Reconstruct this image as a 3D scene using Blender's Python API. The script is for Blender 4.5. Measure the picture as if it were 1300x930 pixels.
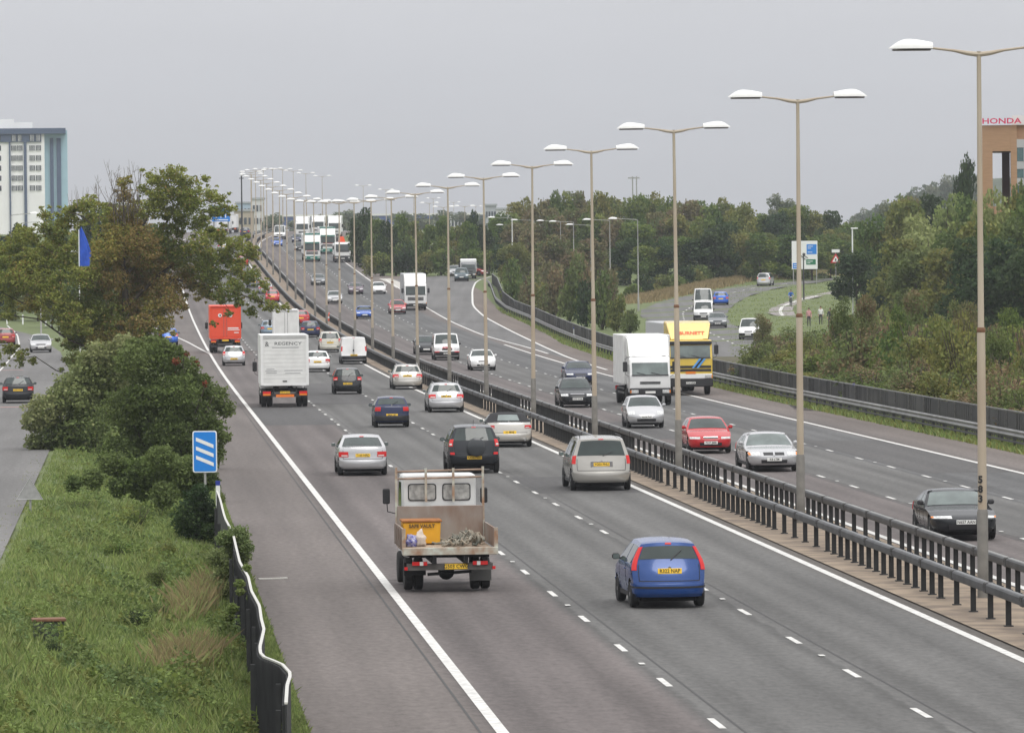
import bpy, bmesh, math, random
import numpy as np
from mathutils import Vector, Matrix, Euler

for _o in list(bpy.data.objects):
    bpy.data.objects.remove(_o)
SC = bpy.context.scene
COL = SC.collection
R = math.radians

# ---------------------------------------------------------------- camera
F = 7150.0                     # focal length in pixels of a 1300 px wide picture
HC = 7.5                       # eye height above the near carriageway
TILT = 0.0056                  # the near carriageway falls away at 0.56 %
PITCH = math.atan((465 - 292) / F)
ROLL = 0.010
cam = bpy.data.cameras.new('camera')
camo = bpy.data.objects.new('camera', cam)
COL.objects.link(camo)
cam.sensor_width = 36.0
cam.lens = 36.0 * F / 1300.0
cam.clip_start = 1.0
cam.clip_end = 30000.0
CM = Matrix.Rotation(math.pi / 2 - PITCH, 4, 'X') @ Matrix.Rotation(-ROLL, 4, 'Z')
camo.matrix_world = Matrix.Translation((0, 0, HC)) @ CM
SC.camera = camo
CR = CM.to_3x3()

# ---------------------------------------------------------------- sky, sun, exposure
SUN_EL, SUN_AZ = R(60), R(160)
w = bpy.data.worlds.new('World')
SC.world = w
w.use_nodes = True
nt = w.node_tree
nt.nodes.clear()
out = nt.nodes.new('ShaderNodeOutputWorld')
bg = nt.nodes.new('ShaderNodeBackground')
sky = nt.nodes.new('ShaderNodeTexSky')
sky.sky_type = 'NISHITA'
sky.sun_disc = False
sky.sun_elevation = SUN_EL
sky.sun_rotation = SUN_AZ
sky.dust_density = 4.0
sky.air_density = 1.0
hsv = nt.nodes.new('ShaderNodeHueSaturation')
hsv.inputs['Saturation'].default_value = 0.25
nt.links.new(sky.outputs[0], hsv.inputs['Color'])
tc = nt.nodes.new('ShaderNodeTexCoord')
sx = nt.nodes.new('ShaderNodeSeparateXYZ')
nt.links.new(tc.outputs['Generated'], sx.inputs[0])
ramp = nt.nodes.new('ShaderNodeValToRGB')      # overcast sky: three times brighter overhead than at the horizon
cr = ramp.color_ramp
cr.elements[0].position = 0.0
cr.elements[0].color = (5.35, 5.42, 5.68, 1)
cr.elements[1].position = 1.0
cr.elements[1].color = (16.0, 16.0, 16.2, 1)
e = cr.elements.new(0.055); e.color = (7.3, 7.35, 7.65, 1)
e = cr.elements.new(0.20); e.color = (8.6, 8.65, 8.9, 1)
nz = nt.nodes.new('ShaderNodeTexNoise')
nz.inputs['Scale'].default_value = 3.0
nz.inputs['Detail'].default_value = 4.0
mp = nt.nodes.new('ShaderNodeMapping')
mp.inputs['Scale'].default_value = (5.0, 5.0, 34.0)
nt.links.new(tc.outputs['Generated'], mp.inputs[0])
nt.links.new(mp.outputs[0], nz.inputs['Vector'])
mr = nt.nodes.new('ShaderNodeMapRange')
mr.inputs['To Min'].default_value = 0.955
mr.inputs['To Max'].default_value = 1.05
nt.links.new(nz.outputs[0], mr.inputs[0])
nt.links.new(sx.outputs['Z'], ramp.inputs[0])
vm = nt.nodes.new('ShaderNodeVectorMath'); vm.operation = 'SCALE'
nt.links.new(ramp.outputs[0], vm.inputs[0])
nt.links.new(mr.outputs[0], vm.inputs['Scale'])
mx = nt.nodes.new('ShaderNodeMix'); mx.data_type = 'RGBA'
mx.inputs[0].default_value = 0.06
nt.links.new(vm.outputs[0], mx.inputs[6])
nt.links.new(hsv.outputs[0], mx.inputs[7])
nt.links.new(mx.outputs[2], bg.inputs[0])
bg.inputs[1].default_value = 0.1
nt.links.new(bg.outputs[0], out.inputs[0])

sl = bpy.data.lights.new('sun', 'SUN')
sl.energy = 1.5
sl.angle = R(38)
sl.color = (1.0, 0.97, 0.92)
so = bpy.data.objects.new('sun', sl)
COL.objects.link(so)
sd = Vector((math.sin(SUN_AZ) * math.cos(SUN_EL), math.cos(SUN_AZ) * math.cos(SUN_EL), math.sin(SUN_EL)))
so.rotation_euler = (-sd).to_track_quat('-Z', 'Y').to_euler()
so.location = (0, -50, 80)
SC.view_settings.view_transform = 'Standard'
SC.view_settings.look = 'None'
SC.view_settings.exposure = 0.05
SC.view_settings.gamma = 1.0
SC.view_settings.use_curve_mapping = False
SC.cycles.volume_bounces = 0
SC.cycles.max_bounces = 6
SC.cycles.transparent_max_bounces = 8

# ---------------------------------------------------------------- the lie of the land
_ZY = [0, 350, 400, 450, 500, 550, 600, 650, 700, 750, 800, 850, 900, 950, 1000, 1050, 1100, 1150, 1200, 1300, 1400, 1600, 2000, 2600, 9000]
_ZZ = [0, 0, .13, .42, .85, 1.4, 2.05, 3.0, 4.2, 5.5, 6.9, 8.3, 9.7, 11.0, 12.2, 13.2, 13.9, 14.1, 14.0, 13.5, 13.1, 12.7, 14.5, 18.2, 54.0]
_CY = [0, 915, 949, 985, 1020, 1056, 1092, 1128, 1163, 1200, 1236, 1271, 1400, 1500, 1600, 2000, 9000]
_CX = [18.9, -41.9, -43.6, -44.2, -44.3, -44.2, -43.8, -43.0, -41.9, -39.6, -36.8, -33.8, -22.5, -13, -4, 40, 900]
_yy = np.arange(0, 9000, 5.0)
def _sm(a, n):
    p = np.pad(a, (n, n), mode='edge')
    return np.convolve(p, np.ones(2 * n + 1) / (2 * n + 1), mode='valid')
_zt = _sm(np.interp(_yy, _ZY, _ZZ), 6)
_ct = _sm(np.interp(_yy, _CY, _CX), 5)
_ct[:150] = np.interp(_yy[:150], _CY, _CX)
def zr(Y): return float(np.interp(Y, _yy, _zt))
def G(Y): return zr(Y) - TILT * Y              # height of the carriageways at distance Y
def cx(Y): return float(np.interp(Y, _yy, _ct))  # centre line of the motorway
def heading(Y):
    return math.atan2(-(cx(Y + 4) - cx(Y - 4)), 8.0)  # rotation about z of something pointing away along the road
def ray(px, py):
    return CR @ Vector(((px - 650) / F, (465 - py) / F, -1.0))
def at(px, py, dz=0.0):
    """the point of the ground seen at this place of the picture"""
    d = ray(px, py)
    Y, prev = 60.0, None
    while Y < 2600:
        z = HC + d.z / d.y * Y
        g = G(Y) + dz
        if z <= g:
            lo, hi = Y - 5, Y
            for _ in range(20):
                m = (lo + hi) / 2
                if HC + d.z / d.y * m <= G(m) + dz: hi = m
                else: lo = m
            Y = hi
            break
        Y += 5.0
    return Vector((d.x / d.y * Y, Y, G(Y) + dz))
def atd(px, py, Y):
    d = ray(px, py)
    return Vector((d.x / d.y * Y, Y, HC + d.z / d.y * Y))
def sc_at(Y): return F / Y                     # pixels per metre

# ---------------------------------------------------------------- helpers
def tag(o, label=None, cat=None, group=None, kind=None):
    if label: o['label'] = label
    if cat: o['category'] = cat
    if group: o['group'] = group
    if kind: o['kind'] = kind
    return o
def empty(name, loc=(0, 0, 0), rz=0.0, **k):
    o = bpy.data.objects.new(name, None)
    COL.objects.link(o)
    o.location = loc
    o.rotation_euler = (0, 0, rz)
    o.empty_display_size = 0.3
    return tag(o, **k)
def link(name, me, parent=None, loc=None, rot=None):
    o = bpy.data.objects.new(name, me)
    COL.objects.link(o)
    if parent is not None: o.parent = parent
    if loc is not None: o.location = loc
    if rot is not None: o.rotation_euler = rot
    return o
def mesh_from(name, V, Fc, mats, mi=None, smooth=False, uv=None):
    me = bpy.data.meshes.new(name)
    me.from_pydata([tuple(v) for v in V], [], [tuple(f) for f in Fc])
    if not isinstance(mats, (list, tuple)): mats = [mats]
    for m in mats: me.materials.append(m)
    if mi is not None: me.polygons.foreach_set('material_index', list(mi))
    if smooth: me.polygons.foreach_set('use_smooth', [True] * len(me.polygons))
    if uv is not None:
        l = me.uv_layers.new(name='uv')
        for lp in me.loops: l.data[lp.index].uv = uv[lp.vertex_index]
    me.update()
    return me
def nmesh(name, V, Fq, mats, mi=None, smooth=False):
    """fast mesh from numpy quads or triangles"""
    V = np.asarray(V, dtype=np.float32); Fq = np.asarray(Fq, dtype=np.int32)
    me = bpy.data.meshes.new(name)
    n, k = Fq.shape
    me.vertices.add(len(V)); me.vertices.foreach_set('co', V.ravel())
    me.loops.add(n * k); me.loops.foreach_set('vertex_index', Fq.ravel())
    me.polygons.add(n); me.polygons.foreach_set('loop_start', np.arange(0, n * k, k, dtype=np.int32))
    if not isinstance(mats, (list, tuple)): mats = [mats]
    for m in mats: me.materials.append(m)
    if mi is not None: me.polygons.foreach_set('material_index', np.asarray(mi, dtype=np.int32))
    if smooth: me.polygons.foreach_set('use_smooth', np.ones(n, dtype=bool))
    me.update(calc_edges=True)
    return me
class MB:
    """collects boxes, bars, tubes and lathes and links them as one mesh object"""
    def __init__(s): s.V = []; s.F = []; s.sm = []
    def add(s, V, Fc, M=None, smooth=False):
        b = len(s.V)
        for v in V:
            v = Vector(v)
            if M is not None: v = M @ v
            s.V.append(v)
        for f in Fc: s.F.append(tuple(i + b for i in f)); s.sm.append(smooth)
        return s
    def box(s, c, d, M=None, tx=1.0, ty=1.0, bev=0.0):
        x, y, z = d[0] / 2, d[1] / 2, d[2] / 2
        if bev > 0:
            b = min(bev, x * .9, y * .9, z * .9)
            V = []
            for k, (zz, sx_, sy_) in enumerate([(-z, x - b, y - b), (-z + b, x, y), (z - b, x * tx, y * ty), (z, (x - b) * tx, (y - b) * ty)]):
                bb = b
                for (px, py) in ((-sx_, -sy_ + bb), (-sx_ + bb, -sy_), (sx_ - bb, -sy_), (sx_, -sy_ + bb), (sx_, sy_ - bb), (sx_ - bb, sy_), (-sx_ + bb, sy_), (-sx_, sy_ - bb)):
                    V.append((c[0] + px, c[1] + py, c[2] + zz))
            Fc = [tuple(range(7, -1, -1)), tuple(range(24, 32))]
            for k in range(3):
                for i in range(8):
                    j = (i + 1) % 8
                    Fc.append((k * 8 + i, k * 8 + j, k * 8 + 8 + j, k * 8 + 8 + i))
            return s.add(V, Fc, M)
        V = [(c[0] + a * x * (tx if q > 0 else 1), c[1] + b_ * y * (ty if q > 0 else 1), c[2] + q * z) for q in (-1, 1) for a, b_ in ((-1, -1), (1, -1), (1, 1), (-1, 1))]
        Fc = [(3, 2, 1, 0), (4, 5, 6, 7), (0, 1, 5, 4), (1, 2, 6, 5), (2, 3, 7, 6), (3, 0, 4, 7)]
        return s.add(V, Fc, M)
    def tube(s, p, r, n=8, M=None, cap=True):
        p = [Vector(a) for a in p]
        if not isinstance(r, (list, tuple)): r = [r] * len(p)
        V = []
        for i, a in enumerate(p):
            t = (p[min(i + 1, len(p) - 1)] - p[max(i - 1, 0)]).normalized()
            u = t.cross(Vector((0, 0, 1)))
            if u.length < 1e-3: u = t.cross(Vector((0, 1, 0)))
            u.normalize(); v = t.cross(u)
            for k in range(n):
                an = 2 * math.pi * k / n
                V.append(a + (u * math.cos(an) + v * math.sin(an)) * r[i])
        Fc = []
        for i in range(len(p) - 1):
            for k in range(n):
                j = (k + 1) % n
                Fc.append((i * n + k, i * n + n + k, i * n + n + j, i * n + j))
        if cap: Fc += [tuple(range(n)), tuple(range((len(p)) * n - 1, (len(p) - 1) * n - 1, -1))]
        return s.add(V, Fc, M, smooth=n > 4)
    def lathe(s, prof, n=16, M=None, axis='Z'):
        """prof = (radius, height) pairs"""
        V = []
        for (r, h) in prof:
            for k in range(n):
                an = 2 * math.pi * k / n
                a, b = r * math.cos(an), r * math.sin(an)
                V.append({'Z': (a, b, h), 'X': (h, a, b), 'Y': (b, h, a)}[axis])
        Fc = []
        for i in range(len(prof) - 1):
            for k in range(n):
                j = (k + 1) % n
                Fc.append((i * n + k, i * n + j, i * n + n + j, i * n + n + k))
        Fc += [tuple(range(n - 1, -1, -1)), tuple(range((len(prof) - 1) * n, len(prof) * n))]
        return s.add(V, Fc, M, smooth=True)
    def prism(s, poly, d0, d1, axis='X', M=None):
        """extrude a 2-D outline; axis X: outline is (y,z)"""
        n = len(poly)
        V = []
        for d in (d0, d1):
            for (a, b) in poly:
                V.append({'X': (d, a, b), 'Y': (a, d, b), 'Z': (a, b, d)}[axis])
        Fc = [tuple(range(n - 1, -1, -1)), tuple(range(n, 2 * n))]
        for i in range(n):
            j = (i + 1) % n
            Fc.append((i, j, n + j, n + i))
        return s.add(V, Fc, M)
    def mesh(s, name, m, fix=True):
        me = bpy.data.meshes.new(name)
        me.from_pydata([tuple(v) for v in s.V], [], s.F)
        for x in (m if isinstance(m, (list, tuple)) else [m]): me.materials.append(x)
        if fix:
            bm = bmesh.new(); bm.from_mesh(me)
            bmesh.ops.recalc_face_normals(bm, faces=bm.faces)
            bm.to_mesh(me); bm.free()
        me.polygons.foreach_set('use_smooth', s.sm)
        if any(s.sm):
            try: me.set_sharp_from_angle(angle=R(42))
            except Exception: pass
        me.update()
        return me
    def build(s, name, m, parent=None, loc=None, rot=None, **k):
        return tag(link(name, s.mesh(name, m), parent, loc, rot), **k)

# ---------------------------------------------------------------- materials
MATS = {}
def mat(name, col, rough=0.6, metal=0.0, spec=0.5, noise=0.0, nscale=8.0, emis=None, estr=1.0, coat=0.0, col2=None, bump=0.0, trans=0.0, obj=False, stretch=None):
    if name in MATS: return MATS[name]
    m = bpy.data.materials.new(name)
    m.use_nodes = True
    n = m.node_tree; b = n.nodes['Principled BSDF']
    b.inputs['Base Color'].default_value = (*col, 1)
    b.inputs['Roughness'].default_value = rough
    b.inputs['Metallic'].default_value = metal
    b.inputs['Specular IOR Level'].default_value = spec
    if coat: b.inputs['Coat Weight'].default_value = coat; b.inputs['Coat Roughness'].default_value = 0.05
    t = n.nodes.new('ShaderNodeTexCoord')
    src = t.outputs['Object']
    if stretch:
        mm = n.nodes.new('ShaderNodeMapping'); mm.inputs['Scale'].default_value = stretch
        n.links.new(src, mm.inputs[0]); src = mm.outputs[0]
    z = n.nodes.new('ShaderNodeTexNoise'); z.inputs['Scale'].default_value = nscale; z.inputs['Detail'].default_value = 5
    n.links.new(src, z.inputs['Vector'])
    rp = n.nodes.new('ShaderNodeValToRGB')
    c2 = col2 or tuple(c * (1 - noise) for c in col)
    rp.color_ramp.elements[0].position = .35; rp.color_ramp.elements[1].position = .65
    rp.color_ramp.elements[0].color = (*c2, 1); rp.color_ramp.elements[1].color = (*col, 1)
    n.links.new(z.outputs[0], rp.inputs[0])
    n.links.new(rp.outputs[0], b.inputs['Base Color'])
    if bump:
        bp = n.nodes.new('ShaderNodeBump'); bp.inputs['Strength'].default_value = bump; bp.inputs['Distance'].default_value = .02
        n.links.new(z.outputs[0], bp.inputs['Height']); n.links.new(bp.outputs[0], b.inputs['Normal'])
    if emis:
        b.inputs['Emission Color'].default_value = (*emis, 1); b.inputs['Emission Strength'].default_value = estr
    MATS[name] = m
    return m
def leaf_mat(name, col, var=0.3, hue=0.012):
    if name in MATS: return MATS[name]
    m = bpy.data.materials.new(name); m.use_nodes = True
    n = m.node_tree; b = n.nodes['Principled BSDF']
    b.inputs['Roughness'].default_value = 0.7
    b.inputs['Specular IOR Level'].default_value = 0.15
    oi = n.nodes.new('ShaderNodeObjectInfo'); ge = n.nodes.new('ShaderNodeNewGeometry')
    t = n.nodes.new('ShaderNodeTexCoord'); z = n.nodes.new('ShaderNodeTexNoise'); z.inputs['Scale'].default_value = 0.55; z.inputs['Detail'].default_value = 3
    n.links.new(ge.outputs['Position'], z.inputs['Vector'])
    h = n.nodes.new('ShaderNodeHueSaturation'); h.inputs['Color'].default_value = (*col, 1)
    a = n.nodes.new('ShaderNodeMath'); a.operation = 'ADD'
    r1 = n.nodes.new('ShaderNodeMapRange'); r1.inputs['To Min'].default_value = 0.5 - hue; r1.inputs['To Max'].default_value = 0.5 + hue
    n.links.new(oi.outputs['Random'], r1.inputs[0]); n.links.new(r1.outputs[0], h.inputs['Hue'])
    r2 = n.nodes.new('ShaderNodeMapRange'); r2.inputs['To Min'].default_value = 1 - var; r2.inputs['To Max'].default_value = 1 + var
    n.links.new(ge.outputs['Random Per Island'], a.inputs[0]); n.links.new(z.outputs[0], a.inputs[1])
    r2.inputs['From Max'].default_value = 1.6; r2.inputs['From Min'].default_value = .3
    n.links.new(a.outputs[0], r2.inputs[0]); n.links.new(r2.outputs[0], h.inputs['Value'])
    n.links.new(h.outputs[0], b.inputs['Base Color'])
    tr = n.nodes.new('ShaderNodeBsdfTranslucent'); n.links.new(h.outputs[0], tr.inputs[0])
    ms = n.nodes.new('ShaderNodeMixShader'); ms.inputs[0].default_value = 0.34
    n.links.new(b.outputs[0], ms.inputs[1]); n.links.new(tr.outputs[0], ms.inputs[2])
    n.links.new(ms.outputs[0], n.nodes['Material Output'].inputs[0])
    MATS[name] = m
    return m
_fc = {}
def text(name, s, size, m, parent=None, loc=(0, 0, 0), rot=(0, 0, 0), ext=0.002, align='CENTER', wide=1.0, bold=0.0):
    c = bpy.data.curves.new(name, 'FONT')
    c.body = s; c.size = size; c.extrude = ext; c.align_x = align; c.align_y = 'CENTER'; c.resolution_u = 2
    c.offset = bold
    o = bpy.data.objects.new(name, c); COL.objects.link(o)
    dg = bpy.context.evaluated_depsgraph_get()
    me = bpy.data.meshes.new_from_object(o.evaluated_get(dg))
    bpy.data.objects.remove(o); bpy.data.curves.remove(c)
    me.materials.clear(); me.materials.append(m)
    me.transform(Matrix.Diagonal((wide, 1, 1, 1)))
    return link(name, me, parent, loc, rot)
# ---------------------------------------------------------------- ground and roads
def asphalt(name, lanes, base, red=None, rough=0.85):
    """road material: u = metres across from the centre line, v = metres along"""
    m = bpy.data.materials.new(name); m.use_nodes = True
    n = m.node_tree; b = n.nodes['Principled BSDF']
    b.inputs['Roughness'].default_value = rough; b.inputs['Specular IOR Level'].default_value = 0.25
    uv = n.nodes.new('ShaderNodeUVMap'); uv.uv_map = 'uv'
    sp = n.nodes.new('ShaderNodeSeparateXYZ'); n.links.new(uv.outputs[0], sp.inputs[0])
    # colour by lane
    mr = n.nodes.new('ShaderNodeMapRange'); mr.inputs['From Min'].default_value = lanes[0][0]; mr.inputs['From Max'].default_value = lanes[-1][0]
    wob = n.nodes.new('ShaderNodeTexNoise'); wob.inputs['Scale'].default_value = 0.6
    n.links.new(uv.outputs[0], wob.inputs['Vector'])
    wm = n.nodes.new('ShaderNodeMath'); wm.operation = 'MULTIPLY_ADD'; wm.inputs[1].default_value = 0.3; n.links.new(wob.outputs[0], wm.inputs[0]); n.links.new(sp.outputs[0], wm.inputs[2])
    n.links.new(wm.outputs[0], mr.inputs[0])
    rp = n.nodes.new('ShaderNodeValToRGB'); cr = rp.color_ramp; cr.interpolation = 'LINEAR'
    t0, t1 = lanes[0][0], lanes[-1][0]
    while len(cr.elements) > 1: cr.elements.remove(cr.elements[0])
    first = True
    for (t, c) in lanes:
        p = (t - t0) / (t1 - t0)
        if first: cr.elements[0].position = p; cr.elements[0].color = (*c, 1); first = False
        else: e = cr.elements.new(p); e.color = (*c, 1)
    n.links.new(mr.outputs[0], rp.inputs[0])
    # patches of resurfacing along the road, streaks of wear, fine grain
    mp = n.nodes.new('ShaderNodeMapping'); mp.inputs['Scale'].default_value = (0.9, 0.022, 1); n.links.new(uv.outputs[0], mp.inputs[0])
    n1 = n.nodes.new('ShaderNodeTexNoise'); n1.inputs['Scale'].default_value = 1.0; n1.inputs['Detail'].default_value = 4; n.links.new(mp.outputs[0], n1.inputs['Vector'])
    mp2 = n.nodes.new('ShaderNodeMapping'); mp2.inputs['Scale'].default_value = (3.2, 1.1, 1); n.links.new(uv.outputs[0], mp2.inputs[0])
    n2 = n.nodes.new('ShaderNodeTexNoise'); n2.inputs['Scale'].default_value = 2.0; n2.inputs['Detail'].default_value = 6; n2.inputs['Roughness'].default_value = .7; n.links.new(mp2.outputs[0], n2.inputs['Vector'])
    mp3 = n.nodes.new('ShaderNodeMapping'); mp3.inputs['Scale'].default_value = (0.02, 0.045, 1); n.links.new(uv.outputs[0], mp3.inputs[0])
    n3 = n.nodes.new('ShaderNodeTexNoise'); n3.inputs['Scale'].default_value = 1.0; n3.inputs['Detail'].default_value = 2; n.links.new(mp3.outputs[0], n3.inputs['Vector'])
    def rng(src, a, b_):
        r = n.nodes.new('ShaderNodeMapRange'); r.inputs['From Min'].default_value = .3; r.inputs['From Max'].default_value = .7
        r.inputs['To Min'].default_value = a; r.inputs['To Max'].default_value = b_; n.links.new(src, r.inputs[0]); return r.outputs[0]
    def mul(a, b_):
        q = n.nodes.new('ShaderNodeMath'); q.operation = 'MULTIPLY'; n.links.new(a, q.inputs[0]); n.links.new(b_, q.inputs[1]); return q.outputs[0]
    k = mul(mul(rng(n1.outputs[0], .84, 1.13), rng(n2.outputs[0], .74, 1.26)), rng(n3.outputs[0], .86, 1.1))
    v = n.nodes.new('ShaderNodeVectorMath'); v.operation = 'SCALE'; n.links.new(rp.outputs[0], v.inputs[0]); n.links.new(k, v.inputs['Scale'])
    n.links.new(v.outputs[0], b.inputs['Base Color'])
    bp = n.nodes.new('ShaderNodeBump'); bp.inputs['Strength'].default_value = .25; bp.inputs['Distance'].default_value = .01
    n.links.new(n2.outputs[0], bp.inputs['Height']); n.links.new(bp.outputs[0], b.inputs['Normal'])
    return m

GR = (0.122, 0.120, 0.116)      # worn grey asphalt
GD = (0.108, 0.108, 0.108)
RD = (0.131, 0.115, 0.111)      # pinkish granite chippings in lane one
SH = (0.141, 0.124, 0.116)      # dusty hard shoulder
WT = (0.70, 0.69, 0.66)

def wheel(t0, c):               # a lane: wheel tracks polished darker, paler between
    d = tuple(x * .80 for x in c); l = tuple(x * 1.10 for x in c); o = tuple(x * .93 for x in c)
    return [(t0 + .12, tuple(x * .7 for x in c)), (t0 + .2, l), (t0 + .85, d), (t0 + 1.35, l), (t0 + 1.78, o), (t0 + 2.2, l), (t0 + 2.7, d), (t0 + 3.35, l)]
def lanes(ts, cols):
    out = []
    for t, c in zip(ts, cols): out += wheel(t, c)
    return out
LT = [-2.5, -6.05, -9.6, -13.15]
RT = [1.1, 4.6, 8.1, 11.7]
mL = asphalt('asphalt_outbound', [(-18, SH), (-13.3, SH)] + lanes([-13.15, -9.6, -6.05], [RD, GR, GR]) + [(-2.2, (.11, .10, .09)), (-.9, (.09, .078, .066))], GR)
mR = asphalt('asphalt_inbound', [(.2, (.11, .095, .08)), (.9, GR)] + lanes([1.1, 4.6, 8.1], [RD, GR, GD]) + [(11.9, SH), (15.6, (.15, .125, .11))], GR)
mS = asphalt('asphalt_side', [(-40, (.165, .16, .155)), (0, (.14, .137, .135)), (60, (.15, .147, .143))], GR)
mW = mat('road_paint', WT, .6, noise=.30, nscale=5.0)
mWd = mat('road_paint_worn', (.55, .53, .48), .7, noise=.35, nscale=5.0)
mPink = mat('rumble_bar_red', (.45, .17, .14), .8, noise=.3, nscale=2.0)
mGravel = mat('median_gravel', (.30, .235, .17), .95, col2=(.16, .125, .095), nscale=1.2, bump=.4)
mGround = mat('ground_grass', (.125, .160, .050), .95, col2=(.090, .115, .038), nscale=1.3, bump=.4)

YS = list(np.concatenate([np.arange(60, 400, 10), np.arange(400, 1300, 10), np.arange(1300, 2600, 50)]))
def road(name, fa, fb, m, ys, dz, nx=6, kind='structure', parent=None, edge=0.0):
    """sheet between the offsets fa(Y) and fb(Y) from the centre line"""
    V, uv, Fc = [], [], []
    for Y in ys:
        a, b = fa(Y), fb(Y)
        for i in range(nx + 1):
            t = a + (b - a) * i / nx
            V.append((cx(Y) + t, Y, G(Y) + dz)); uv.append((t, Y))
    n = nx + 1
    for j in range(len(ys) - 1):
        for i in range(nx):
            Fc.append((j * n + i, j * n + i + 1, j * n + n + i + 1, j * n + n + i))
    o = link(name, mesh_from(name, V, Fc, m, uv=uv), parent)
    if kind and parent is None: o['kind'] = kind
    return o
K = lambda c: (lambda Y: c)
def sheet_px(name, left, right, m, dz, n=40, nx=4, parent=None, kind='structure', dz_ground=0.0):
    """sheet whose two edges run along the ground"""
    def res(pts):
        pts = [p if isinstance(p, Vector) else at(*p) for p in pts]
        L = [0]
        for a, b in zip(pts, pts[1:]): L.append(L[-1] + (b - a).length)
        u = np.linspace(0, L[-1], n)
        return [(float(np.interp(q, L, [p.x for p in pts])), float(np.interp(q, L, [p.y for p in pts]))) for q in u]
    A, B = res(left), res(right)
    V, uv, Fc = [], [], []
    for a, b in zip(A, B):
        for i in range(nx + 1):
            f = i / nx
            x, y = a[0] + (b[0] - a[0]) * f, a[1] + (b[1] - a[1]) * f
            V.append((x, y, G(y) + dz)); uv.append((x, y))
    for j in range(n - 1):
        for i in range(nx):
            s = j * (nx + 1) + i
            Fc.append((s, s + 1, s + nx + 2, s + nx + 1))
    o = link(name, mesh_from(name, V, Fc, m, uv=uv), parent)
    if kind and parent is None: o['kind'] = kind
    return o
def line_px(name, pts, wd, m, dz, parent, n=60, V_=None):
    pts = [p if isinstance(p, Vector) else at(*p) for p in pts]
    L = [0]
    for a, b in zip(pts, pts[1:]): L.append(L[-1] + (b - a).length)
    u = np.linspace(0, L[-1], n)
    X = _sm(np.interp(u, L, [p.x for p in pts]), 2); Y = _sm(np.interp(u, L, [p.y for p in pts]), 2)
    V, Fc = [], []
    for i in range(n):
        a, b = max(i - 1, 0), min(i + 1, n - 1)
        d = Vector((X[b] - X[a], Y[b] - Y[a])).normalized()
        q = Vector((-d.y, d.x)) * wd / 2
        for s in (-1, 1): V.append((X[i] + q.x * s, Y[i] + q.y * s, G(Y[i]) + dz))
    for i in range(n - 1): Fc.append((2 * i, 2 * i + 1, 2 * i + 3, 2 * i + 2))
    return link(name, mesh_from(name, V, Fc, m), parent)

# ground: one sheet to the horizon, finer where the roads climb
gy = list(np.arange(-60, 1300, 10)) + list(np.arange(1300, 2600, 50)) + [2800, 3200, 4000]
gx = [-1500, -600, -300, -150, -90, -60, -45, -35, -28, -22, -16, -10, -4, 2, 8, 14, 20, 26, 34, 45, 60, 90, 150, 300, 600, 1500]
rnd = random.Random(5)
V, Fc = [], []
for Y in gy:
    for X in gx:
        t = X - cx(max(Y, 0))
        z = G(max(Y, 0)) - 0.05
        z -= 1.1 * float(np.interp(t, [-60, -38, -13, -10], [0, 1, 1, 0])) * float(np.interp(Y, [430, 500], [1, 0]))   # room for the lower strip beyond the fence
        if t > 26: z += .08 * math.sin(Y * .31 + X * .5)
        V.append((X, Y, z))
n = len(gx)
for j in range(len(gy) - 1):
    for i in range(n - 1): Fc.append((j * n + i, j * n + i + 1, j * n + n + i + 1, j * n + n + i))
tag(link('ground', mesh_from('ground', V, Fc, mGround, smooth=True)), kind='structure')

def strip_z(t, Y):              # grass strip: low at the fence, rising to the service road
    return float(np.interp(t, [-24.5, -22.3, -20, -16.7], [-.10, -.06, -.30, -.58])) + .05 * math.sin(Y * .31 + t * 1.7) + .03 * math.sin(Y * .9 - t)
V, Fc = [], []
_ys = list(np.arange(60, 500, 3.0)); _ts = [-31, -28, -25, -23.2, -22.3, -21.6, -20.8, -20, -19.2, -18.4, -17.6, -17.0, -16.6, -16.1]
for Y in _ys:
    for t in _ts:
        zz = strip_z(max(t, -24.5), Y) if t > -23 else -.12
        if t > -16.3: zz = -.06
        V.append((cx(Y) + t, Y, G(Y) + zz))
n = len(_ts)
for j in range(len(_ys) - 1):
    for i in range(n - 1): Fc.append((j * n + i, j * n + i + 1, j * n + n + i + 1, j * n + n + i))
tag(link('grass_strip_ground', mesh_from('grass_strip_ground', V, Fc, mGround, smooth=True)), kind='structure')
def left_edge(Y):               # outbound hard shoulder, widening into the exit slip road
    return -16.2 - float(np.interp(Y, [0, 400, 440, 480, 520, 620, 760, 900], [0, 0, .6, 2.4, 4.6, 7.5, 12, 18]))
def right_edge(Y):
    return float(np.interp(Y, [0, 300, 400, 470, 520, 600, 690, 745, 760, 1200], [14.6, 14.7, 15.6, 16.6, 18.6, 20, 23.3, 23.8, 14.8, 14.6]))
ysn = [y for y in YS if y <= 1250]
road_out = road('road_outbound', left_edge, K(-1.15), mL, ysn, 0.0, nx=8)
road_in = road('road_inbound', K(.75), right_edge, mR, ysn, 0.0, nx=8)
med = road('central_reserve', K(-2.12), K(.86), mGravel, ysn, 0.03, nx=3)

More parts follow.
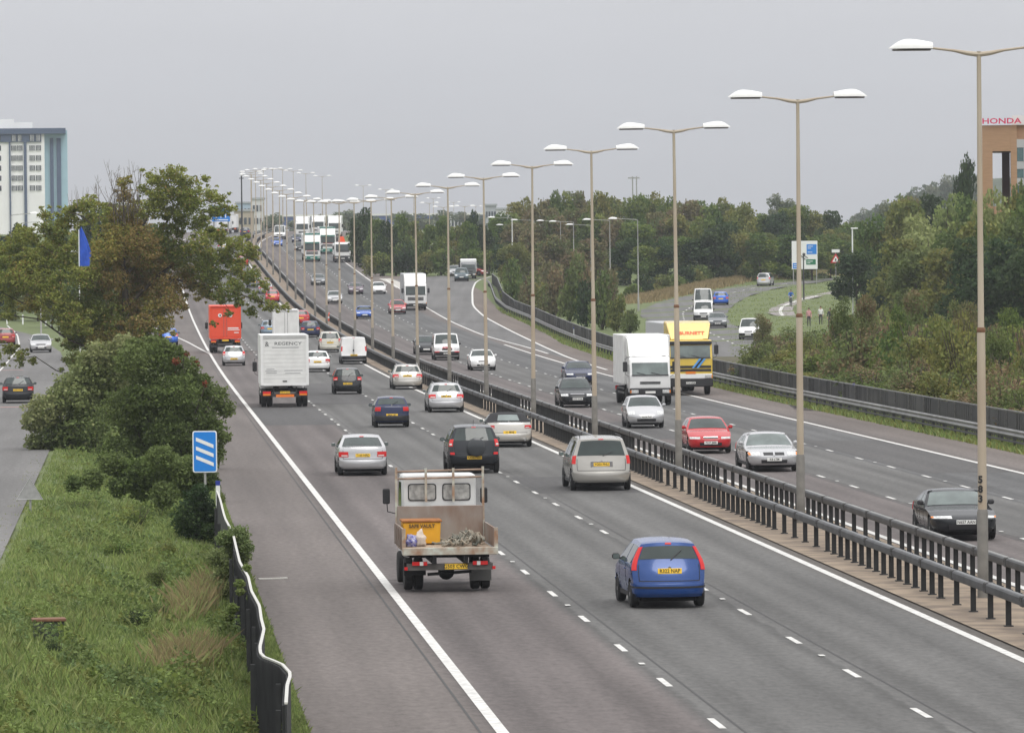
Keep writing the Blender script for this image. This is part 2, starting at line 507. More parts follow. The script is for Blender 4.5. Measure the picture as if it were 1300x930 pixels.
def marks(name, ts, parent, phase, m=mW, wd=.12, ln=2.0, gap=9.0, y0=62, y1=1150, dz=.006):
    V, Fc = [], []
    y = phase - 9 * int((phase - y0) / 9)
    while y < y1:
        b = len(V)
        for (yy_, s) in ((y - ln / 2, -1), (y - ln / 2, 1), (y + ln / 2, 1), (y + ln / 2, -1)):
            V.append((cx(yy_) + ts + s * wd / 2, yy_, G(yy_) + dz))
        Fc.append((b, b + 1, b + 2, b + 3)); y += gap
    return link(name, mesh_from(name, V, Fc, m), parent)
marks('lane_marking', LT[2], road_out, 118.0); marks('lane_marking', LT[1], road_out, 119.7)
marks('lane_marking', RT[2], road_in, 175.0); marks('lane_marking', RT[1], road_in, 149.0)
for i, (t, par, ph) in enumerate(((LT[2], road_out, 122.5), (LT[1], road_out, 124.2), (RT[2], road_in, 179.5), (RT[1], road_in, 153.5))):
    marks('road_stud', t, par, ph, wd=.11, ln=.4, gap=18.0, dz=.02, y1=520)
for t, par, a, b in ((LT[3], road_out, 60, 1250), (LT[0], road_out, 60, 1250), (RT[0], road_in, 60, 1250)):
    ys = [y for y in YS if a <= y <= b]
    road('edge_line', K(t - .1), K(t + .1), mW, ys, .006, nx=1, parent=par)
ys = [y for y in YS if y <= 480 or 620 < y <= 1250]
road('edge_line', K(RT[3] - .1), K(RT[3] + .1), mW, [y for y in YS if y <= 470], .006, nx=1, parent=road_in)
road('edge_line', K(RT[3] - .1), K(RT[3] + .1), mW, [y for y in YS if 690 <= y <= 1250], .006, nx=1, parent=road_in)
line_px('edge_line', [(488, 353.5), (510, 368), (551, 396), (576.6, 410), (615, 426), (671, 441), (700, 450)], .2, mW, .012, road_in)
line_px('edge_line', [(633, 349), (618, 351.5), (604.6, 356), (599.5, 368), (600, 388), (615, 402), (637, 414), (675.7, 433), (727, 456), (776, 471)], .22, mW, .014, road_in)
line_px('edge_line', [(268, 450), (240, 435), (210, 421), (180, 410), (150, 400)], .2, mW, .012, road_out)
line_px('nose_marking', [(487, 353), (502, 359), (512, 366)], 1.6, mWd, .009, road_in, n=12)
mTar = mat('tar_seam', (.045, .043, .042), .7, noise=.2)
for t, par in ((LT[2] + .28, road_out), (LT[1] + .3, road_out), (LT[3] - .35, road_out), (RT[1] - .25, road_in), (RT[2] + .3, road_in), (RT[3] + .4, road_in)):
    road('tar_seam', K(t - .025), K(t + .02), mTar, [y for y in YS if y <= 420], .004, nx=1, parent=par)
_rr = random.Random(6)
for k in range(13):                # transverse construction joints and old patches
    Y = 88 + k * 24 + _rr.uniform(-6, 6); t0 = _rr.choice([LT[3], LT[2], LT[1], -16.2, RT[0], RT[1], RT[2]]); par = road_out if t0 < 0 else road_in
    wdt = 3.4 if t0 != -16.2 else 2.9
    road('tar_joint', K(t0 + .1), K(t0 + wdt), mTar, [Y, Y + .07], .0035, nx=2, parent=par)
mPat = asphalt('asphalt_patch', [(-20, (.088, .086, .086)), (20, (.098, .095, .093))], GR)
for (t0, w_, y0, y1, par) in ((-13.0, 3.3, 262, 296, road_out), (-9.5, 3.4, 300, 352, road_out), (1.2, 3.3, 236, 262, road_in), (-6.0, 3.4, 182, 196, road_out), (8.3, 3.3, 196, 232, road_in)):
    road('resurfaced_patch', K(t0), K(t0 + w_), mPat, list(np.linspace(y0, y1, 6)), .002, nx=2, parent=par)
# litter on the hard shoulder
mb = MB(); mb.box((0, 0, .02), (.62, .10, .03)); mb.box((.33, .05, .02), (.16, .12, .03)); p = at(344, 735); mb.build('litter_strip', mat('litter_white', (.55, .54, .5)), None, loc=p, rot=(0, 0, .3), label='strip of pale litter lying on the hard shoulder', cat='litter')

# slip road that joins from the right, beyond the nose
sheet_px('slip_lane', [(489, 354.5), (510, 368), (551, 396.8), (576.6, 411), (615, 427), (671, 442), (715, 454)], [(604, 356.5), (599.5, 368), (600, 388), (615, 402), (637, 414), (675.7, 433), (722, 454.5)], mS, .0025, n=60)
sheet_px('slip_road', [at(500, 354), at(540, 351.5), at(560, 350.0)], [at(556, 356), at(600, 356), at(640, 353)], mS, .004, n=10)
for a in ((430, 250, 'left', 0),):
    pass
# service road on the far left
def sl_l(Y): return float(np.interp(Y, [0, 450, 520, 600, 680], [-37, -37, -36, -42, -60]))
def sl_r(Y): return float(np.interp(Y, [0, 300, 400, 460, 520, 600, 680], [-22.4, -22.6, -23.8, -25.2, -28, -37, -54]))
side = road('service_road', sl_l, sl_r, mS, [y for y in YS if y <= 680], -.02, nx=4)
line_px('centre_line', [at(-60, 520), at(0, 470), at(25, 440), at(22, 424), at(8, 412)], .14, mW, .0, side)
for (x0, y0, x1, y1) in ((-60, 517.5, 51, 515.5), (-60, 470.5, 38, 469)):
    a, b = at(x0, y0), at(x1, y1)
    line_px('rumble_bar', [a, b], .55, mPink, -.012, side, n=8)
    line_px('rumble_line', [a + Vector((0, .5, 0)), b + Vector((0, .5, 0))], .18, mWd, -.010, side, n=8)
# the road curving away on the right, and the cycle path beside it
SRL = [at(1010, 520), at(940, 470), at(885, 440), at(838, 415), at(813, 401), at(814, 393), at(835, 384), at(860, 378), at(895, 370.5), at(931, 364.6), at(985, 359.0), at(1056, 353.2)]
SRR = [at(1300, 540), at(1110, 486), at(1020, 449), at(955, 423), at(927, 410), at(922, 400), at(926, 392), at(934, 384.5), at(952, 375), at(982, 366.5), at(1013, 361.5), at(1060, 355.3)]
sr = sheet_px('side_road', SRL, SRR, mS, .0, n=90, nx=4)
mid = [(a + b) / 2 for a, b in zip(SRL, SRR)]
def dash_line(name, pts, wd, ln, gap, m, dz, parent):
    L = [0]
    for a, b in zip(pts, pts[1:]): L.append(L[-1] + (b - a).length)
    f = lambda q: Vector((float(np.interp(q, L, [p.x for p in pts])), float(np.interp(q, L, [p.y for p in pts])), 0))
    V, Fc = [], []; q = 0
    while q < L[-1] - ln:
        a, b = f(q), f(q + ln); d = (b - a).normalized(); s = Vector((-d.y, d.x, 0)) * wd / 2
        k = len(V)
        for p in (a - s, a + s, b + s, b - s): V.append((p.x, p.y, G(p.y) + dz))
        Fc.append((k, k + 1, k + 2, k + 3)); q += ln + gap
    return link(name, mesh_from(name, V, Fc, m), parent)
dash_line('lane_marking', mid, .15, 3.0, 5.0, mW, .006, sr)
path = sheet_px('cycle_path', [(1000, 401.5), (985, 400.5), (974, 397), (978, 391), (991, 386), (1013, 378.5), (1040, 372.5), (1066, 367.8), (1100, 364)],
    [(1012, 402), (1009, 398), (1006, 393), (1008, 388), (1014, 384), (1028, 379.5), (1048, 374.5), (1070, 370), (1100, 366.5)], mat('path_tarmac', (.27, .245, .235), .9, noise=.15), .0, n=40, nx=2)
line_px('path_line', [(994, 401), (990, 395), (993, 388.5), (1013, 381), (1040, 374.6)], .35, mW, .006, path, n=30)
# ---------------------------------------------------------------- crash barriers, fences
mRail = mat('galvanised_rail', (.078, .080, .082), .55, .35, noise=.45, nscale=1.6, bump=.1)
mRailD = mat('galvanised_dull', (.052, .054, .055), .7, .2, noise=.4, nscale=2.5)
mCap = mat('rail_cap_pale', (.60, .59, .55), .5, .1, noise=.15)
mConc = mat('concrete', (.36, .35, .32), .85, noise=.25, nscale=2.0, bump=.2)
mWallp = mat('fence_panel', (.080, .078, .074), .8, col2=(.038, .038, .037), nscale=1.1, stretch=(1.0, .18, .35), bump=.2)
mWallpL = mat('fence_panel_black', (.035, .036, .038), .7, col2=(.016, .017, .018), nscale=2.0, stretch=(3, 1, .5), bump=.3)

def sweep(prof, path, name, m, parent, smooth=False, seam=None):
    """profile (across, up) swept along a list of (x, y, z); open ends are closed"""
    V, Fc = [], []; k = len(prof)
    for i, p in enumerate(path):
        a, b = Vector(path[max(i - 1, 0)]), Vector(path[min(i + 1, len(path) - 1)])
        d = (b - a); d.z = 0; d.normalize(); q = Vector((d.y, -d.x, 0))
        for (u, h) in prof: V.append(Vector(p) + q * u + Vector((0, 0, h)))
    for i in range(len(path) - 1):
        for j in range(k):
            jj = (j + 1) % k
            Fc.append((i * k + j, i * k + jj, i * k + k + jj, i * k + k + j))
    Fc += [tuple(range(k - 1, -1, -1)), tuple(range((len(path) - 1) * k, len(path) * k))]
    me = mesh_from(name, V, Fc, m)
    bm = bmesh.new(); bm.from_mesh(me); bmesh.ops.recalc_face_normals(bm, faces=bm.faces); bm.to_mesh(me); bm.free()
    return link(name, me, parent)
def pth(tf, y0, y1, step=3.0, dz=0.0):
    n = max(2, int((y1 - y0) / step) + 1)
    out = []
    for i in range(n):
        Y = y0 + (y1 - y0) * i / (n - 1)
        t = tf(Y) if callable(tf) else tf
        out.append((cx(Y) + t, Y, G(Y) + dz))
    return out
BOX = [(-.09, -.09), (-.055, -.10), (.055, -.10), (.09, -.09), (.10, -.02), (.10, .06), (.075, .09), (-.075, .09), (-.10, .06), (-.10, -.02)]
def post_mesh(h, w=.10, d=.06, nm='post', m=None, foot=True):
    mb = MB()
    # I-section post with a foot plate
    mb.box((-w / 2, 0, h / 2 - .02), (.012, d, h)); mb.box((w / 2, 0, h / 2 - .02), (.012, d, h)); mb.box((0, 0, h / 2 - .02), (w - .012, .02, h))
    if foot: mb.box((0, 0, .012), (w + .08, d + .10, .024))
    return mb.mesh(nm, m or mRailD)
def scatter_posts(root, ys, tf, mesh, dz=0.0, limit=96):
    for Y in ys[:limit]:
        t = tf(Y) if callable(tf) else tf
        link('post', mesh, root, loc=(cx(Y) + t, Y, G(Y) + dz), rot=(0, 0, heading(Y)))
    rest = ys[limit:]
    if rest:
        V, Fc = [], []
        bv = [v.co.copy() for v in mesh.vertices]; bf = [tuple(p.vertices) for p in mesh.polygons]
        for Y in rest:
            t = tf(Y) if callable(tf) else tf
            o = Vector((cx(Y) + t, Y, G(Y) + dz)); Rm = Matrix.Rotation(heading(Y), 3, 'Z'); b = len(V)
            V += [o + Rm @ v for v in bv]; Fc += [tuple(i + b for i in f) for f in bf]
        link('post', mesh_from('posts', V, Fc, mesh.materials[0]), root)['kind'] = 'stuff'
def post_ys(y0, y1, rs):
    r_ = random.Random(rs); out = []; y = y0
    while y < y1:
        sp = 2.4 if (int(y / 11) % 3 == 1) else 1.35
        out.append(y); y += sp
    return out
for (t, lab, cap, rs) in ((-1.35, 'grey box beam crash barrier along the outbound side of the central reserve', False, 1), (.55, 'grey box beam crash barrier along the inbound side of the central reserve', True, 2)):
    root = empty('crash_barrier', (0, 0, 0), label=lab, cat='crash barrier', group='crash barriers on the central reserve')
    sweep([(u, .67 + h) for u, h in BOX], pth(t, 84, 1250, 4.0), 'rail', mRail, root)
    sweep([(-.055, .762), (.055, .762), (.045, .775), (-.045, .775)], pth(t, 84, 1250, 4.0), 'rail_top', mat('rail_top_grey', (.17, .175, .18), .5, .3, noise=.3, nscale=.8) if not cap else mat('rail_top_pale', (.24, .24, .23), .5, .2, noise=.3, nscale=.8), root)
    s = 1 if cap else -1
    pm = post_mesh(.66)
    scatter_posts(root, post_ys(86, 1000, rs), t - s * .0, pm, dz=.03, limit=97)

    spm = MB(); M = Matrix.Identity(4)
    spm.box((0, 0, 0), (.222, .30, .215), M, bev=.02)
    for q in (-.1, .1):
        for sd in (-1, 1): spm.box((sd * .113, q, .02), (.012, .03, .03), M)
    spm = spm.mesh('splice_plate', mat('splice_dull', (.060, .058, .056), .75, noise=.4, nscale=3))
    for k in range(60):
        Y = 87.5 + 4.8 * k; M = Matrix.Translation((cx(Y) + t, Y, G(Y) + .67)) @ Matrix.Rotation(heading(Y), 4, 'Z')
        link('splice_plate', spm, root, loc=M.translation, rot=(0, 0, heading(Y)))

# right-hand double rail and the panel fence behind it
def t_rail(Y): return float(np.interp(Y, [80, 300, 440, 500, 560, 600, 640, 700, 740], [15.3, 15.3, 16.9, 18.3, 19.9, 20.4, 21.8, 25.0, 26.2]))
def t_wall(Y): return t_rail(Y) + float(np.interp(Y, [80, 500, 600], [1.05, 1.0, .9]))
root = empty('roadside_barrier', (0, 0, 0), label='two rail steel crash barrier along the grass verge in front of the dark panel fence', cat='crash barrier')
W_ = [(-.03, -.15), (.0, -.15), (.045, -.09), (.0, -.02), (.0, .02), (.045, .09), (.0, .15), (-.03, .15), (-.01, .09), (-.04, .02), (-.04, -.02), (-.01, -.09)]
sweep([(-u, .60 + h) for u, h in W_], pth(t_rail, 84, 720), 'rail', mat('rail_grey', (.24, .24, .235), .5, .3, noise=.4, nscale=.7), root)
sweep([(-.05, .24), (.0, .24), (.0, .32), (-.05, .32)], pth(t_rail, 84, 420), 'lower_rail', mRail, root)
ys = [86 + 3.2 * i for i in range(196)]
scatter_posts(root, ys, lambda Y: t_rail(Y) + .09, post_mesh(.68, foot=False), limit=98)
root = empty('panel_fence', (0, 0, 0), label='long dark panel fence with metal capping between the verge and the scrub', cat='fence')
V, Fc = [], []
ypan = []
y = 84.0
while y < 720: ypan.append(y); y += 2.4
r_ = random.Random(8)
mb_ = MB(); npan = 0
for i in range(len(ypan) - 1):
    a, b = ypan[i], ypan[i + 1]
    pa = Vector((cx(a) + t_wall(a), a, G(a))); pb = Vector((cx(b) + t_wall(b), b, G(b)))
    d = pb - pa; L = math.hypot(d.x, d.y); M = Matrix.Translation((pa + pb) / 2) @ Matrix.Rotation(math.atan2(-d.x, d.y), 4, 'Z')
    hh = 1.24 + r_.uniform(-.015, .015); mbp = mb_
    mbp.box((r_.uniform(-.02, .02), 0, hh / 2), (.05, L - .05, hh), M)
    for k in range(1, 4): mbp.box((-.03, -L / 2 + L * k / 4, hh / 2), (.02, .04, hh - .05), M)
mb_.build('panels', mWallp, root)
ym = [y for y in ypan]
sweep([(-.045, 1.26), (.045, 1.26), (.045, 1.31), (-.045, 1.31)], pth(t_wall, 84, 720), 'capping', mat('cap_grey', (.20, .20, .195), .6, .2, noise=.3, nscale=.6), root)
scatter_posts(root, ym[::2], t_wall, (lambda mb: mb.box((-.06, 0, .64), (.09, .10, 1.28)).mesh('fence_post', mat('fence_post', (.13, .128, .122), .8, noise=.3)))(MB()), limit=96)
# left-hand corrugated fence with its pale, buckled top edge
root = empty('corrugated_fence', (0, 0, 0), label='black corrugated sheet fence with buckled white top edge beside the hard shoulder', cat='fence')
pts = []
wob = [(84, -.15), (87.5, .05), (90, .28), (92.3, .12), (94.2, -.42), (96.2, -.38), (98.5, -.22), (101, -.05), (104, -.02), (108, .08), (113, -.02), (118, .05), (124, -.08), (130, -.02), (137, .06), (146, -.06), (158, .04), (172, 0), (200, 0), (240, 0), (300, 0), (380, 0)]
for Y in list(np.arange(84, 130, .9)) + list(np.arange(130, 166, 3)):
    pts.append((cx(Y) - 16.65 + float(np.interp(Y, [a for a, _ in wob], [b for _, b in wob])) * .55, Y, G(Y)))
sweep([(-.03, -.6), (.0, -.6), (.0, .93), (-.03, .93)], pts, 'sheet', mWallpL, root)
# ribs of the sheet
mb = MB()
for i in range(len(pts) - 1):
    a, b = Vector(pts[i]), Vector(pts[i + 1])
    for k in range(4 if b.y < 131 else 0):
        q = a.lerp(b, (k + .5) / 4); mb.box((q.x - .05, q.y, q.z + .16), (.05, .09, 1.5))
mb.build('ribs', mWallpL, root)
sweep([(-.035, .93), (.012, .93), (.015, .96), (-.038, .96)], pts, 'top_edge', mCap, root)
ys = [86, 91, 96, 101, 106, 111, 117, 123, 130, 138, 147, 157]
for Y in ys:
    p = min(pts, key=lambda q: abs(q[1] - Y)); mb = MB(); mb.box((0, 0, .05), (.08, .08, 1.3)); mb.build('post', mRailD, root, loc=(p[0] - .14, p[1], p[2]))

# ---------------------------------------------------------------- lamp columns
mPole = mat('column_paint', (.44, .385, .30), .6, noise=.0, col2=(.36, .29, .21), nscale=1.3, stretch=(1, 1, .25))
mPoleG = mat('column_grey', (.36, .36, .34), .55, .2, noise=.2, nscale=2.0, stretch=(1, 1, .3))
mPoleB = mat('column_base', (.21, .20, .18), .75, noise=.3, nscale=3.0)
mRust = mat('rust', (.24, .12, .065), .85, noise=.4, nscale=6.0)
mLampW = mat('lamp_shell', (.80, .80, .78), .4, noise=.06)
mLampU = mat('lamp_bowl', (.10, .09, .085), .3)
mDark = mat('dark_metal', (.05, .052, .055), .6, .3)
def lamp_head_mesh(L=.96, w=.36, h=.22):
    """flattened shell: long axis X, tip at -L"""
    V, Fc = [], []; n = 10; m = 8
    for i in range(n + 1):
        u = i / n; x = -L * u
        ww = w / 2 * (1 - abs(2 * (u - .42)) ** 3 * .55) * (1 if u < .97 else .5); hh = h * (.62 + .38 * math.sin(min(u * 1.5, 1) * math.pi / 2)) * (1 if u < .5 else max(.06, (1 - ((u - .5) / .5) ** 2.2)))
        for k in range(m + 1):
            a = math.pi * k / m
            V.append((x, ww * math.cos(a), hh * math.sin(a)))
    for i in range(n):
        for k in range(m):
            a = i * (m + 1) + k; Fc.append((a, a + 1, a + m + 2, a + m + 1))
        a = i * (m + 1); Fc.append((a, a + m + 1, a + m + 1 + m, a + m))
    Fc.append(tuple(range(m + 1))); Fc.append(tuple(range(n * (m + 1) + m, n * (m + 1) - 1, -1)))
    mb = MB(); mb.add(V, Fc, smooth=True)
    return mb.mesh('lamp_head', mLampW)
_lh = lamp_head_mesh()
_lu = MB().box((-.46, 0, -.022), (.84, .27, .05), bev=.02).mesh('lamp_bowl', mLampU)
def column_mesh(H=12.0, m=None, r0=.105, r1=.047):
    mb = MB()
    mb.tube([(0, 0, 0), (0, 0, H * .49), (0, 0, H * .495), (0, 0, H)], [r0, r0 * .86, r0 * .68, r1], n=12)
    return mb.mesh('column', m or mPole)
_cm = column_mesh()
_cb = MB().tube([(0, 0, -.1), (0, 0, 1.9), (0, 0, 2.0)], [.122, .122, .09], n=12).mesh('base_door', mPoleB)
_rs = MB().tube([(0, 0, .08), (0, 0, .10), (0, 0, .16), (0, 0, .20)], [.085, .099, .096, .07], n=12).mesh('rust_collar', mRust)
_arm = {}
for s in (-1, 1):
    _arm[s] = MB().tube([(0, 0, 11.93), (s * .25, 0, 11.96), (s * .55, 0, 12.02), (s * 1.05, 0, 12.08)], [.055, .05, .03, .024], n=8).mesh('arm', mPole)
def ord_(n): return ['first', 'second', 'third', 'fourth', 'fifth', 'sixth', 'seventh', 'eighth', 'ninth', 'tenth', 'eleventh', 'twelfth', 'thirteenth', 'fourteenth', 'fifteenth', 'sixteenth', 'seventeenth', 'eighteenth', 'nineteenth', 'twentieth'][n]
def twin_lamp(X, Y, i, rz, label):
    rt = empty('street_lamp', (X, Y, G(Y)), rz, label=label, cat='street lamp', group='twin arm street lamps on the central reserve')
    link('column', _cm, rt)
    link('base_door', _cb, rt); link('rust_collar', _rs, rt, loc=(0, 0, 12 * .49 - .12))
    for s in (-1, 1):
        link('arm', _arm[s], rt)
        h = link('lamp_head', _lh, rt, loc=(s * 1.02, 0, 12.07), rot=(0, 0, 0 if s < 0 else math.pi))
        link('lamp_bowl', _lu, h)
    return rt
rr = random.Random(3)
LY = [123.5 + 35.8 * i for i in range(31)]
LX0 = {0: 10.42, 1: 8.2}
tops = {}
for i, Y in enumerate(LY):
    X = cx(Y) - (.40 if i == 0 else .18 if i < 7 else .3)
    if i < 20: lab = 'beige twin arm street lamp on the central reserve, %s from the bottom right corner' % ord_(i)
    else: lab = 'distant beige twin arm street lamp, %s back from the crest of the motorway' % ord_(i - 20)
    rt = twin_lamp(X, Y, i, heading(Y) + rr.uniform(-.04, .04), lab)
    if i: rt.rotation_euler = (R(rr.uniform(-.35, .35)), R(rr.uniform(-.35, .35)), rt.rotation_euler[2])
    if i == 0:
        for k, ch in enumerate('583'):
            text('asset_number', ch, .21, mat('black_paint', (.02, .02, .02), .7), rt, loc=(-.055, -.108, 2.62 - k * .21), rot=(math.pi / 2, 0, 0), bold=.01)
for k, (px, ty, Y) in enumerate(((461, 236, 1290), (490, 241, 1350), (525, 247, 1420), (550, 252, 1500), (576, 257, 1600), (604, 262, 1700))):
    p = atd(px, ty, Y)
    rt = empty('street_lamp', (p.x, Y, p.z - 12), 0, label='hazy twin arm street lamp beyond the blue footbridge, %s along the bend' % ord_(k), cat='street lamp', group='hazy street lamps beyond the bridge')
    link('column', _cm, rt)
    for s in (-1, 1): link('arm', _arm[s], rt); link('lamp_head', _lh, rt, loc=(s * 1.02, 0, 12.07), rot=(0, 0, 0 if s < 0 else math.pi))
# single arm lamps by the side road
_cg = MB().tube([(0, 0, 0), (0, 0, 1.5), (0, 0, 1.55), (0, 0, 10)], [.11, .10, .07, .045], n=10).mesh('column', mPoleG)
_ag = MB().tube([(0, 0, 9.96), (-.4, 0, 10.04), (-1.9, 0, 10.12), (-2.3, 0, 10.14)], [.045, .04, .032, .03], n=8).mesh('arm', mPoleG)
def single_lamp(px, ty, Y, lab, flip=False, H=10.0, cgm=None):
    p = atd(px, ty, Y)
    z = G(Y)
    s = (p.z - z) / H
    rt = empty('road_lamp', (p.x, Y, z), math.pi if flip else 0, label=lab, cat='street lamp', group='single arm lamps beside the roads')
    rt.scale = (1, 1, s)
    link('column', cgm or _cg, rt); link('arm', _ag, rt)
    link('lamp_head', _lh, rt, loc=(-2.2, 0, 10.12))
_SL = [(809.5, 279, 600, 'beside the tan grass at the road bend'), (774, 280, 650, 'in the brown bushes left of the tan grass'), (750, 286, 700, 'half hidden in brown bushes'),
       (728, 282, 720, 'against the brown tree crown'), (711.5, 281, 735, 'against the yellowish tree crown'), (678, 280, 755, 'close beside the slip road fence'), (659, 286, 770, 'between two brown bushes above the slip road'),
       (812, 281, 668, 'second behind the tan grass'), (699, 284, 800, 'among the brown trees')]
for (px, ty, Y, l) in _SL[:7]: single_lamp(px, ty, Y, 'grey single arm street lamp ' + l)
single_lamp(650, 277, 720, 'white single arm lamp at the top of the slip road', cgm=MB().tube([(0, 0, 0), (0, 0, 10)], [.09, .05], n=8).mesh('column', mLampW))
for k, (px, ty, Y) in enumerate(((20, 272, 520), (76, 350, 560))):
    pass
for (px, ty, Y, l) in ((14, 273, 640, 'at the far left below the tower'), (27, 283, 700, 'between dark trees below the tower block'), (51, 322, 470, 'standing over the side of the service road'), (75, 322, 520, 'left of the blue flag')):
    single_lamp(px, ty, Y, 'grey single arm street lamp ' + l, flip=True)
p = atd(306.5, 222, 820)
rt = empty('camera_mast', (p.x, 820, G(820)), 0, label='dark grey mast on the outbound verge left of the lamp row', cat='mast')
Hm = p.z - G(820)
MB().tube([(0, 0, 0), (0, 0, Hm)], [.16, .09], n=10).build('mast', mDark, rt)
MB().box((0, -.1, Hm), (.35, .5, .3), bev=.05).build('camera_head', mLampW, rt)
MB().box((0, -.05, Hm - .5), (.7, .2, .12)).build('bracket', mDark, rt)
# far lamps seen behind the side roads
for k, (px, ty, Y) in enumerate(((545, 258, 1150), (563, 263, 1000), (590, 262, 1050))):
    p = atd(px, ty, Y)
    rt = empty('street_lamp', (p.x, Y, p.z - 12), 0, label=['thin hazy lamp standing over the hedge beyond the slip road', 'second hazy lamp over the hedge beyond the slip road', 'third hazy lamp over the hedge beyond the slip road'][k], cat='street lamp')
    link('column', _cm, rt)
    for s in (-1, 1): link('arm', _arm[s], rt); link('lamp_head', _lh, rt, loc=(s * 1.02, 0, 12.07), rot=(0, 0, 0 if s < 0 else math.pi))

# ---------------------------------------------------------------- signs and small roadside things
mBlue = mat('sign_blue', (.010, .22, .70), .4, noise=.05)
mSignW = mat('sign_white', (.82, .83, .82), .4, noise=.04)
mSignG = mat('sign_green', (.01, .17, .08), .4)
mRedS = mat('sign_red', (.55, .02, .03), .4)
def plate(w, h, r, d=.02):
    pts = []
    for (cx_, cy_, a0) in ((w / 2 - r, h / 2 - r, 0), (-w / 2 + r, h / 2 - r, 90), (-w / 2 + r, -h / 2 + r, 180), (w / 2 - r, -h / 2 + r, 270)):
        for k in range(5):
            a = R(a0 + 22.5 * k); pts.append((cx_ + r * math.cos(a), cy_ + r * math.sin(a)))
    return pts
Y = 168.0
p = atd(260, 573, Y); s = Y / F
rt = empty('countdown_marker', (p.x, Y, G(Y) - .3), R(2), label='blue exit countdown sign with three white slanting bars beside the bushes', cat='road sign')
zc = p.z - G(Y) + .3; w_, h_ = 31 * s, 53 * s
MB().prism(plate(w_, h_, .07), 0, .03, 'Y').build('border', mSignW, rt, loc=(0, 0, zc))
MB().prism(plate(w_ - .07, h_ - .07, .05), -.008, -.001, 'Y').build('face', mBlue, rt, loc=(0, 0, zc))
mb = MB()
for k in (.27, 0, -.27):
    a, b = w_ * .36, .10
    mb.prism([(-a, k + .05 + a * .42 + .0), (-a, k - .06 + a * .42), (a, k - .06 - a * .42), (a, k + .05 - a * .42)], -.014, -.0085, 'Y')
mb.build('bars', mSignW, rt, loc=(0, 0, zc))
MB().tube([(0, .06, 0), (0, .06, zc + .3)], .038, n=8).build('pole', mPoleG, rt)
mGreyP0 = mat('rim_grey', (.5, .5, .5), .6)
# back of a triangular sign beside the service road
Y = 185; p = at(38, 648)
rt = empty('triangle_sign', (p.x, p.y, p.z - .4), R(-12), label='grey back of a triangular road sign in the grass by the service road', cat='road sign')
MB().prism([(-.42, 0), (.42, 0), (0, .66)], 0, .03, 'Y').build('sign_back', mat('sign_back', (.42, .42, .41), .5, .3, noise=.2), rt, loc=(0, 0, .75))
MB().tube([(-.42, 0, .75), (.42, 0, .75), (0, 0, 1.41), (-.42, 0, .75)], .013, n=5).build('rim', mGreyP0, rt)
MB().tube([(0, .06, -.1), (0, .06, 1.2)], .035, n=8).build('pole', mPoleG, rt)
# rusty board in the grass
p = at(62, 800); rt = empty('rusty_board', (p.x, p.y, p.z - .35), R(8), label='rusty metal cabinet top overgrown by ivy in the grass strip', cat='cabinet')
MB().box((0, 0, .25), (.62, .4, .6), bev=.02).build('cabinet', mat('cabinet_green', (.04, .05, .03), .8), rt)
MB().box((0, 0, .58), (.70, .46, .06), bev=.01).build('lid', mat('rusty_lid', (.21, .10, .055), .8, noise=.3), rt)
# marker posts with blue tops
_mp = MB().box((0, 0, .5), (.13, .05, 1.0), bev=.015).mesh('marker_body', mSignW)
_mt = MB().box((0, -.0, .93), (.136, .058, .14)).mesh('blue_band', mat('deep_blue', (.02, .04, .30), .5))
for k, (px, py, l) in enumerate(((1084, 518, 'in front of the panel fence between the two right lamp columns'), (729, 430, 'by the fence above the merging slip road'), (277, 652, 'at the overgrown end of the corrugated fence'))):
    p = at(px, py); p.x -= .0
    rt = empty('marker_post', (p.x, p.y, p.z + (.25 if k == 0 else 0)), 0, label='white marker post ' + l, cat='marker post', group='motorway marker posts')
    link('marker_body', _mp, rt); link('blue_band', _mt, rt)
# traffic cones on the central reserve
def cone(px, py, lab, s=1.0):
    p = at(px, py); rt = empty('traffic_cone', p, 0, label=lab, cat='traffic cone'); rt.scale = (s, s, s)
    mb = MB(); mb.lathe([(.20, .04), (.16, .2), (.10, .5), (.04, .78), (.035, .80)], 14); mb.build('cone', mat('cone_orange', (.75, .10, .03), .5), rt)
    MB().box((0, 0, .03), (.5, .5, .05), bev=.02).build('cone_base', mat('cone_base', (.05, .05, .05), .8), rt)
    MB().lathe([(.155, .27), (.118, .46)], 14).build('reflective_band', mSignW, rt)
cone(418, 408, 'orange traffic cone standing on the central reserve between the barriers', 1.15)
# orange emergency telephone box
p = at(482, 330); rt = empty('emergency_phone', p, 0, label='orange emergency telephone post on the inbound grass verge', cat='telephone')
MB().box((0, 0, .55), (.12, .12, 1.1)).build('post', mPoleG, rt)
MB().box((0, 0, 1.25), (.42, .4, .75), bev=.06).build('phone_box', mat('phone_orange', (.85, .16, .04), .45), rt)
MB().box((0, 0, 1.68), (.5, .48, .1), bev=.03).build('hood', mat('phone_orange', (.85, .16, .04), .45), rt)
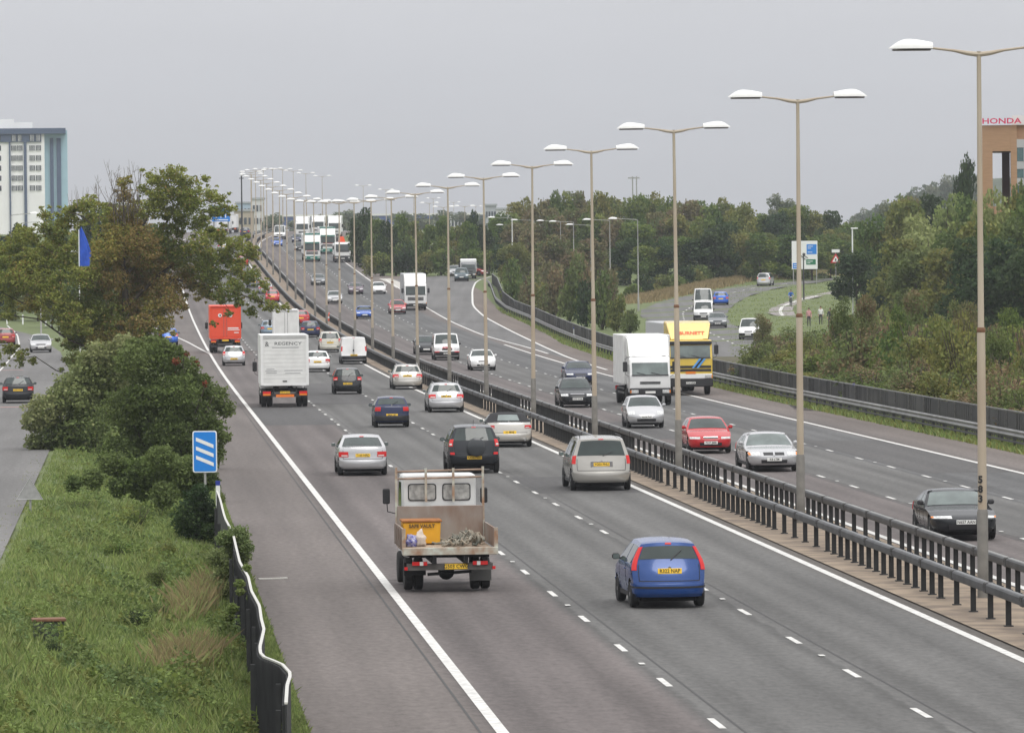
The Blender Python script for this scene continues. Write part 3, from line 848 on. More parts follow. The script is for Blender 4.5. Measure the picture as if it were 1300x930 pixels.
# A large direction sign by the side road
Y = 705; p0 = atd(1005, 306, Y); p1 = atd(1038, 341.5, Y)
wS, hS = p1.x - p0.x, p0.z - p1.z; xc, zc = (p0.x + p1.x) / 2, (p0.z + p1.z) / 2
gz = G(Y) ; rt = empty('direction_sign', (xc, Y, gz), 0, label='large white direction sign with blue and green panels on posts by the side road', cat='road sign')
MB().box((0, .05, zc - gz), (wS, .08, hS), bev=.02).build('board', mSignW, rt)
mGreyB = mat('sign_grey_line', (.5, .5, .52), .5)
def pan(name, u0, v0, u1, v1, m, dy=-.004):
    x0, x1 = (u0 - .5) * wS, (u1 - .5) * wS; z0, z1 = zc - gz + (.5 - v0) * hS, zc - gz + (.5 - v1) * hS
    return MB().box(((x0 + x1) / 2, dy, (z0 + z1) / 2), (x1 - x0, .012, z0 - z1)).build(name, m, rt)
pan('blue_panel', .58, .12, .965, .47, mBlue); pan('green_panel', .56, .65, .93, .84, mSignG); pan('blue_panel', .04, .78, .24, .97, mBlue); pan('grey_border', .30, .0, .315, 1.0, mGreyB)
mb = MB()
for (u, v, l) in ((.62, .19, .2), (.62, .26, .13), (.62, .40, .18), (.60, .72, .22), (.60, .78, .12), (.07, .84, .12), (.07, .91, .12), (.4, .1, .1), (.12, .35, .12), (.12, .42, .08)):
    mb.box(((u + l / 2 - .5) * wS, -.014, zc - gz + (.5 - v) * hS), (l * wS, .008, .022 * hS))
mb.build('lettering', mSignW, rt)
mb = MB(); mb.tube([((.62 - .5) * wS, -.03, zc - gz - .1 * hS), ((.42 - .5) * wS, -.03, zc - gz + .02 * hS), ((.46 - .5) * wS, -.03, zc - gz + .08 * hS)], .045, n=6); mb.tube([((.36 - .5) * wS, -.03, zc - gz - .02 * hS), ((.53 - .5) * wS, -.03, zc - gz - .16 * hS)], .05, n=6); mb.build('route_symbol', mDark, rt)
for x in (-.44, -.05, .46): MB().tube([(x * wS, .15, -.1), (x * wS, .15, zc - gz)], .07, n=8).build('post', mPoleG, rt)
# lamp like CCTV mast beside it
Y = 640; p = atd(1020, 324, Y); rt = empty('camera_pole', (p.x, Y, G(Y)), 0, label='dark pole with a small camera in front of the white direction sign', cat='camera pole')
hP = p.z - G(Y); MB().tube([(0, 0, 0), (0, 0, hP)], [.09, .06], n=8).build('pole', mDark, rt); MB().box((0.05, -.1, hP + .1), (.3, .6, .3), bev=.06).build('camera', mDark, rt)
# red and white warning triangle
Y = 640; p = atd(1061, 328, Y); rt = empty('warning_sign', (p.x, Y, G(Y)), 0, label='red and white warning triangle beside the dark evergreen tree', cat='road sign')
hP = p.z - G(Y); MB().prism([(-.62, -.5), (.62, -.5), (0, .58)], 0, .03, 'Y').build('border', mRedS, rt, loc=(0, 0, hP)); MB().prism([(-.40, -.38), (.40, -.38), (0, .30)], -.01, -.002, 'Y').build('face', mSignW, rt, loc=(0, 0, hP))
MB().box((0, 0.02, hP + .85), (.9, .03, .35)).build('top_plate', mSignW, rt); MB().tube([(0, .06, 0), (0, .06, hP + .8)], .045, n=8).build('pole', mPoleG, rt)
MB().box((0, 0.0, 0), (.14, .012, .3)).build('symbol', mDark, rt, loc=(0, -.017, hP - .15))
# gantry style lane sign over the outbound carriageway, half behind the tree
Y = 900; p0 = atd(269, 261, Y); p1 = atd(292, 281, Y); gz = G(Y); wS, hS = p1.x - p0.x, p0.z - p1.z; zc = (p0.z + p1.z) / 2 - gz
rt = empty('lane_sign', ((p0.x + p1.x) / 2, Y, gz), 0, label='blue motorway lane sign with white arrows behind the tree top', cat='road sign')
MB().box((0, .06, zc), (wS, .1, hS), bev=.02).build('board', mBlue, rt)
mb = MB()
for k in (-.26, 0, .26):
    x = k * wS; mb.box((x, -.01, zc - hS * .02), (.14, .02, hS * .5)); mb.prism([(x - .28, zc + hS * .18), (x + .28, zc + hS * .18), (x, zc + hS * .38)], -.02, 0, 'Y')
mb.box((0, -.01, zc - hS * .4), (wS * .8, .02, .14))
mb.build('arrows', mSignW, rt)
for x in (-.4, .4): MB().tube([(x * wS, .2, -3), (x * wS, .2, zc)], .12, n=8).build('post', mPoleG, rt)
# blue banners left, seen through the foreground tree
Y = 345; p0 = atd(100, 288, Y); p1 = atd(102, 338, Y)
rt = empty('banner_flag', (p0.x, Y, G(Y)), 0, label='tall blue banner flag on a white pole seen among the tree leaves', cat='flag')
hP = p0.z - G(Y); hb = p0.z - p1.z
MB().tube([(0, 0, 0), (0, 0, hP + .1)], [.05, .03], n=8).build('pole', mSignW, rt)
V, Fc = [], []
for d in (0, .02):
    for i in range(9):
        u = i / 8; wv = .10 + .62 * min(1, u * 1.5) ** .8
        for k in range(5): V.append((.04 + wv * k / 4, d + .05 * math.sin(k * 1.6 + u * 5), hP - u * hb))
for d in (0, 45):
    for i in range(8):
        for k in range(4): a = d + i * 5 + k; Fc.append((a, a + 1, a + 6, a + 5))
MB().add(V, Fc).build('banner', mat('flag_blue', (.015, .09, .55), .6, noise=.2, nscale=2), rt)

# ---------------------------------------------------------------- buildings, bridge
mBWhite = mat('tower_white', (.88, .88, .87), .7, noise=.06, nscale=.2)
mNavy = mat('tower_navy', (.075, .105, .17), .5)
mSky = mat('tower_glass_blue', (.38, .56, .64), .3, noise=.1, nscale=.3)
mWin = mat('window_dark', (.06, .075, .09), .15, noise=.3, nscale=2.0)
Y = 1150.0; k = Y / F
def bx(px): return atd(px, 260, Y).x
def bz(py): return atd(40, py, Y).z
gz = G(Y)
X0, X1 = bx(-34), bx(57); Zt = bz(163)
rt = empty('tower_block', (X0, Y, gz), R(4.6), label='white tower block with navy bands and pale blue end bay', cat='building')
hT = Zt - gz; wT = X1 - X0
MB().box((wT / 2, 9, hT / 2), (wT, 18, hT)).build('wall', mBWhite, rt)
def X_(px): return bx(px) - X0
# wing with the pale blue cladding, turned slightly
xa, xb = X_(55), X_(86)
MB().box(((xa + xb) / 2, 9.4, (hT - .4) / 2), (xb - xa, 16, hT - .4)).build('blue_bay', mSky, rt)
MB().box(((X_(-36) + X_(84)) / 2, 8.7, hT - .55), (X_(84) - X_(-36), 18.9, 1.15)).build('cornice', mNavy, rt)
MB().box(((X_(-34) + X_(53)) / 2, -.1, hT - 1.95), (X_(53) - X_(-34), .5, 1.6)).build('top_band', mNavy, rt)
for px, w_ in ((12, 2.0), (31.5, 3.6)): MB().box((X_(px + 1), -.2, (hT - 2) / 2), (w_ * k, .5, hT - 2)).build('vertical_band', mNavy, rt)
for px, w_ in ((66, 4.5), (75, 5.5)): MB().box((X_(px), 1.2, (hT - 2) / 2), (w_ * k, .7, hT - 2)).build('window_band', mNavy, rt)
MB().box((X_(2), 8, hT + .9), (X_(12) - X_(-20), 8, 2.2)).build('roof_plant', mBWhite, rt)
MB().box((X_(28), 8, hT + .6), (X_(42) - X_(14), 6, 1.5)).build('roof_plant', mBWhite, rt)
_wm = {}
def win_mesh(w_, h_=1.35):
    key = round(w_, 2)
    if key not in _wm: _wm[key] = MB().box((0, 0, 0), (w_, .18, h_)).mesh('window', mWin)
    return _wm[key]
_fr = MB().box((0, 0, 0), (.07, .26, 1.35)).mesh('mullion', mBWhite)
for f in range(12):
    z = hT - 1.95 - f * 12.75 * k * .995
    if z < 8: break
    for (a, b) in ((-14, 2), (15, 21.5), (22.5, 29), (38, 44.5), (46, 52.5)):
        w_ = (b - a) * k; o = link('window', win_mesh(w_, 1.05 if f == 0 else 1.15), rt, loc=((X_(a) + X_(b)) / 2, (-.36 if f == 0 else -.03), z))
        for q in (-.25, 0, .25): link('mullion', _fr, o, loc=(q * w_, -.03, 0))
        if f > 0: 
            pass
# office with red lettering on the right
Y = 480.0; k = Y / F
mBrick = mat('office_brick', (.40, .24, .14), .8, noise=.12, nscale=1.2, stretch=(1, 1, 6)); mGlz = mat('office_glass', (.10, .17, .18), .08, noise=.2); mGreyP = mat('office_grey', (.45, .45, .46), .5, .2)
def bx(px): return atd(px, 200, Y).x
def bz(py): return atd(1275, py, Y).z
X0 = bx(1247); Z1 = bz(159); gz = G(Y)
rt = empty('office_building', (X0, Y, gz), R(-4.9), label='tan brick office building with red roof lettering behind the lamp column', cat='building')
hB = Z1 - gz; U = lambda px: bx(px) - X0; Wz = lambda py: bz(py) - gz
mb = MB(); D = 12
mb.box(((U(1247) + U(1260)) / 2, D / 2, hB / 2), (U(1260) - U(1247), D, hB)); mb.box(((U(1260) + U(1283)) / 2, D / 2, (hB + Wz(192)) / 2), (U(1283) - U(1260), D, hB - Wz(192)))
mb.box(((U(1260) + U(1283)) / 2, D / 2, Wz(262) / 2), (U(1283) - U(1260), D, Wz(262)))
mb.box(((U(1283) + U(1291)) / 2, D / 2, hB / 2), (U(1291) - U(1283) - .01, D, hB))
mb.box(((U(1291) + U(1400)) / 2, D / 2 + .8, hB / 2), (U(1400) - U(1291), D, hB)); mb.build('wall', mBrick, rt)
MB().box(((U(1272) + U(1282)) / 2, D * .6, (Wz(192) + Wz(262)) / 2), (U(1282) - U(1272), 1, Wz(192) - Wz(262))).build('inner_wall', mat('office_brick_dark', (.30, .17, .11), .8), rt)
MB().box(((U(1280) + U(1400)) / 2, D / 2 + .5, hB + .02 + .4), (U(1400) - U(1290), D, .8)).build('roof_edge', mat('roof_white', (.7, .7, .7), .5), rt)
for (a, b) in ((188, 205), (215, 226), (236, 248)):
    o = MB().box((U(1345), .35, (Wz(a) + Wz(b)) / 2), (U(1400) - U(1292), .6, Wz(a) - Wz(b))).build('window', mGlz, rt)
    for q in (1300, 1312, 1325): MB().box((U(q), .0, (Wz(a) + Wz(b)) / 2), (.1, .15, Wz(a) - Wz(b))).build('mullion', mGreyP, o)
for (a, b) in ((177, 187.8), (205.2, 214.8), (226.2, 235.8)): MB().box((U(1345), .42, (Wz(a) + Wz(b)) / 2), (U(1400) - U(1291.5), .85, Wz(a) - Wz(b) - .02)).build('panel', mGreyP, rt)
t = text('lettering', 'HONDA', 1.0, mat('letter_red', (.62, .02, .10), .4), rt, rot=(math.pi / 2, 0, 0), ext=.08, align='LEFT', bold=.02)
bb = t.data.vertices; xs = [v.co.x for v in bb]; ysx = [v.co.y for v in bb]
ww, hh = U(1297) - U(1247.5), Wz(151) - Wz(158.2)
t.data.transform(Matrix.Translation((-min(xs), -min(ysx), 0))); t.data.transform(Matrix.Diagonal((ww / (max(xs) - min(xs)), hh / (max(ysx) - min(ysx)), 1, 1))); t.location = (U(1247.5), -.2, hB + .12)
# footbridge with a blue parapet far along the motorway
Y = 1650.0
a, b = atd(330, 280, Y), atd(640, 279, Y)
rt = empty('road_bridge', (0, Y, 0), 0, label='long blue and white bridge deck crossing far down the motorway', cat='bridge')
zc = (a.z + b.z) / 2; L = b.x - a.x; xm = (a.x + b.x) / 2
MB().box((xm, 0, zc), (L, 8, 2.6)).build('deck', mat('bridge_blue', (.06, .10, .26), .6), rt)
MB().box((xm, -4.2, zc + 1.6), (L, .3, .55)).build('parapet', mat('bridge_white', (.7, .7, .68), .6), rt)
for px in (345, 395, 470, 540, 610): q = atd(px, 280, Y); MB().box((q.x, 0, zc - 8), (1.6, 4, 16)).build('pier', mConc, rt)
# low buildings on the skyline
mTan = mat('far_tan', (.42, .36, .28), .8); mGw = mat('far_grey', (.36, .38, .40), .7); mFw = mat('far_white', (.62, .62, .62), .7)
def far_block(x0, x1, yt, Y, m, lab, nw=4, nr=2):
    a, b = atd(x0, yt, Y), atd(x1, yt, Y); gz = G(Y) - 3; h = a.z - gz
    r_ = empty('far_building', (a.x, Y, gz), 0, label=lab, cat='building', group='low buildings on the skyline')
    wB = b.x - a.x; MB().box((wB / 2, 6, h / 2), (wB, 12, h)).build('wall', m, r_)
    MB().box((wB / 2, 6, h + .2), (wB + .6, 12.6, .5)).build('roof', mGw, r_)
    wm = MB().box((0, 0, 0), (wB / nw * .6, .2, 1.6)).mesh('window', mWin)
    for i in range(nw):
        for j in range(nr): link('window', wm, r_, loc=(wB * (i + .5) / nw, -.05, h - 2.4 - j * 3.4))
far_block(297, 320, 268, 1350, mTan, 'tan block behind the trees left of the lamp row', 4, 3)
far_block(320, 333, 253, 1500, mFw, 'pale tall block between the far lamp columns', 3, 5)
far_block(300, 318, 258, 1700, mat('far_blue', (.35, .45, .55), .7), 'pale blue block behind the tan one on the skyline', 4, 4)
far_block(616, 630, 261, 1500, mGw, 'grey office block above the slip road hedge', 4, 4)
far_block(630, 655, 266, 1450, mFw, 'white low office right above the slip road', 5, 3)
far_block(568, 590, 272, 1500, mFw, 'low white roofed shed above the hedge', 5, 1)
# distant pylon like mast on the ridge
for (px, yt) in ((803, 224), (808, 224)):
    Y = 1100; p = atd(px, yt, Y); z0 = G(Y)
    rt = empty('antenna_mast', (p.x, Y, z0), 0, label='thin %s antenna mast rising over the brown wood' % ('left' if px < 805 else 'right'), cat='mast')
    h = p.z - z0; MB().tube([(0, 0, 0), (0, 0, h)], .12, n=6).build('pole', mPoleG, rt); MB().box((-.3 if px < 805 else .0, 0, h - .3), (1.2, .2, .25)).build('antenna', mPoleG, rt)
Y = 560; p = atd(1082, 290, Y); rt = empty('lamp_pole', (p.x, Y, G(Y)), 0, label='thin white lamp pole in front of the right hand trees', cat='pole'); h = p.z - G(Y)
MB().tube([(0, 0, 0), (0, 0, h)], .07, n=8).build('pole', mSignW, rt); MB().box((.2, 0, h), (.7, .25, .14), bev=.04).build('lamp_head', mSignW, rt)

_bo = MB().box((0, 0, .45), (.16, .16, 1.0), bev=.03).mesh('bollard_body', mSignW)
_bt = MB().box((0, 0, .80), (.165, .165, .12)).mesh('reflective_band', mDark)
for k, (px, py) in enumerate(((9, 411), (29, 411.5), (58, 413), (65, 414.5))):
    rt = empty('bollard', at(px, py), 0, label='white bollard on the grass beside the service road bend, %s from the left' % ord_(k), cat='bollard', group='white bollards by the service road')
    link('bollard_body', _bo, rt); link('reflective_band', _bt, rt)
# ---------------------------------------------------------------- vehicles
mGlass = mat('vehicle_glass', (.034, .050, .047), .04, 0, .65, noise=.35, nscale=1.4)
mGlassG = mat('vehicle_glass_pale', (.16, .20, .19), .12, 0, .8, noise=.45, nscale=1.2)
mTyre = mat('tyre', (.018, .018, .018), .85)
mRim = mat('rim', (.30, .30, .31), .35, .7)
mHub = mat('hub_dark', (.05, .05, .05), .6)
mTrim = mat('black_trim', (.022, .022, .024), .6)
mTail = mat('tail_lens', (.62, .018, .018), .25)
mAmber = mat('amber_lens', (.75, .22, .02), .25)
mHead = mat('headlamp_lens', (.80, .81, .80), .12, .2, 1.0, noise=.4, nscale=14)
mRev = mat('clear_lens', (.65, .63, .6), .2)
mPlY = mat('plate_yellow', (.95, .60, .04), .5)
mPlW = mat('plate_white', (.78, .78, .75), .5)
mInk = mat('plate_ink', (.02, .02, .02), .6)
mChrome = mat('chrome', (.55, .55, .56), .15, .95)
mUnder = mat('underside', (.012, .012, .013), .9)
def paint(name, c, metal=0.25, dirt=.12):
    return mat('paint_' + name, c, .22 if max(c) > .2 else .14, metal if max(c) > .2 else 0.0, .5, noise=dirt, nscale=1.3, coat=.5 if max(c) > .2 else .0)
P = dict(silver=paint('silver', (.55, .55, .56), .45), warm=paint('warm_silver', (.56, .54, .50), .35), champagne=paint('champagne', (.44, .425, .39), .4), white=paint('white', (.84, .84, .83), 0),
         blue=paint('blue', (.008, .055, .23), .2), navy=paint('navy', (.018, .026, .075), .3), black=paint('black', (.016, .018, .021), .3), red=paint('red', (.48, .016, .022), 0), maroon=paint('dull_red', (.30, .04, .04), .1),
         grey=paint('grey', (.16, .17, .18), .4), mauve=paint('mauve', (.13, .09, .12), .4), sky=paint('pale_blue', (.22, .29, .36), .4), bright=paint('bright_blue', (.02, .12, .55), .2), jeep=paint('blue_grey', (.11, .15, .17), .4),
         yellow=paint('yellow', (.78, .56, .10), 0), cream=paint('cream', (.62, .60, .52), .1), charcoal=paint('charcoal', (.018, .021, .026), .2), green=paint('green', (.01, .16, .12), .1))

class Shell:
    """body shell swept across the car from a side-view outline; y forward, x right, z up"""
    def __init__(s, c):
        s.c = c
        L, W, H = c['L'], c['W'], c['H']; h = L / 2; zl = c.get('zl', .24); b = c['belt']
        hz = c.get('hz', .70); cz = c.get('cz', b + .01); bz = c.get('bz', .55)
        yc, yw, yr, yg, zg = c['yc'], c['yw'], c['yr'], c['yg'], c['zg']
        yd, zd = c.get('yd', -h + .10), c.get('zd', zg - .02)
        # (y, z, plan rounding, crown)
        pts = [(h - .10, zl, .30, 0), (h - .015, zl + .10, .34, 0), (h, bz - .10, .36, 0), (h - .02, bz, .36, 0), (h - .10, hz - .05, .36, .0), (h - .22, hz, .30, .02),
               (h - .22 - (h - .22 - yc) * .45, hz + (cz - hz) * .62, .20, .035), (yc + .05, cz, .22, .04), (yc, cz + .02, .26, .04), (yc + (yw - yc) * .5, cz + (H - .05 - cz) * .58, .24, .045), (yw, H - .05, .20, .05),
               (yw - .25, H - .012, .10, .045), ((yw + yr) / 2, H, .0, .045), (yr + .15, H - c.get('rs', .035), .05, .045), (yr, H - c.get('rs', .035) - .03, .12, .045)]
        s.iw0, s.iw1 = 8, 10
        s.ir0 = 14
        pts += [((yr * .45 + yg * .55), (H - .09) * .45 + zg * .55 + .02, .16, .03), (yg, zg, .16, .02)]
        s.ir1 = 16
        if yd < yg - .15: pts += [((yd + yg) / 2, (zd + zg) / 2 + .02, .16, .02), (yd, zd, .18, .01), (yd - .04, zd - .06, .18, 0)]
        pts += [(-h + .05, bz + .13, c.get('rr', .20), 0), (-h + .03, bz + .01, c.get('rr', .20), 0), (-h, bz - .05, c.get('rr', .22), 0), (-h + .005, zl + .10, .24, 0), (-h + .07, zl, .22, 0)]
        s.k = pts
        # resample, remembering where the control points are
        q = [pts[0]]; s.idx = [0]
        for a, b2 in zip(pts, pts[1:]):
            d = math.hypot(a[0] - b2[0], a[1] - b2[1]); n = max(1, int(d / c.get('res', .13)))
            for i in range(1, n + 1): q.append(tuple(a[j] + (b2[j] - a[j]) * i / n for j in range(4)))
            s.idx.append(len(q) - 1)
        s.q = q; s.h = h
        s.rear0 = s.idx[s.ir1]
    def half(s, y, z):
        c = s.c; W = c['W'] / 2; b = c['belt']; zl = c.get('zl', .24)
        if z <= b:
            u = (z - zl) / (b - zl); f = .915 + .085 * math.sin(min(max(u, 0), 1) * math.pi * .62 + .0) / 1.0
            f = min(f, 1.0) - (.012 * max(0, u - .8) / .2)
        else:
            u = (z - b) / (c['H'] - b); f = .988 - (.988 - c.get('roofw', .69)) * u ** 1.15
        p = 1 - c.get('taper', .09) * (min(abs(y) / s.h, 1)) ** 5
        return W * f * p
    def P(s, i, v, off=0.0):
        """point on the outline sample i (may be fractional) at v in -1..1; beyond 1 it runs along the flank"""
        i = max(0.0, min(i, len(s.q) - 1.0)); a = int(i); b = min(a + 1, len(s.q) - 1); f = i - a
        y, z, rx, rz = (s.q[a][j] + (s.q[b][j] - s.q[a][j]) * f for j in range(4))
        sg = 1 if i < (s.idx[9] + s.idx[12]) / 2 else -1
        vv = max(-1, min(1, v)); e = abs(v) - 1
        ye = y - sg * rx * abs(vv) ** 3.2
        z2 = z - rz * abs(vv) ** 2.6
        yE = y - sg * rx
        x = s.half(yE, z - rz) * vv
        p = Vector((x, ye, z2))
        if e > 0:
            yy = ye - sg * e; x = s.half(yy, z2) * (1 if v > 0 else -1); return Vector((x + off * (1 if v > 0 else -1), yy, z2))
        if off:
            # outward normal from the outline
            a0, b0 = s.q[max(a - 1, 0)], s.q[min(b + 1, len(s.q) - 1)]
            t = Vector((b0[0] - a0[0], b0[1] - a0[1]))
            n = Vector((0, t.y, -t.x)) if False else Vector((0, -t.y, t.x))
            if n.length > 0: n.normalize()
            if n.z * 1 + n.y * sg < 0: n = -n
            n += Vector((vv ** 5 * .9, 0, 0)); n.normalize()
            p += n * off
        return p
    def zi(s, z, rear=True):
        """outline sample at height z on the rear (or front) face"""
        rng = range(s.idx[s.ir1] if not rear else len(s.q) - 1, 0, -1)
        if rear:
            for i in range(len(s.q) - 1, s.idx[11], -1):
                z0, z1 = s.q[i][1], s.q[i - 1][1]
                if z0 <= z <= z1 and z1 > z0: return i - (z - z0) / (z1 - z0)
            return s.idx[s.ir1]
        for i in range(0, s.idx[9]):
            z0, z1 = s.q[i][1], s.q[i + 1][1]
            if z0 <= z <= z1 and z1 > z0: return i + (z - z0) / (z1 - z0)
        return s.idx[5]
    def body(s, m, wheels, wr, arches=True):
        c = s.c; zl = c.get('zl', .24); nv = c.get('nv', 12)
        V, Fc = [], []; N = len(s.q)
        for i in range(N):
            for k in range(nv + 1): V.append(s.P(i, -1 + 2 * k / nv))
        w = nv + 1
        for i in range(N - 1):
            for k in range(nv): a = i * w + k; Fc.append((a, a + 1, a + w + 1, a + w))
        rows = 8
        for side in (-1, 1):
            base = len(V)
            E = [V[i * w + (nv if side > 0 else 0)] for i in range(N)]
            for i in range(N):
                for r in range(rows + 1):
                    z = E[i].z + (zl - E[i].z) * r / rows
                    if r == 0: V.append(E[i].copy()); continue
                    V.append(Vector((s.half(E[i].y, z) * side, E[i].y, z)))
            for i in range(N - 1):
                for r in range(rows): a = base + i * (rows + 1) + r; Fc.append((a, a + 1, a + rows + 2, a + rows + 1))
        b1 = N * w; b2 = b1 + N * (rows + 1)
        for i in range(N - 1):
            Fc.append((b1 + i * (rows + 1) + rows, b2 + i * (rows + 1) + rows, b2 + (i + 1) * (rows + 1) + rows, b1 + (i + 1) * (rows + 1) + rows))
        me = bpy.data.meshes.new('body'); me.from_pydata([tuple(v) for v in V], [], Fc); me.materials.append(m); me.materials.append(mUnder)
        bm = bmesh.new(); bm.from_mesh(me)
        bmesh.ops.remove_doubles(bm, verts=bm.verts, dist=.0008)
        bmesh.ops.dissolve_degenerate(bm, dist=.0005, edges=bm.edges)
        ed = [e_ for e_ in bm.edges if e_.is_boundary]
        if ed: bmesh.ops.holes_fill(bm, edges=ed, sides=0)
        bmesh.ops.recalc_face_normals(bm, faces=bm.faces)
        for f in bm.faces:
            if all(v.co.z < zl + .01 for v in f.verts): f.material_index = 1
            f.smooth = True
        bm.to_mesh(me); bm.free()
        if arches:
            cut = MB()
            for (y, sd) in wheels:
                cut.lathe([(wr + .055, sd * (c['W'] / 2 - .30)), (wr + .055, sd * (c['W'] / 2 + .3))], 22, Matrix.Translation((0, y, wr + .01)), 'X')
            cm = cut.mesh('cut', mUnder)
            oa = bpy.data.objects.new('t1', me); ob = bpy.data.objects.new('t2', cm); COL.objects.link(oa); COL.objects.link(ob)
            md = oa.modifiers.new('b', 'BOOLEAN'); md.object = ob; md.operation = 'DIFFERENCE'; md.solver = 'FAST'
            dg = bpy.context.evaluated_depsgraph_get(); dg.update()
            me2 = bpy.data.meshes.new_from_object(oa.evaluated_get(dg))
            bpy.data.objects.remove(oa); bpy.data.objects.remove(ob)
            if len(me2.polygons) > .7 * len(me.polygons): me = me2
            me.name = 'body'
        try: me.set_sharp_from_angle(angle=R(38))
        except Exception: pass
        return me
    def patch(s, i0, i1, v0, v1, off=.008, ni=5, nv=8, inset=None):
        """thick patch lying on the shell"""
        mb = MB(); V = []; mir = []
        for lay in (off, -.012):
            for a in range(ni + 1):
                i = i0 + (i1 - i0) * a / ni
                for b in range(nv + 1):
                    f = b / nv; va, vb = v0, v1
                    if inset: va = v0 * (1 - inset * (1 - a / ni)); vb = v1 * (1 - inset * (1 - a / ni))
                    V.append(s.P(i, va + (vb - va) * f, lay))
        n = (ni + 1) * (nv + 1); Fc = []
        for a in range(ni):
            for b in range(nv):
                k = a * (nv + 1) + b; Fc.append((k, k + 1, k + nv + 2, k + nv + 1)); Fc.append((n + k, n + k + nv + 1, n + k + nv + 2, n + k + 1))
        ring = [b for b in range(nv + 1)] + [a * (nv + 1) + nv for a in range(1, ni + 1)] + [ni * (nv + 1) + b for b in range(nv - 1, -1, -1)] + [a * (nv + 1) for a in range(ni - 1, 0, -1)]
        for p, q in zip(ring, ring[1:] + ring[:1]): Fc.append((p, q, n + q, n + p))
        return mb.add(V, Fc, smooth=True)
    def sidewin(s, ya, yb, sd, lo=None, top=.075, off=.006):
        """side glass between ya and yb following the roof line"""
        c = s.c; lo = lo or c['belt'] + .03; N = 7; V = []
        E = sorted([(s.P(i, 1).y, s.P(i, 1).z) for i in range(s.idx[7], s.idx[s.ir1] + 1)])
        ys = [e_[0] for e_ in E]; zs = [e_[1] for e_ in E]
        cols = []
        for i in range(N + 1):
            y = ya + (yb - ya) * i / N; zt = float(np.interp(y, ys, zs)) - top
            cols.append((y, max(lo + .01, zt)))
        for lay in (off, -.02):
            for (y, zt) in cols:
                for r in range(4):
                    z = lo + (zt - lo) * r / 3; V.append(Vector(((s.half(y, z) + lay) * sd, y, z)))
        n = (N + 1) * 4; Fc = []
        for i in range(N):
            for r in range(3): k = i * 4 + r; Fc += [(k, k + 1, k + 5, k + 4), (n + k, n + k + 4, n + k + 5, n + k + 1)]
        ring = [0, 1, 2, 3] + [i * 4 + 3 for i in range(1, N + 1)] + [N * 4 + 2, N * 4 + 1, N * 4] + [i * 4 for i in range(N - 1, 0, -1)]
        for p, q in zip(ring, ring[1:] + ring[:1]): Fc.append((p, q, n + q, n + p))
        return MB().add(V, Fc, smooth=True)

_whc = {}
def wheel(parent, x, y, r, w=.19, cap=mRim, simple=False):
    key = (round(r, 3), round(w, 3), cap.name)
    if key not in _whc:
        t = MB().lathe([(r - .11, -w / 2 + .01), (r - .03, -w / 2), (r, -w / 2 + .03), (r, w / 2 - .03), (r - .03, w / 2), (r - .11, w / 2 - .01)], 20, axis='X').mesh('tyre', mTyre)
        rm = MB(); rm.lathe([(r - .10, -w / 2 + .025), (r - .125, -w / 2 + .04), (r - .125, w / 2 - .04), (r - .10, w / 2 - .025)], 20, axis='X')
        for k in range(5):
            a = k * 2 * math.pi / 5
            for sd in (-1, 1): rm.box((0, 0, (r - .1) / 2), (.02, .055, r - .10), Matrix.Translation((sd * (w / 2 - .028), 0, 0)) @ Matrix.Rotation(a, 4, 'X'))
        rm.lathe([(.05, -w / 2 + .008), (.05, w / 2 - .008)], 10, axis='X')
        _whc[key] = (t, rm.mesh('rim', cap))
    t, rm = _whc[key]
    o = link('wheel', t, parent, loc=(x, y, r)); link('rim', rm, o)
    return o
def number_plate(parent, s_, loc, rot, yellow, text_on=True, w=.52, h=.115):
    o = MB().box((0, 0, 0), (w, .012, h), bev=.004).build('number_plate', mPlY if yellow else mPlW, parent, loc=loc, rot=rot)
    if text_on and s_: text('lettering', s_, h * .98, mInk, o, loc=(0, -.0085, 0), rot=(math.pi / 2, 0, 0), ext=.0015, wide=.92, bold=.0015)
    return o

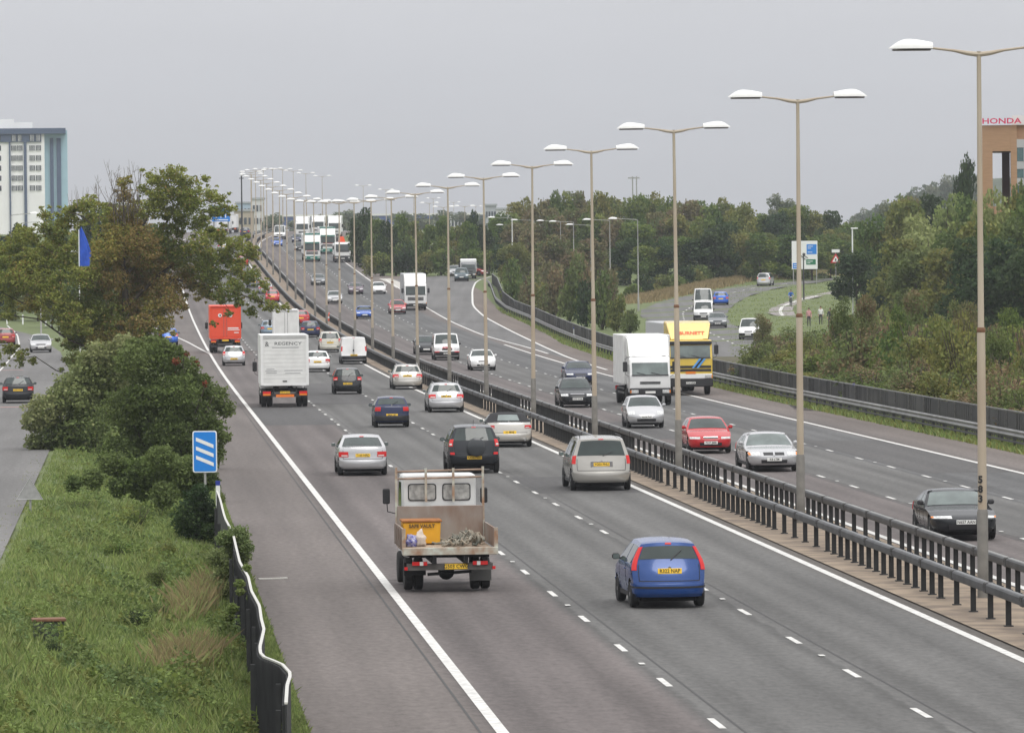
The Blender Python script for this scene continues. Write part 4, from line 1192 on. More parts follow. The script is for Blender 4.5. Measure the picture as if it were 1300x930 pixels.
def car(name, label, cat, px, py, spec, color, rear=True, plate=None, yaw=0.0, group=None, detail=2, pos=None, **kw):
    """px, py: where the middle of the nearer pair of wheels meets the road in the picture"""
    c = dict(SPEC[spec]); c.update(kw); S = Shell(c)
    m = P[color] if isinstance(color, str) else color
    p = pos or at(px, py)
    hd = heading(p.y) + yaw + (0 if rear else math.pi)
    # origin below the middle of the body; the near axle is what stands at (px, py)
    yax = c.get('ra', -c['L'] / 2 + .72) if rear else c.get('fa', c['L'] / 2 - .82)
    Rz = Matrix.Rotation(hd, 3, 'Z'); o3 = p - Rz @ Vector((0, yax, 0))
    slope = math.atan2(G(o3.y + 3) - G(o3.y - 3), 6)
    rt = empty(name, (o3.x, o3.y, G(o3.y) + .012), hd, label=label, cat=cat, group=group or ('cars driving away on the outbound carriageway' if rear else 'cars approaching on the inbound carriageway'))
    rt.rotation_euler = (slope if rear else -slope, 0, hd)
    L, W, H, b, h = c['L'], c['W'], c['H'], c['belt'], c['L'] / 2
    ra, fa, wr = c.get('ra', -h + .72), c.get('fa', h - .82), c.get('wr', .30)
    wheels = [(ra, -1), (ra, 1), (fa, -1), (fa, 1)]
    link('body', S.body(m, wheels, wr, arches=detail > 0), rt)
    for (y, sd) in wheels: wheel(rt, sd * (W / 2 - .105), y, wr, .19, c.get('cap', mRim))
    gl = c.get('glass', mGlass)
    # glass
    ws = S.patch(S.idx[8] + .35, S.idx[10] - .25, -.90, .90, .007, 6, 10).build('windscreen', gl, rt)
    if not c.get('norear') and not c.get('soft'):
        S.patch(S.idx[14] + .35, S.idx[16] - c.get('rwb', .35), -.86, .86, .007, 5, 10).build('rear_window', gl, rt)
    wins = c.get('wins')
    if wins is None:
        bp = c.get('bp', (c['yw'] + c['yr']) / 2 + .05); wins = [(c['yc'] - .35, bp + .04), (bp - .04, c['yr'] + .02 if c['yg'] < c['yr'] - .35 else c['yr'] + .12)]
        if c['L'] > 4.3 and c['yg'] > -h + .6: pass
    for sd in (-1, 1):
        for (a, b_) in wins: S.sidewin(a, b_, sd, top=c.get('wtop', .085)).build('side_window', gl, rt)
    # bumpers: proud of the shell, wrapping round the corners
    zl = c.get('zl', .24); bz = c.get('bz', .55)
    bm_ = P[c['bump']] if c.get('bump') in P else (m if c.get('bump', 'body') == 'body' else mTrim)
    for rr_ in (True, False):
        lo, hi = S.zi(zl + .07, rr_), S.zi(bz - .02, rr_)
        S.patch(hi, lo, -1.28, 1.28, .028, 4, 16).build('bumper', bm_, rt)
        if c.get('strip', False) and (rr_ or c.get('fstrip')): S.patch(S.zi(bz - .075, rr_), S.zi(bz - .115, rr_), -1.26, 1.26, .036, 1, 16).build('bumper_strip', mTrim, rt)
    MB().box((0, 0, .225), (W - .42, L - .62, .17), bev=.03).build('underbody_shade_box', mUnder, rt)  # dark box added under the floor to block sky light and darken the gap
    for y_ in (ra, fa): MB().box((0, y_, wr - .03), (W - .5, .12, .10)).build('axle', mUnder, rt)
    # sills
    for sd in (-1, 1): MB().box((sd * (W / 2 - .075), (ra + fa) / 2, zl + .03), (.06, fa - ra - 2 * wr - .16, .10)).build('sill', mTrim, rt)
    # rear lights
    z0, z1, v0, v1 = c.get('tl', (.68, .88, .66, 1.08))
    for sd in (-1, 1):
        a, b_ = S.zi(z1), S.zi(z0)
        o = S.patch(a, b_, sd * v0, sd * v1, .012, 4, 5).build('tail_light', mTail, rt)
        if c.get('amber', True) and detail > 0:
            d = (a - b_) * .0
            S.patch(a + (b_ - a) * .62, a + (b_ - a) * .86, sd * (v0 + .03), sd * (v0 + (v1 - v0) * .6), .017, 1, 3).build('reversing_lens', mRev if c.get('ambc', 0) == 0 else mAmber, o)
    # headlights and grille
    z0, z1, v0, v1 = c.get('hl', (.58, .70, .58, .97))
    for sd in (-1, 1):
        o = S.patch(S.zi(z0, False), S.zi(z1, False), sd * v0, sd * v1, .010, 3, 5).build('headlight', mHead, rt)
        if detail > 1 and c.get('ind'): S.patch(S.zi(z0 + .01, False), S.zi(z1 - .01, False), sd * (v1 - .05), sd * (v1 + .03), .014, 2, 2).build('indicator', mAmber, o)
    g0, g1, gv = c.get('gr', (.58, .68, .36))
    gb = S.patch(S.zi(g0, False), S.zi(g1, False), -gv, gv, .009, 2, 8).build('grille', mTrim, rt)
    if c.get('split'): S.patch(S.zi(g0 - .02, False), S.zi(g1 + .02, False), -.035, .035, .02, 2, 2).build('grille_bar', m, gb)
    if c.get('chg'): S.patch(S.zi(g1 - .02, False), S.zi(g1 + .01, False), -gv, gv, .018, 1, 8).build('grille_trim', mChrome, gb)
    S.patch(S.zi(zl + .08, False), S.zi(zl + .19, False), -.55, .55, .034, 2, 8).build('air_intake', mTrim, rt)
    # plates
    if c.get('rpz'):
        i = S.zi(c['rpz']); q = S.P(i, 0, .02 if c['rpz'] > bz else .045)
        number_plate(rt, plate if rear else None, (0, q.y - .006, c['rpz']), (R(-4), 0, 0), True)
        if c.get('pf'): MB().box((0, q.y + .004, c['rpz']), (.72, .012, .20), bev=.004).build('plate_surround', mChrome, rt)
        if c.get('fog'):
            for sd in (-1, 1): S.patch(S.zi(.74), S.zi(.66), sd * .80, sd * .96, .035, 1, 3).build('fog_light', mTail, rt)
        i = S.zi(c.get('fpz', .42), False); q = S.P(i, 0, .045)
        number_plate(rt, plate if not rear else None, (0, q.y + .004, c.get('fpz', .42)), (0, 0, math.pi), False)
    # mirrors
    for sd in (-1, 1):
        yb = c['yc'] - .42; x = S.half(yb, b + .06)
        mb = MB(); mb.box((sd * (x + .10), yb, b + .09), (.17, .11, .13), bev=.035); mb.box((sd * (x + .01), yb, b + .05), (.09, .05, .04))
        mo = mb.build('wing_mirror', m if c.get('mir', 'body') == 'body' else mTrim, rt)
        MB().box((sd * (x + .10), yb - .062, b + .09), (.14, .006, .10)).build('mirror_glass', mGlassG, mo)
    if detail > 1:
        if rear and not c.get('soft') and c.get('wiper', True):
            q0, q1 = S.P(S.idx[16] - .2, .05, .02), S.P(S.idx[16] - 1.2, .42, .02); MB().tube([q0, q1], .012, n=5).build('wiper', mTrim, rt)
        if c.get('hbl', True) and not c.get('soft'): S.patch(S.idx[14] + .05, S.idx[14] + .22, -.11, .11, .014, 1, 4).build('brake_light', mTail, rt)
        if rear and not c.get('norear'):   # tailgate gap and badge
            if not c.get('soft'):
                for sd in (-1, 1): S.patch(S.idx[16] + .3, S.zi(bz + .03), sd * .835, sd * .85, .006, 5, 1).build('tailgate_gap', mTrim, rt)
            S.patch(S.zi(bz + .045), S.zi(bz + .03), -.84, .84, .006, 1, 10).build('tailgate_gap', mTrim, rt)
            q = S.P(S.idx[16] + .9, 0, .016); MB().lathe([(.04, -.01), (.04, .01)], 12, Matrix.Translation(q), 'Y').build('badge', mChrome, rt)
        # door seams and handles
        for sd in (-1, 1):
            mb = MB()
            for yy in [c['yc'] - .42, (c['yw'] + c['yr']) / 2 + .05] + ([c['yr'] + .15] if L > 3.8 else []):
                for k in range(6):
                    za, zb = zl + .1 + (b - zl - .12) * k / 6, zl + .1 + (b - zl - .12) * (k + 1) / 6
                    mb.box((sd * (S.half(yy, (za + zb) / 2) + .0005), yy, (za + zb) / 2), (.006, .010, (zb - za)))
            mb.build('door_seam', mTrim, rt)
            for yy in [(c['yw'] + c['yr']) / 2 + .18]: MB().box((sd * (S.half(yy, b - .1) + .012), yy, b - .12), (.025, .15, .028), bev=.008).build('door_handle', m, rt)
    if c.get('rails'):
        for sd in (-1, 1): MB().tube([(sd * W * .34, c['yw'] - .3, H - .03), (sd * W * .34, c['yw'] - .4, H + .035), (sd * W * .34, c['yr'] + .25, H + .03), (sd * W * .34, c['yr'] + .12, H - .04)], .014, n=6).build('roof_rail', mTrim if c['rails'] == 'b' else mChrome, rt)
    if c.get('antenna') and detail > 1: MB().tube([(0, c['yr'] + .25, H - .02), (0, c['yr'] + .02, H + .18)], .007, n=4).build('antenna', mTrim, rt)
    if c.get('spare'):
        zc_, yb = c['spare'], -h - .13
        sp = MB().lathe([(.02, .12), (.26, .12), (.325, .07), (.335, .0), (.335, -.12), (.30, -.14)], 24, Matrix.Translation((.06, yb, zc_)) @ Matrix.Rotation(math.pi, 4, 'Z'), 'Y').build('spare_wheel_cover', paint('spare_cover', (.05, .055, .06), .1), rt)
    if c.get('soft'):
        # folded fabric roof over a convertible cabin
        S.patch(S.idx[10] + .2, S.idx[16] - .1, -1.0, 1.0, .012, 12, 12).build('fabric_roof', mat('fabric_black', (.018, .018, .02), .9), rt)
        S.patch(S.idx[14] + .6, S.idx[16] - .6, -.52, .52, .02, 3, 6).build('rear_window', mGlassG, rt)
        for sd in (-1, 1):
            E = [(S.P(i, 1).y, S.P(i, 1).z) for i in range(S.idx[14] - 2, S.idx[16] + 1)]
            V, Fc = [], []
            for lay in (.012, -.01):
                for (yy, zz) in E:
                    for r in range(4): z = b + .02 + (zz - b - .02) * r / 3; V.append(((S.half(yy, z) + lay) * sd, yy, z))
            n = len(E) * 4
            for i in range(len(E) - 1):
                for r in range(3): k = i * 4 + r; Fc += [(k, k + 1, k + 5, k + 4), (n + k, n + k + 4, n + k + 5, n + k + 1)]
            MB().add(V, Fc).build('fabric_side', mat('fabric_black', (.018, .018, .02), .9), rt)
    if c.get('exhaust'):
        for sd in (-1, 1): MB().lathe([(.05, -h - .03), (.05, -h + .2)], 10, Matrix.Translation((sd * W * .33, 0, zl + .05)), 'Y').build('exhaust', mChrome, rt)
    return rt
def S_(L, W, H, belt, yc, yw, yr, yg, zg, **k): return dict(L=L, W=W, H=H, belt=belt, yc=yc, yw=yw, yr=yr, yg=yg, zg=zg, **k)
SPEC = dict(
    punto=S_(3.76, 1.63, 1.47, .93, .95, .30, -1.50, -1.66, .99, rpz=.80, tl=(.82, 1.34, .885, 1.03), amber=False, mir='trim', hz=.68, wr=.285, roofw=.64, rr=.26, strip=True, wins=[(.55, -.45), (-.55, -1.30)]),
    hatch=S_(3.85, 1.66, 1.45, .92, .95, .30, -1.40, -1.68, .96, rpz=.70, tl=(.74, .98, .72, 1.10), wr=.29),
    corsa=S_(3.82, 1.65, 1.44, .92, .95, .30, -1.40, -1.68, .96, rpz=.50, tl=(.78, 1.05, .80, 1.08), wr=.29, bump='body'),
    ka=S_(3.62, 1.63, 1.40, .88, .95, .35, -1.15, -1.52, .98, rpz=.56, tl=(.74, .92, .66, .98), wr=.285, roofw=.70, bump='trim', amber=False),
    yaris=S_(3.65, 1.66, 1.50, .93, 1.0, .35, -1.40, -1.62, .99, rpz=.60, tl=(.80, .98, .72, 1.06), wr=.29, bump='body'),
    saloon=S_(4.62, 1.75, 1.42, .93, .95, .25, -1.15, -1.75, 1.01, yd=-2.20, zd=1.0, rpz=.72, tl=(.66, .84, .62, 1.08), wr=.31, wiper=False),
    estate=S_(4.70, 1.80, 1.47, .93, 1.0, .30, -1.90, -2.16, .98, rpz=.80, tl=(.72, .90, .62, 1.10), wr=.32, rails='c', wins=[(.62, -.28), (-.36, -1.12), (-1.2, -1.9)]),
    mpv=S_(4.80, 1.98, 1.75, 1.02, 1.45, .60, -2.10, -2.24, 1.10, rpz=.86, tl=(.88, 1.16, .89, 1.07), wr=.34, rails='b', zl=.27, bz=.62, roofw=.72, pf=1, amber=False, wins=[(1.0, .15), (.05, -1.05), (-1.15, -2.0)]),
    picasso=S_(4.25, 1.75, 1.64, .98, 1.2, .45, -1.75, -2.0, 1.05, rpz=.78, tl=(.85, 1.10, .82, 1.08), wr=.31, roofw=.70),
    suv=S_(4.20, 1.84, 1.70, 1.05, 1.05, .45, -1.72, -1.95, 1.12, rpz=.56, tl=(.96, 1.22, .86, 1.07), wr=.36, zl=.34, bz=.68, roofw=.68, spare=.93, fog=1, antenna=1, bump='body', amber=True),
    conv=S_(4.75, 1.85, 1.36, .92, .85, .15, -.95, -1.62, .99, yd=-2.25, zd=.98, rpz=.60, tl=(.76, .88, .70, 1.04), wr=.33, soft=True, exhaust=True, glass=mGlassG),
    coupe=S_(4.45, 1.77, 1.30, .86, .75, .05, -1.0, -1.75, .95, yd=-2.1, zd=.93, rpz=.60, wr=.315, hz=.66, cz=.86, bz=.56, hl=(.585, .655, .42, .99), gr=(.50, .56, .2), fpz=.50, roofw=.72, strip=True, mir='trim', ind=1),
    jag=S_(5.0, 1.82, 1.34, .88, .95, .22, -1.3, -1.95, .96, yd=-2.4, zd=.94, rpz=.6, wr=.325, hz=.66, cz=.86, hl=(.57, .70, .55, .96), gr=(.585, .675, .42), split=True, fpz=.44, ind=1, cap=mRim),
    rover=S_(4.1, 1.69, 1.39, .90, 1.0, .35, -1.3, -1.8, .98, rpz=.7, wr=.30, hl=(.56, .64, .50, .97), gr=(.575, .635, .34), chg=True, fpz=.42),
    p206=S_(3.83, 1.66, 1.43, .92, 1.0, .35, -1.35, -1.65, .98, rpz=.6, wr=.295, hl=(.60, .76, .62, .99), gr=(.42, .50, .55), fpz=.50),
    passat=S_(4.68, 1.75, 1.48, .92, 1.05, .35, -1.9, -2.16, .98, rpz=.7, wr=.315, hl=(.58, .70, .56, .97), gr=(.60, .69, .42), chg=True, fpz=.44, rails='b'),
    golf=S_(4.15, 1.74, 1.45, .92, 1.0, .35, -1.5, -1.8, .98, rpz=.7, wr=.31, hl=(.58, .71, .60, .97), gr=(.58, .68, .45), fpz=.42),
    front_saloon=S_(4.6, 1.75, 1.40, .92, .95, .25, -1.15, -1.75, 1.0, yd=-2.15, zd=.98, rpz=.6, wr=.31, hl=(.58, .68, .52, .97), gr=(.58, .66, .40), fpz=.42),
    sport=S_(4.3, 1.78, 1.28, .84, .75, .05, -.9, -1.6, .92, yd=-2.0, zd=.9, rpz=.6, wr=.315, hz=.62, cz=.82, bz=.54, hl=(.56, .64, .58, .97), gr=(.46, .54, .4), fpz=.42),
    jeep=S_(4.4, 1.85, 1.72, 1.05, 1.05, .5, -1.85, -2.0, 1.12, rpz=.7, wr=.36, zl=.34, bz=.66, hz=.84, cz=1.03, hl=(.72, .86, .62, .97), gr=(.72, .86, .5), fpz=.55, rails='b'),
)
OUT = 'cars driving away on the outbound carriageway'
INB = 'cars approaching on the inbound carriageway'
car('hatchback_car', 'blue three door hatchback with tall red tail lights behind the flatbed lorry', 'car', 846, 770, 'punto', 'blue', plate='R322 NAP', rear=True, yaw=R(2.2))
car('people_carrier', 'champagne silver people carrier with roof rails nearest the central reserve', 'car', 762, 622, 'mpv', 'champagne', plate='YG03 PNU')
car('off_road_car', 'charcoal off road car with covered spare wheel on its tailgate', 'car', 601, 600, 'suv', 'charcoal', plate='KX56 PXO')
car('saloon_car', 'silver saloon with broad red tail lights alone in the near left lane', 'car', 460, 603, 'saloon', 'silver', plate='T160 NRD')
car('convertible_car', 'pale silver convertible with black fabric roof and chrome exhausts', 'car', 646, 567, 'conv', 'warm', plate='V1 MXE')
car('small_car', 'dark blue rounded small car with black bumper in the middle lane', 'car', 497, 542, 'ka', 'navy', plate='S804 LBT')
car('estate_car', 'silver estate car with yellow plate just ahead of the convertible', 'car', 566, 523, 'estate', 'silver', plate='LM02 GKO')
car('estate_car', 'white silver estate car second ahead of the convertible near the barrier', 'car', 517, 494, 'estate', 'warm', plate='LX04 RBV')
car('hatchback_car', 'black five door hatchback with red tail lights beside the white van', 'car', 441, 500, 'yaris', 'black', plate='LT02 OKN')
car('people_carrier', 'cream compact people carrier left of the white panel van', 'car', 419, 447, 'picasso', 'cream', plate='KP51 HDU')
car('saloon_car', 'white car half hidden behind the large white removal lorry', 'car', 403, 472, 'golf', 'white', plate='W74 KLE')
car('hatchback_car', 'silver hatchback driving right behind the orange red lorry', 'car', 297, 464, 'corsa', 'silver', plate='LC03 XEB')
car('hatchback_car', 'dark blue hatchback beyond the cream people carrier', 'car', 394, 428, 'golf', 'navy', plate='X12 TEV', bump='body')
car('saloon_car', 'maroon red car ahead of the dark blue hatchback', 'car', 382, 412.5, 'golf', 'red', detail=1)
car('saloon_car', 'pale blue car in front of the small white box van', 'car', 343, 427, 'golf', 'sky', detail=1)
car('hatchback_car', 'small bright red hatchback driving below the tree branches at the reserve', 'car', 346, 384, 'hatch', 'red', detail=1)
car('saloon_car', 'silver saloon just ahead of the small red hatchback', 'car', 337, 373, 'saloon', 'silver', detail=1)
car('saloon_car', 'dark grey car left of the silver saloon near the branches', 'car', 322, 365, 'golf', 'grey', detail=1)
car('hatchback_car', 'blue car on the exit slip seen through the shrub tops', 'car', 214, 438, 'hatch', 'bright', detail=1)
car('saloon_car', 'red car high up the outbound carriageway between the leaves', 'car', 308, 338, 'golf', 'red', detail=0)
car('saloon_car', 'dark blue car at the crest of the outbound carriageway', 'car', 311, 299, 'golf', 'navy', detail=0)
car('saloon_car', 'grey car in the gap of the foreground tree', 'car', 300, 350, 'golf', 'grey', detail=0)
car('saloon_car', 'silver car high on the outbound road behind the twigs', 'car', 283, 318, 'golf', 'silver', detail=0)
car('saloon_car', 'dark car far up the outbound carriageway behind leaves', 'car', 262, 330, 'golf', 'black', detail=0)
# inbound
car('coupe_car', 'low black coupe with pop up style headlights behind the nearest lamp column', 'car', 1221, 685, 'coupe', 'black', rear=False, plate='N657 AAN', glass=mGlassG)
car('saloon_car', 'silver luxury saloon with twin grille beside the second lamp column', 'car', 980, 598, 'jag', 'silver', rear=False, plate='K8 LTM', glass=mGlassG)
car('hatchback_car', 'bright red hatchback facing the camera with chrome grille', 'car', 900, 575, 'rover', 'red', rear=False, plate='P237 JMM')
car('small_car', 'silver small hatchback with large headlights in front of the white lorry', 'car', 819, 543, 'p206', 'silver', rear=False, plate='KR04 FHV')
car('estate_car', 'black estate car with roof rails by the central barrier', 'car', 732, 517, 'passat', 'black', rear=False, plate='LF53 OXA')
car('saloon_car', 'dark blue saloon just behind the black estate car', 'car', 736, 488, 'front_saloon', 'navy', rear=False, plate='S95 BDT')
car('saloon_car', 'white saloon with dark headlights right of the white minibus', 'car', 613, 470, 'front_saloon', 'white', rear=False, plate='M22 ERU')
car('hatchback_car', 'dark grey hatchback close beside the white van with red stripes', 'car', 541, 450, 'golf', 'charcoal', rear=False, detail=1)
car('sports_car', 'bright blue low sports car in the lane next to the reserve', 'car', 463, 404.5, 'sport', 'bright', rear=False, detail=1)
car('estate_car', 'red and silver estate car beside the white tractor lorry', 'car', 505, 398.5, 'passat', 'red', rear=False, detail=1, bump='grey')
car('hatchback_car', 'silver hatchback approaching left of the mauve car', 'car', 425, 385.5, 'golf', 'silver', rear=False, detail=1)
car('saloon_car', 'dark mauve car between the silver and the white hatchback', 'car', 452, 373.5, 'front_saloon', 'mauve', rear=False, detail=1)
car('small_car', 'white small car near the slip road nose', 'car', 481, 373, 'p206', 'white', rear=False, detail=1)
car('saloon_car', 'dark grey saloon in front of the green and white lorry', 'car', 404, 362, 'front_saloon', 'grey', rear=False, detail=1)
car('saloon_car', 'blue car with a white van behind it at the crest', 'car', 352, 313, 'front_saloon', 'bright', rear=False, detail=0)
car('saloon_car', 'navy car left of the leading green and white lorry', 'car', 377, 308, 'golf', 'navy', rear=False, detail=0)
car('saloon_car', 'dark car emerging beside the green and white lorry', 'car', 381, 319, 'golf', 'black', rear=False, detail=0)
SLIPG = 'vehicles on the merging slip road'
car('off_road_car', 'blue grey off road car coming down the merging slip road', 'car', 586, 357, 'jeep', 'jeep', rear=False, detail=1, group=SLIPG, yaw=R(-3))
car('saloon_car', 'silver car half hidden left of the slip road off roader', 'car', 577, 350.5, 'golf', 'silver', rear=False, detail=1, group=SLIPG, yaw=R(-3))
car('saloon_car', 'red car turning sideways at the top of the slip road', 'car', 611, 349.8, 'golf', 'maroon', rear=False, detail=1, group=SLIPG, yaw=R(62))
SIDE = 'vehicles on the curved side road'
def side_yaw(px, py, d=1):
    return 0
car('saloon_car', 'grey saloon behind the yellow lorry on the side road', 'car', 911, 416, 'front_saloon', 'grey', rear=False, detail=1, group=SIDE, yaw=R(-5), plate='F85 HJK')
car('saloon_car', 'blue car driving away beside the high white van', 'car', 915, 387, 'golf', 'bright', rear=True, detail=1, group=SIDE, yaw=R(-4), yc=1.0)
car('estate_car', 'silver car alone on the bend of the side road', 'car', 970, 363, 'picasso', 'silver', rear=True, detail=1, group=SIDE, yaw=R(-14))
LEFT = 'cars on the service road at the far left'
car('hatchback_car', 'black hatchback between the pink rumble bars on the service road', 'car', 23, 511, 'golf', 'black', rear=True, group=LEFT, plate='LR52 XNE', yaw=R(1))
car('saloon_car', 'silver grey car facing the camera on the service road', 'car', 52, 447, 'golf', 'silver', rear=False, group=LEFT, detail=1, yaw=R(2))
car('saloon_car', 'red car with lit brake lights at the left frame edge', 'car', 7, 438, 'golf', 'maroon', rear=True, group=LEFT, detail=1, yaw=R(2))
# ---------------------------------------------------------------- vans and lorries
SPEC['panel_van'] = S_(4.78, 1.90, 1.96, 1.12, 1.55, .85, -2.20, -2.30, 1.20, rpz=.66, tl=(.95, 1.30, .90, 1.04), wr=.33, roofw=.86, zl=.28, bz=.62, hz=1.0, cz=1.16, norear=True, bump='trim', wins=[(1.2, .3)], amber=False, taper=.05, wtop=.25, mir='trim', rs=.02, wiper=False, rr=.08)
SPEC['minibus'] = S_(4.78, 1.90, 1.96, 1.10, 1.60, .95, -2.20, -2.30, 1.20, rpz=.66, wr=.33, roofw=.86, zl=.28, bz=.66, hz=1.0, cz=1.16, bump='trim', wins=[(1.25, .35), (.25, -.9), (-1.0, -2.1)], taper=.05, wtop=.2, mir='trim', hl=(.72, .88, .60, .97), gr=(.74, .86, .4), fpz=.50)
SPEC['high_van'] = S_(5.3, 2.0, 2.45, 1.18, 1.75, 1.1, -2.5, -2.6, 1.3, rpz=.66, wr=.34, roofw=.84, zl=.30, bz=.64, hz=1.0, cz=1.2, bump='trim', wins=[(1.4, .5)], taper=.05, wtop=.55, mir='trim', hl=(.74, .90, .62, .97), gr=(.72, .92, .55), fpz=.50)
SPEC['small_van'] = S_(4.1, 1.72, 1.80, 1.02, 1.15, .60, -1.9, -1.98, 1.10, rpz=.66, wr=.30, roofw=.82, zl=.26, bz=.58, bump='trim', wins=[(.85, .05), (-.05, -.9), (-1.0, -1.8)], taper=.06, wtop=.2, mir='trim', hl=(.66, .82, .62, .97), gr=(.64, .74, .4), fpz=.45)
def van_extras(rt, c, back=True):
    h = c['L'] / 2
    MB().box((0, -h + .0, 1.22), (.016, .14, 1.1)).build('door_seam', mTrim, rt)
    MB().box((-.03, -h - .04, 1.0), (.10, .05, .16), bev=.02).build('door_handle', mTrim, rt)
r = car('panel_van', 'plain white panel van with windowless rear doors', 'van', 449, 462, 'panel_van', 'white', plate='LC04 TDZ', group='vans on the motorway')
van_extras(r, SPEC['panel_van'])
r = car('minibus_van', 'white van with red stripes and lettering facing the camera', 'van', 567, 457, 'minibus', 'white', rear=False, plate='SB03 KVD', group='vans on the motorway')
t = text('lettering', 'INTEGRA', .16, mRedS, r, loc=(0, 2.375, .93), rot=(R(90), 0, math.pi), ext=.004, bold=.012)
for sd in (-1, 1): MB().box((sd * .74, 2.28, .62), (.36, .1, .07), Matrix.Rotation(0, 4, 'Y')).build('red_stripe', mRedS, r)
car('high_van', 'high roofed white van behind the white pickup van on the side road', 'van', 893, 396, 'high_van', 'white', rear=False, group=SIDE, yaw=R(-4), detail=1)
car('white_van', 'white van directly behind the yellow lorry roof on the side road', 'van', 893, 408, 'minibus', 'white', rear=False, group=SIDE, yaw=R(-5), detail=1)
car('estate_van', 'small white van at the end of the brown scrub', 'van', 951, 431, 'small_van', 'white', rear=False, group=SIDE, yaw=R(-12), detail=1)
for (px, py, sp, l) in ((355, 304, 'high_van', 'white van above the blue car at the motorway crest'), (347, 292.5, 'minibus', 'white van at the very crest beside the reserve'), (300, 291, 'high_van', 'white box van at the crest near the blue lane sign')):
    car('distant_van', l, 'van', px, py, sp, 'white', rear=(px < 320), detail=0, group='vans at the crest of the motorway')

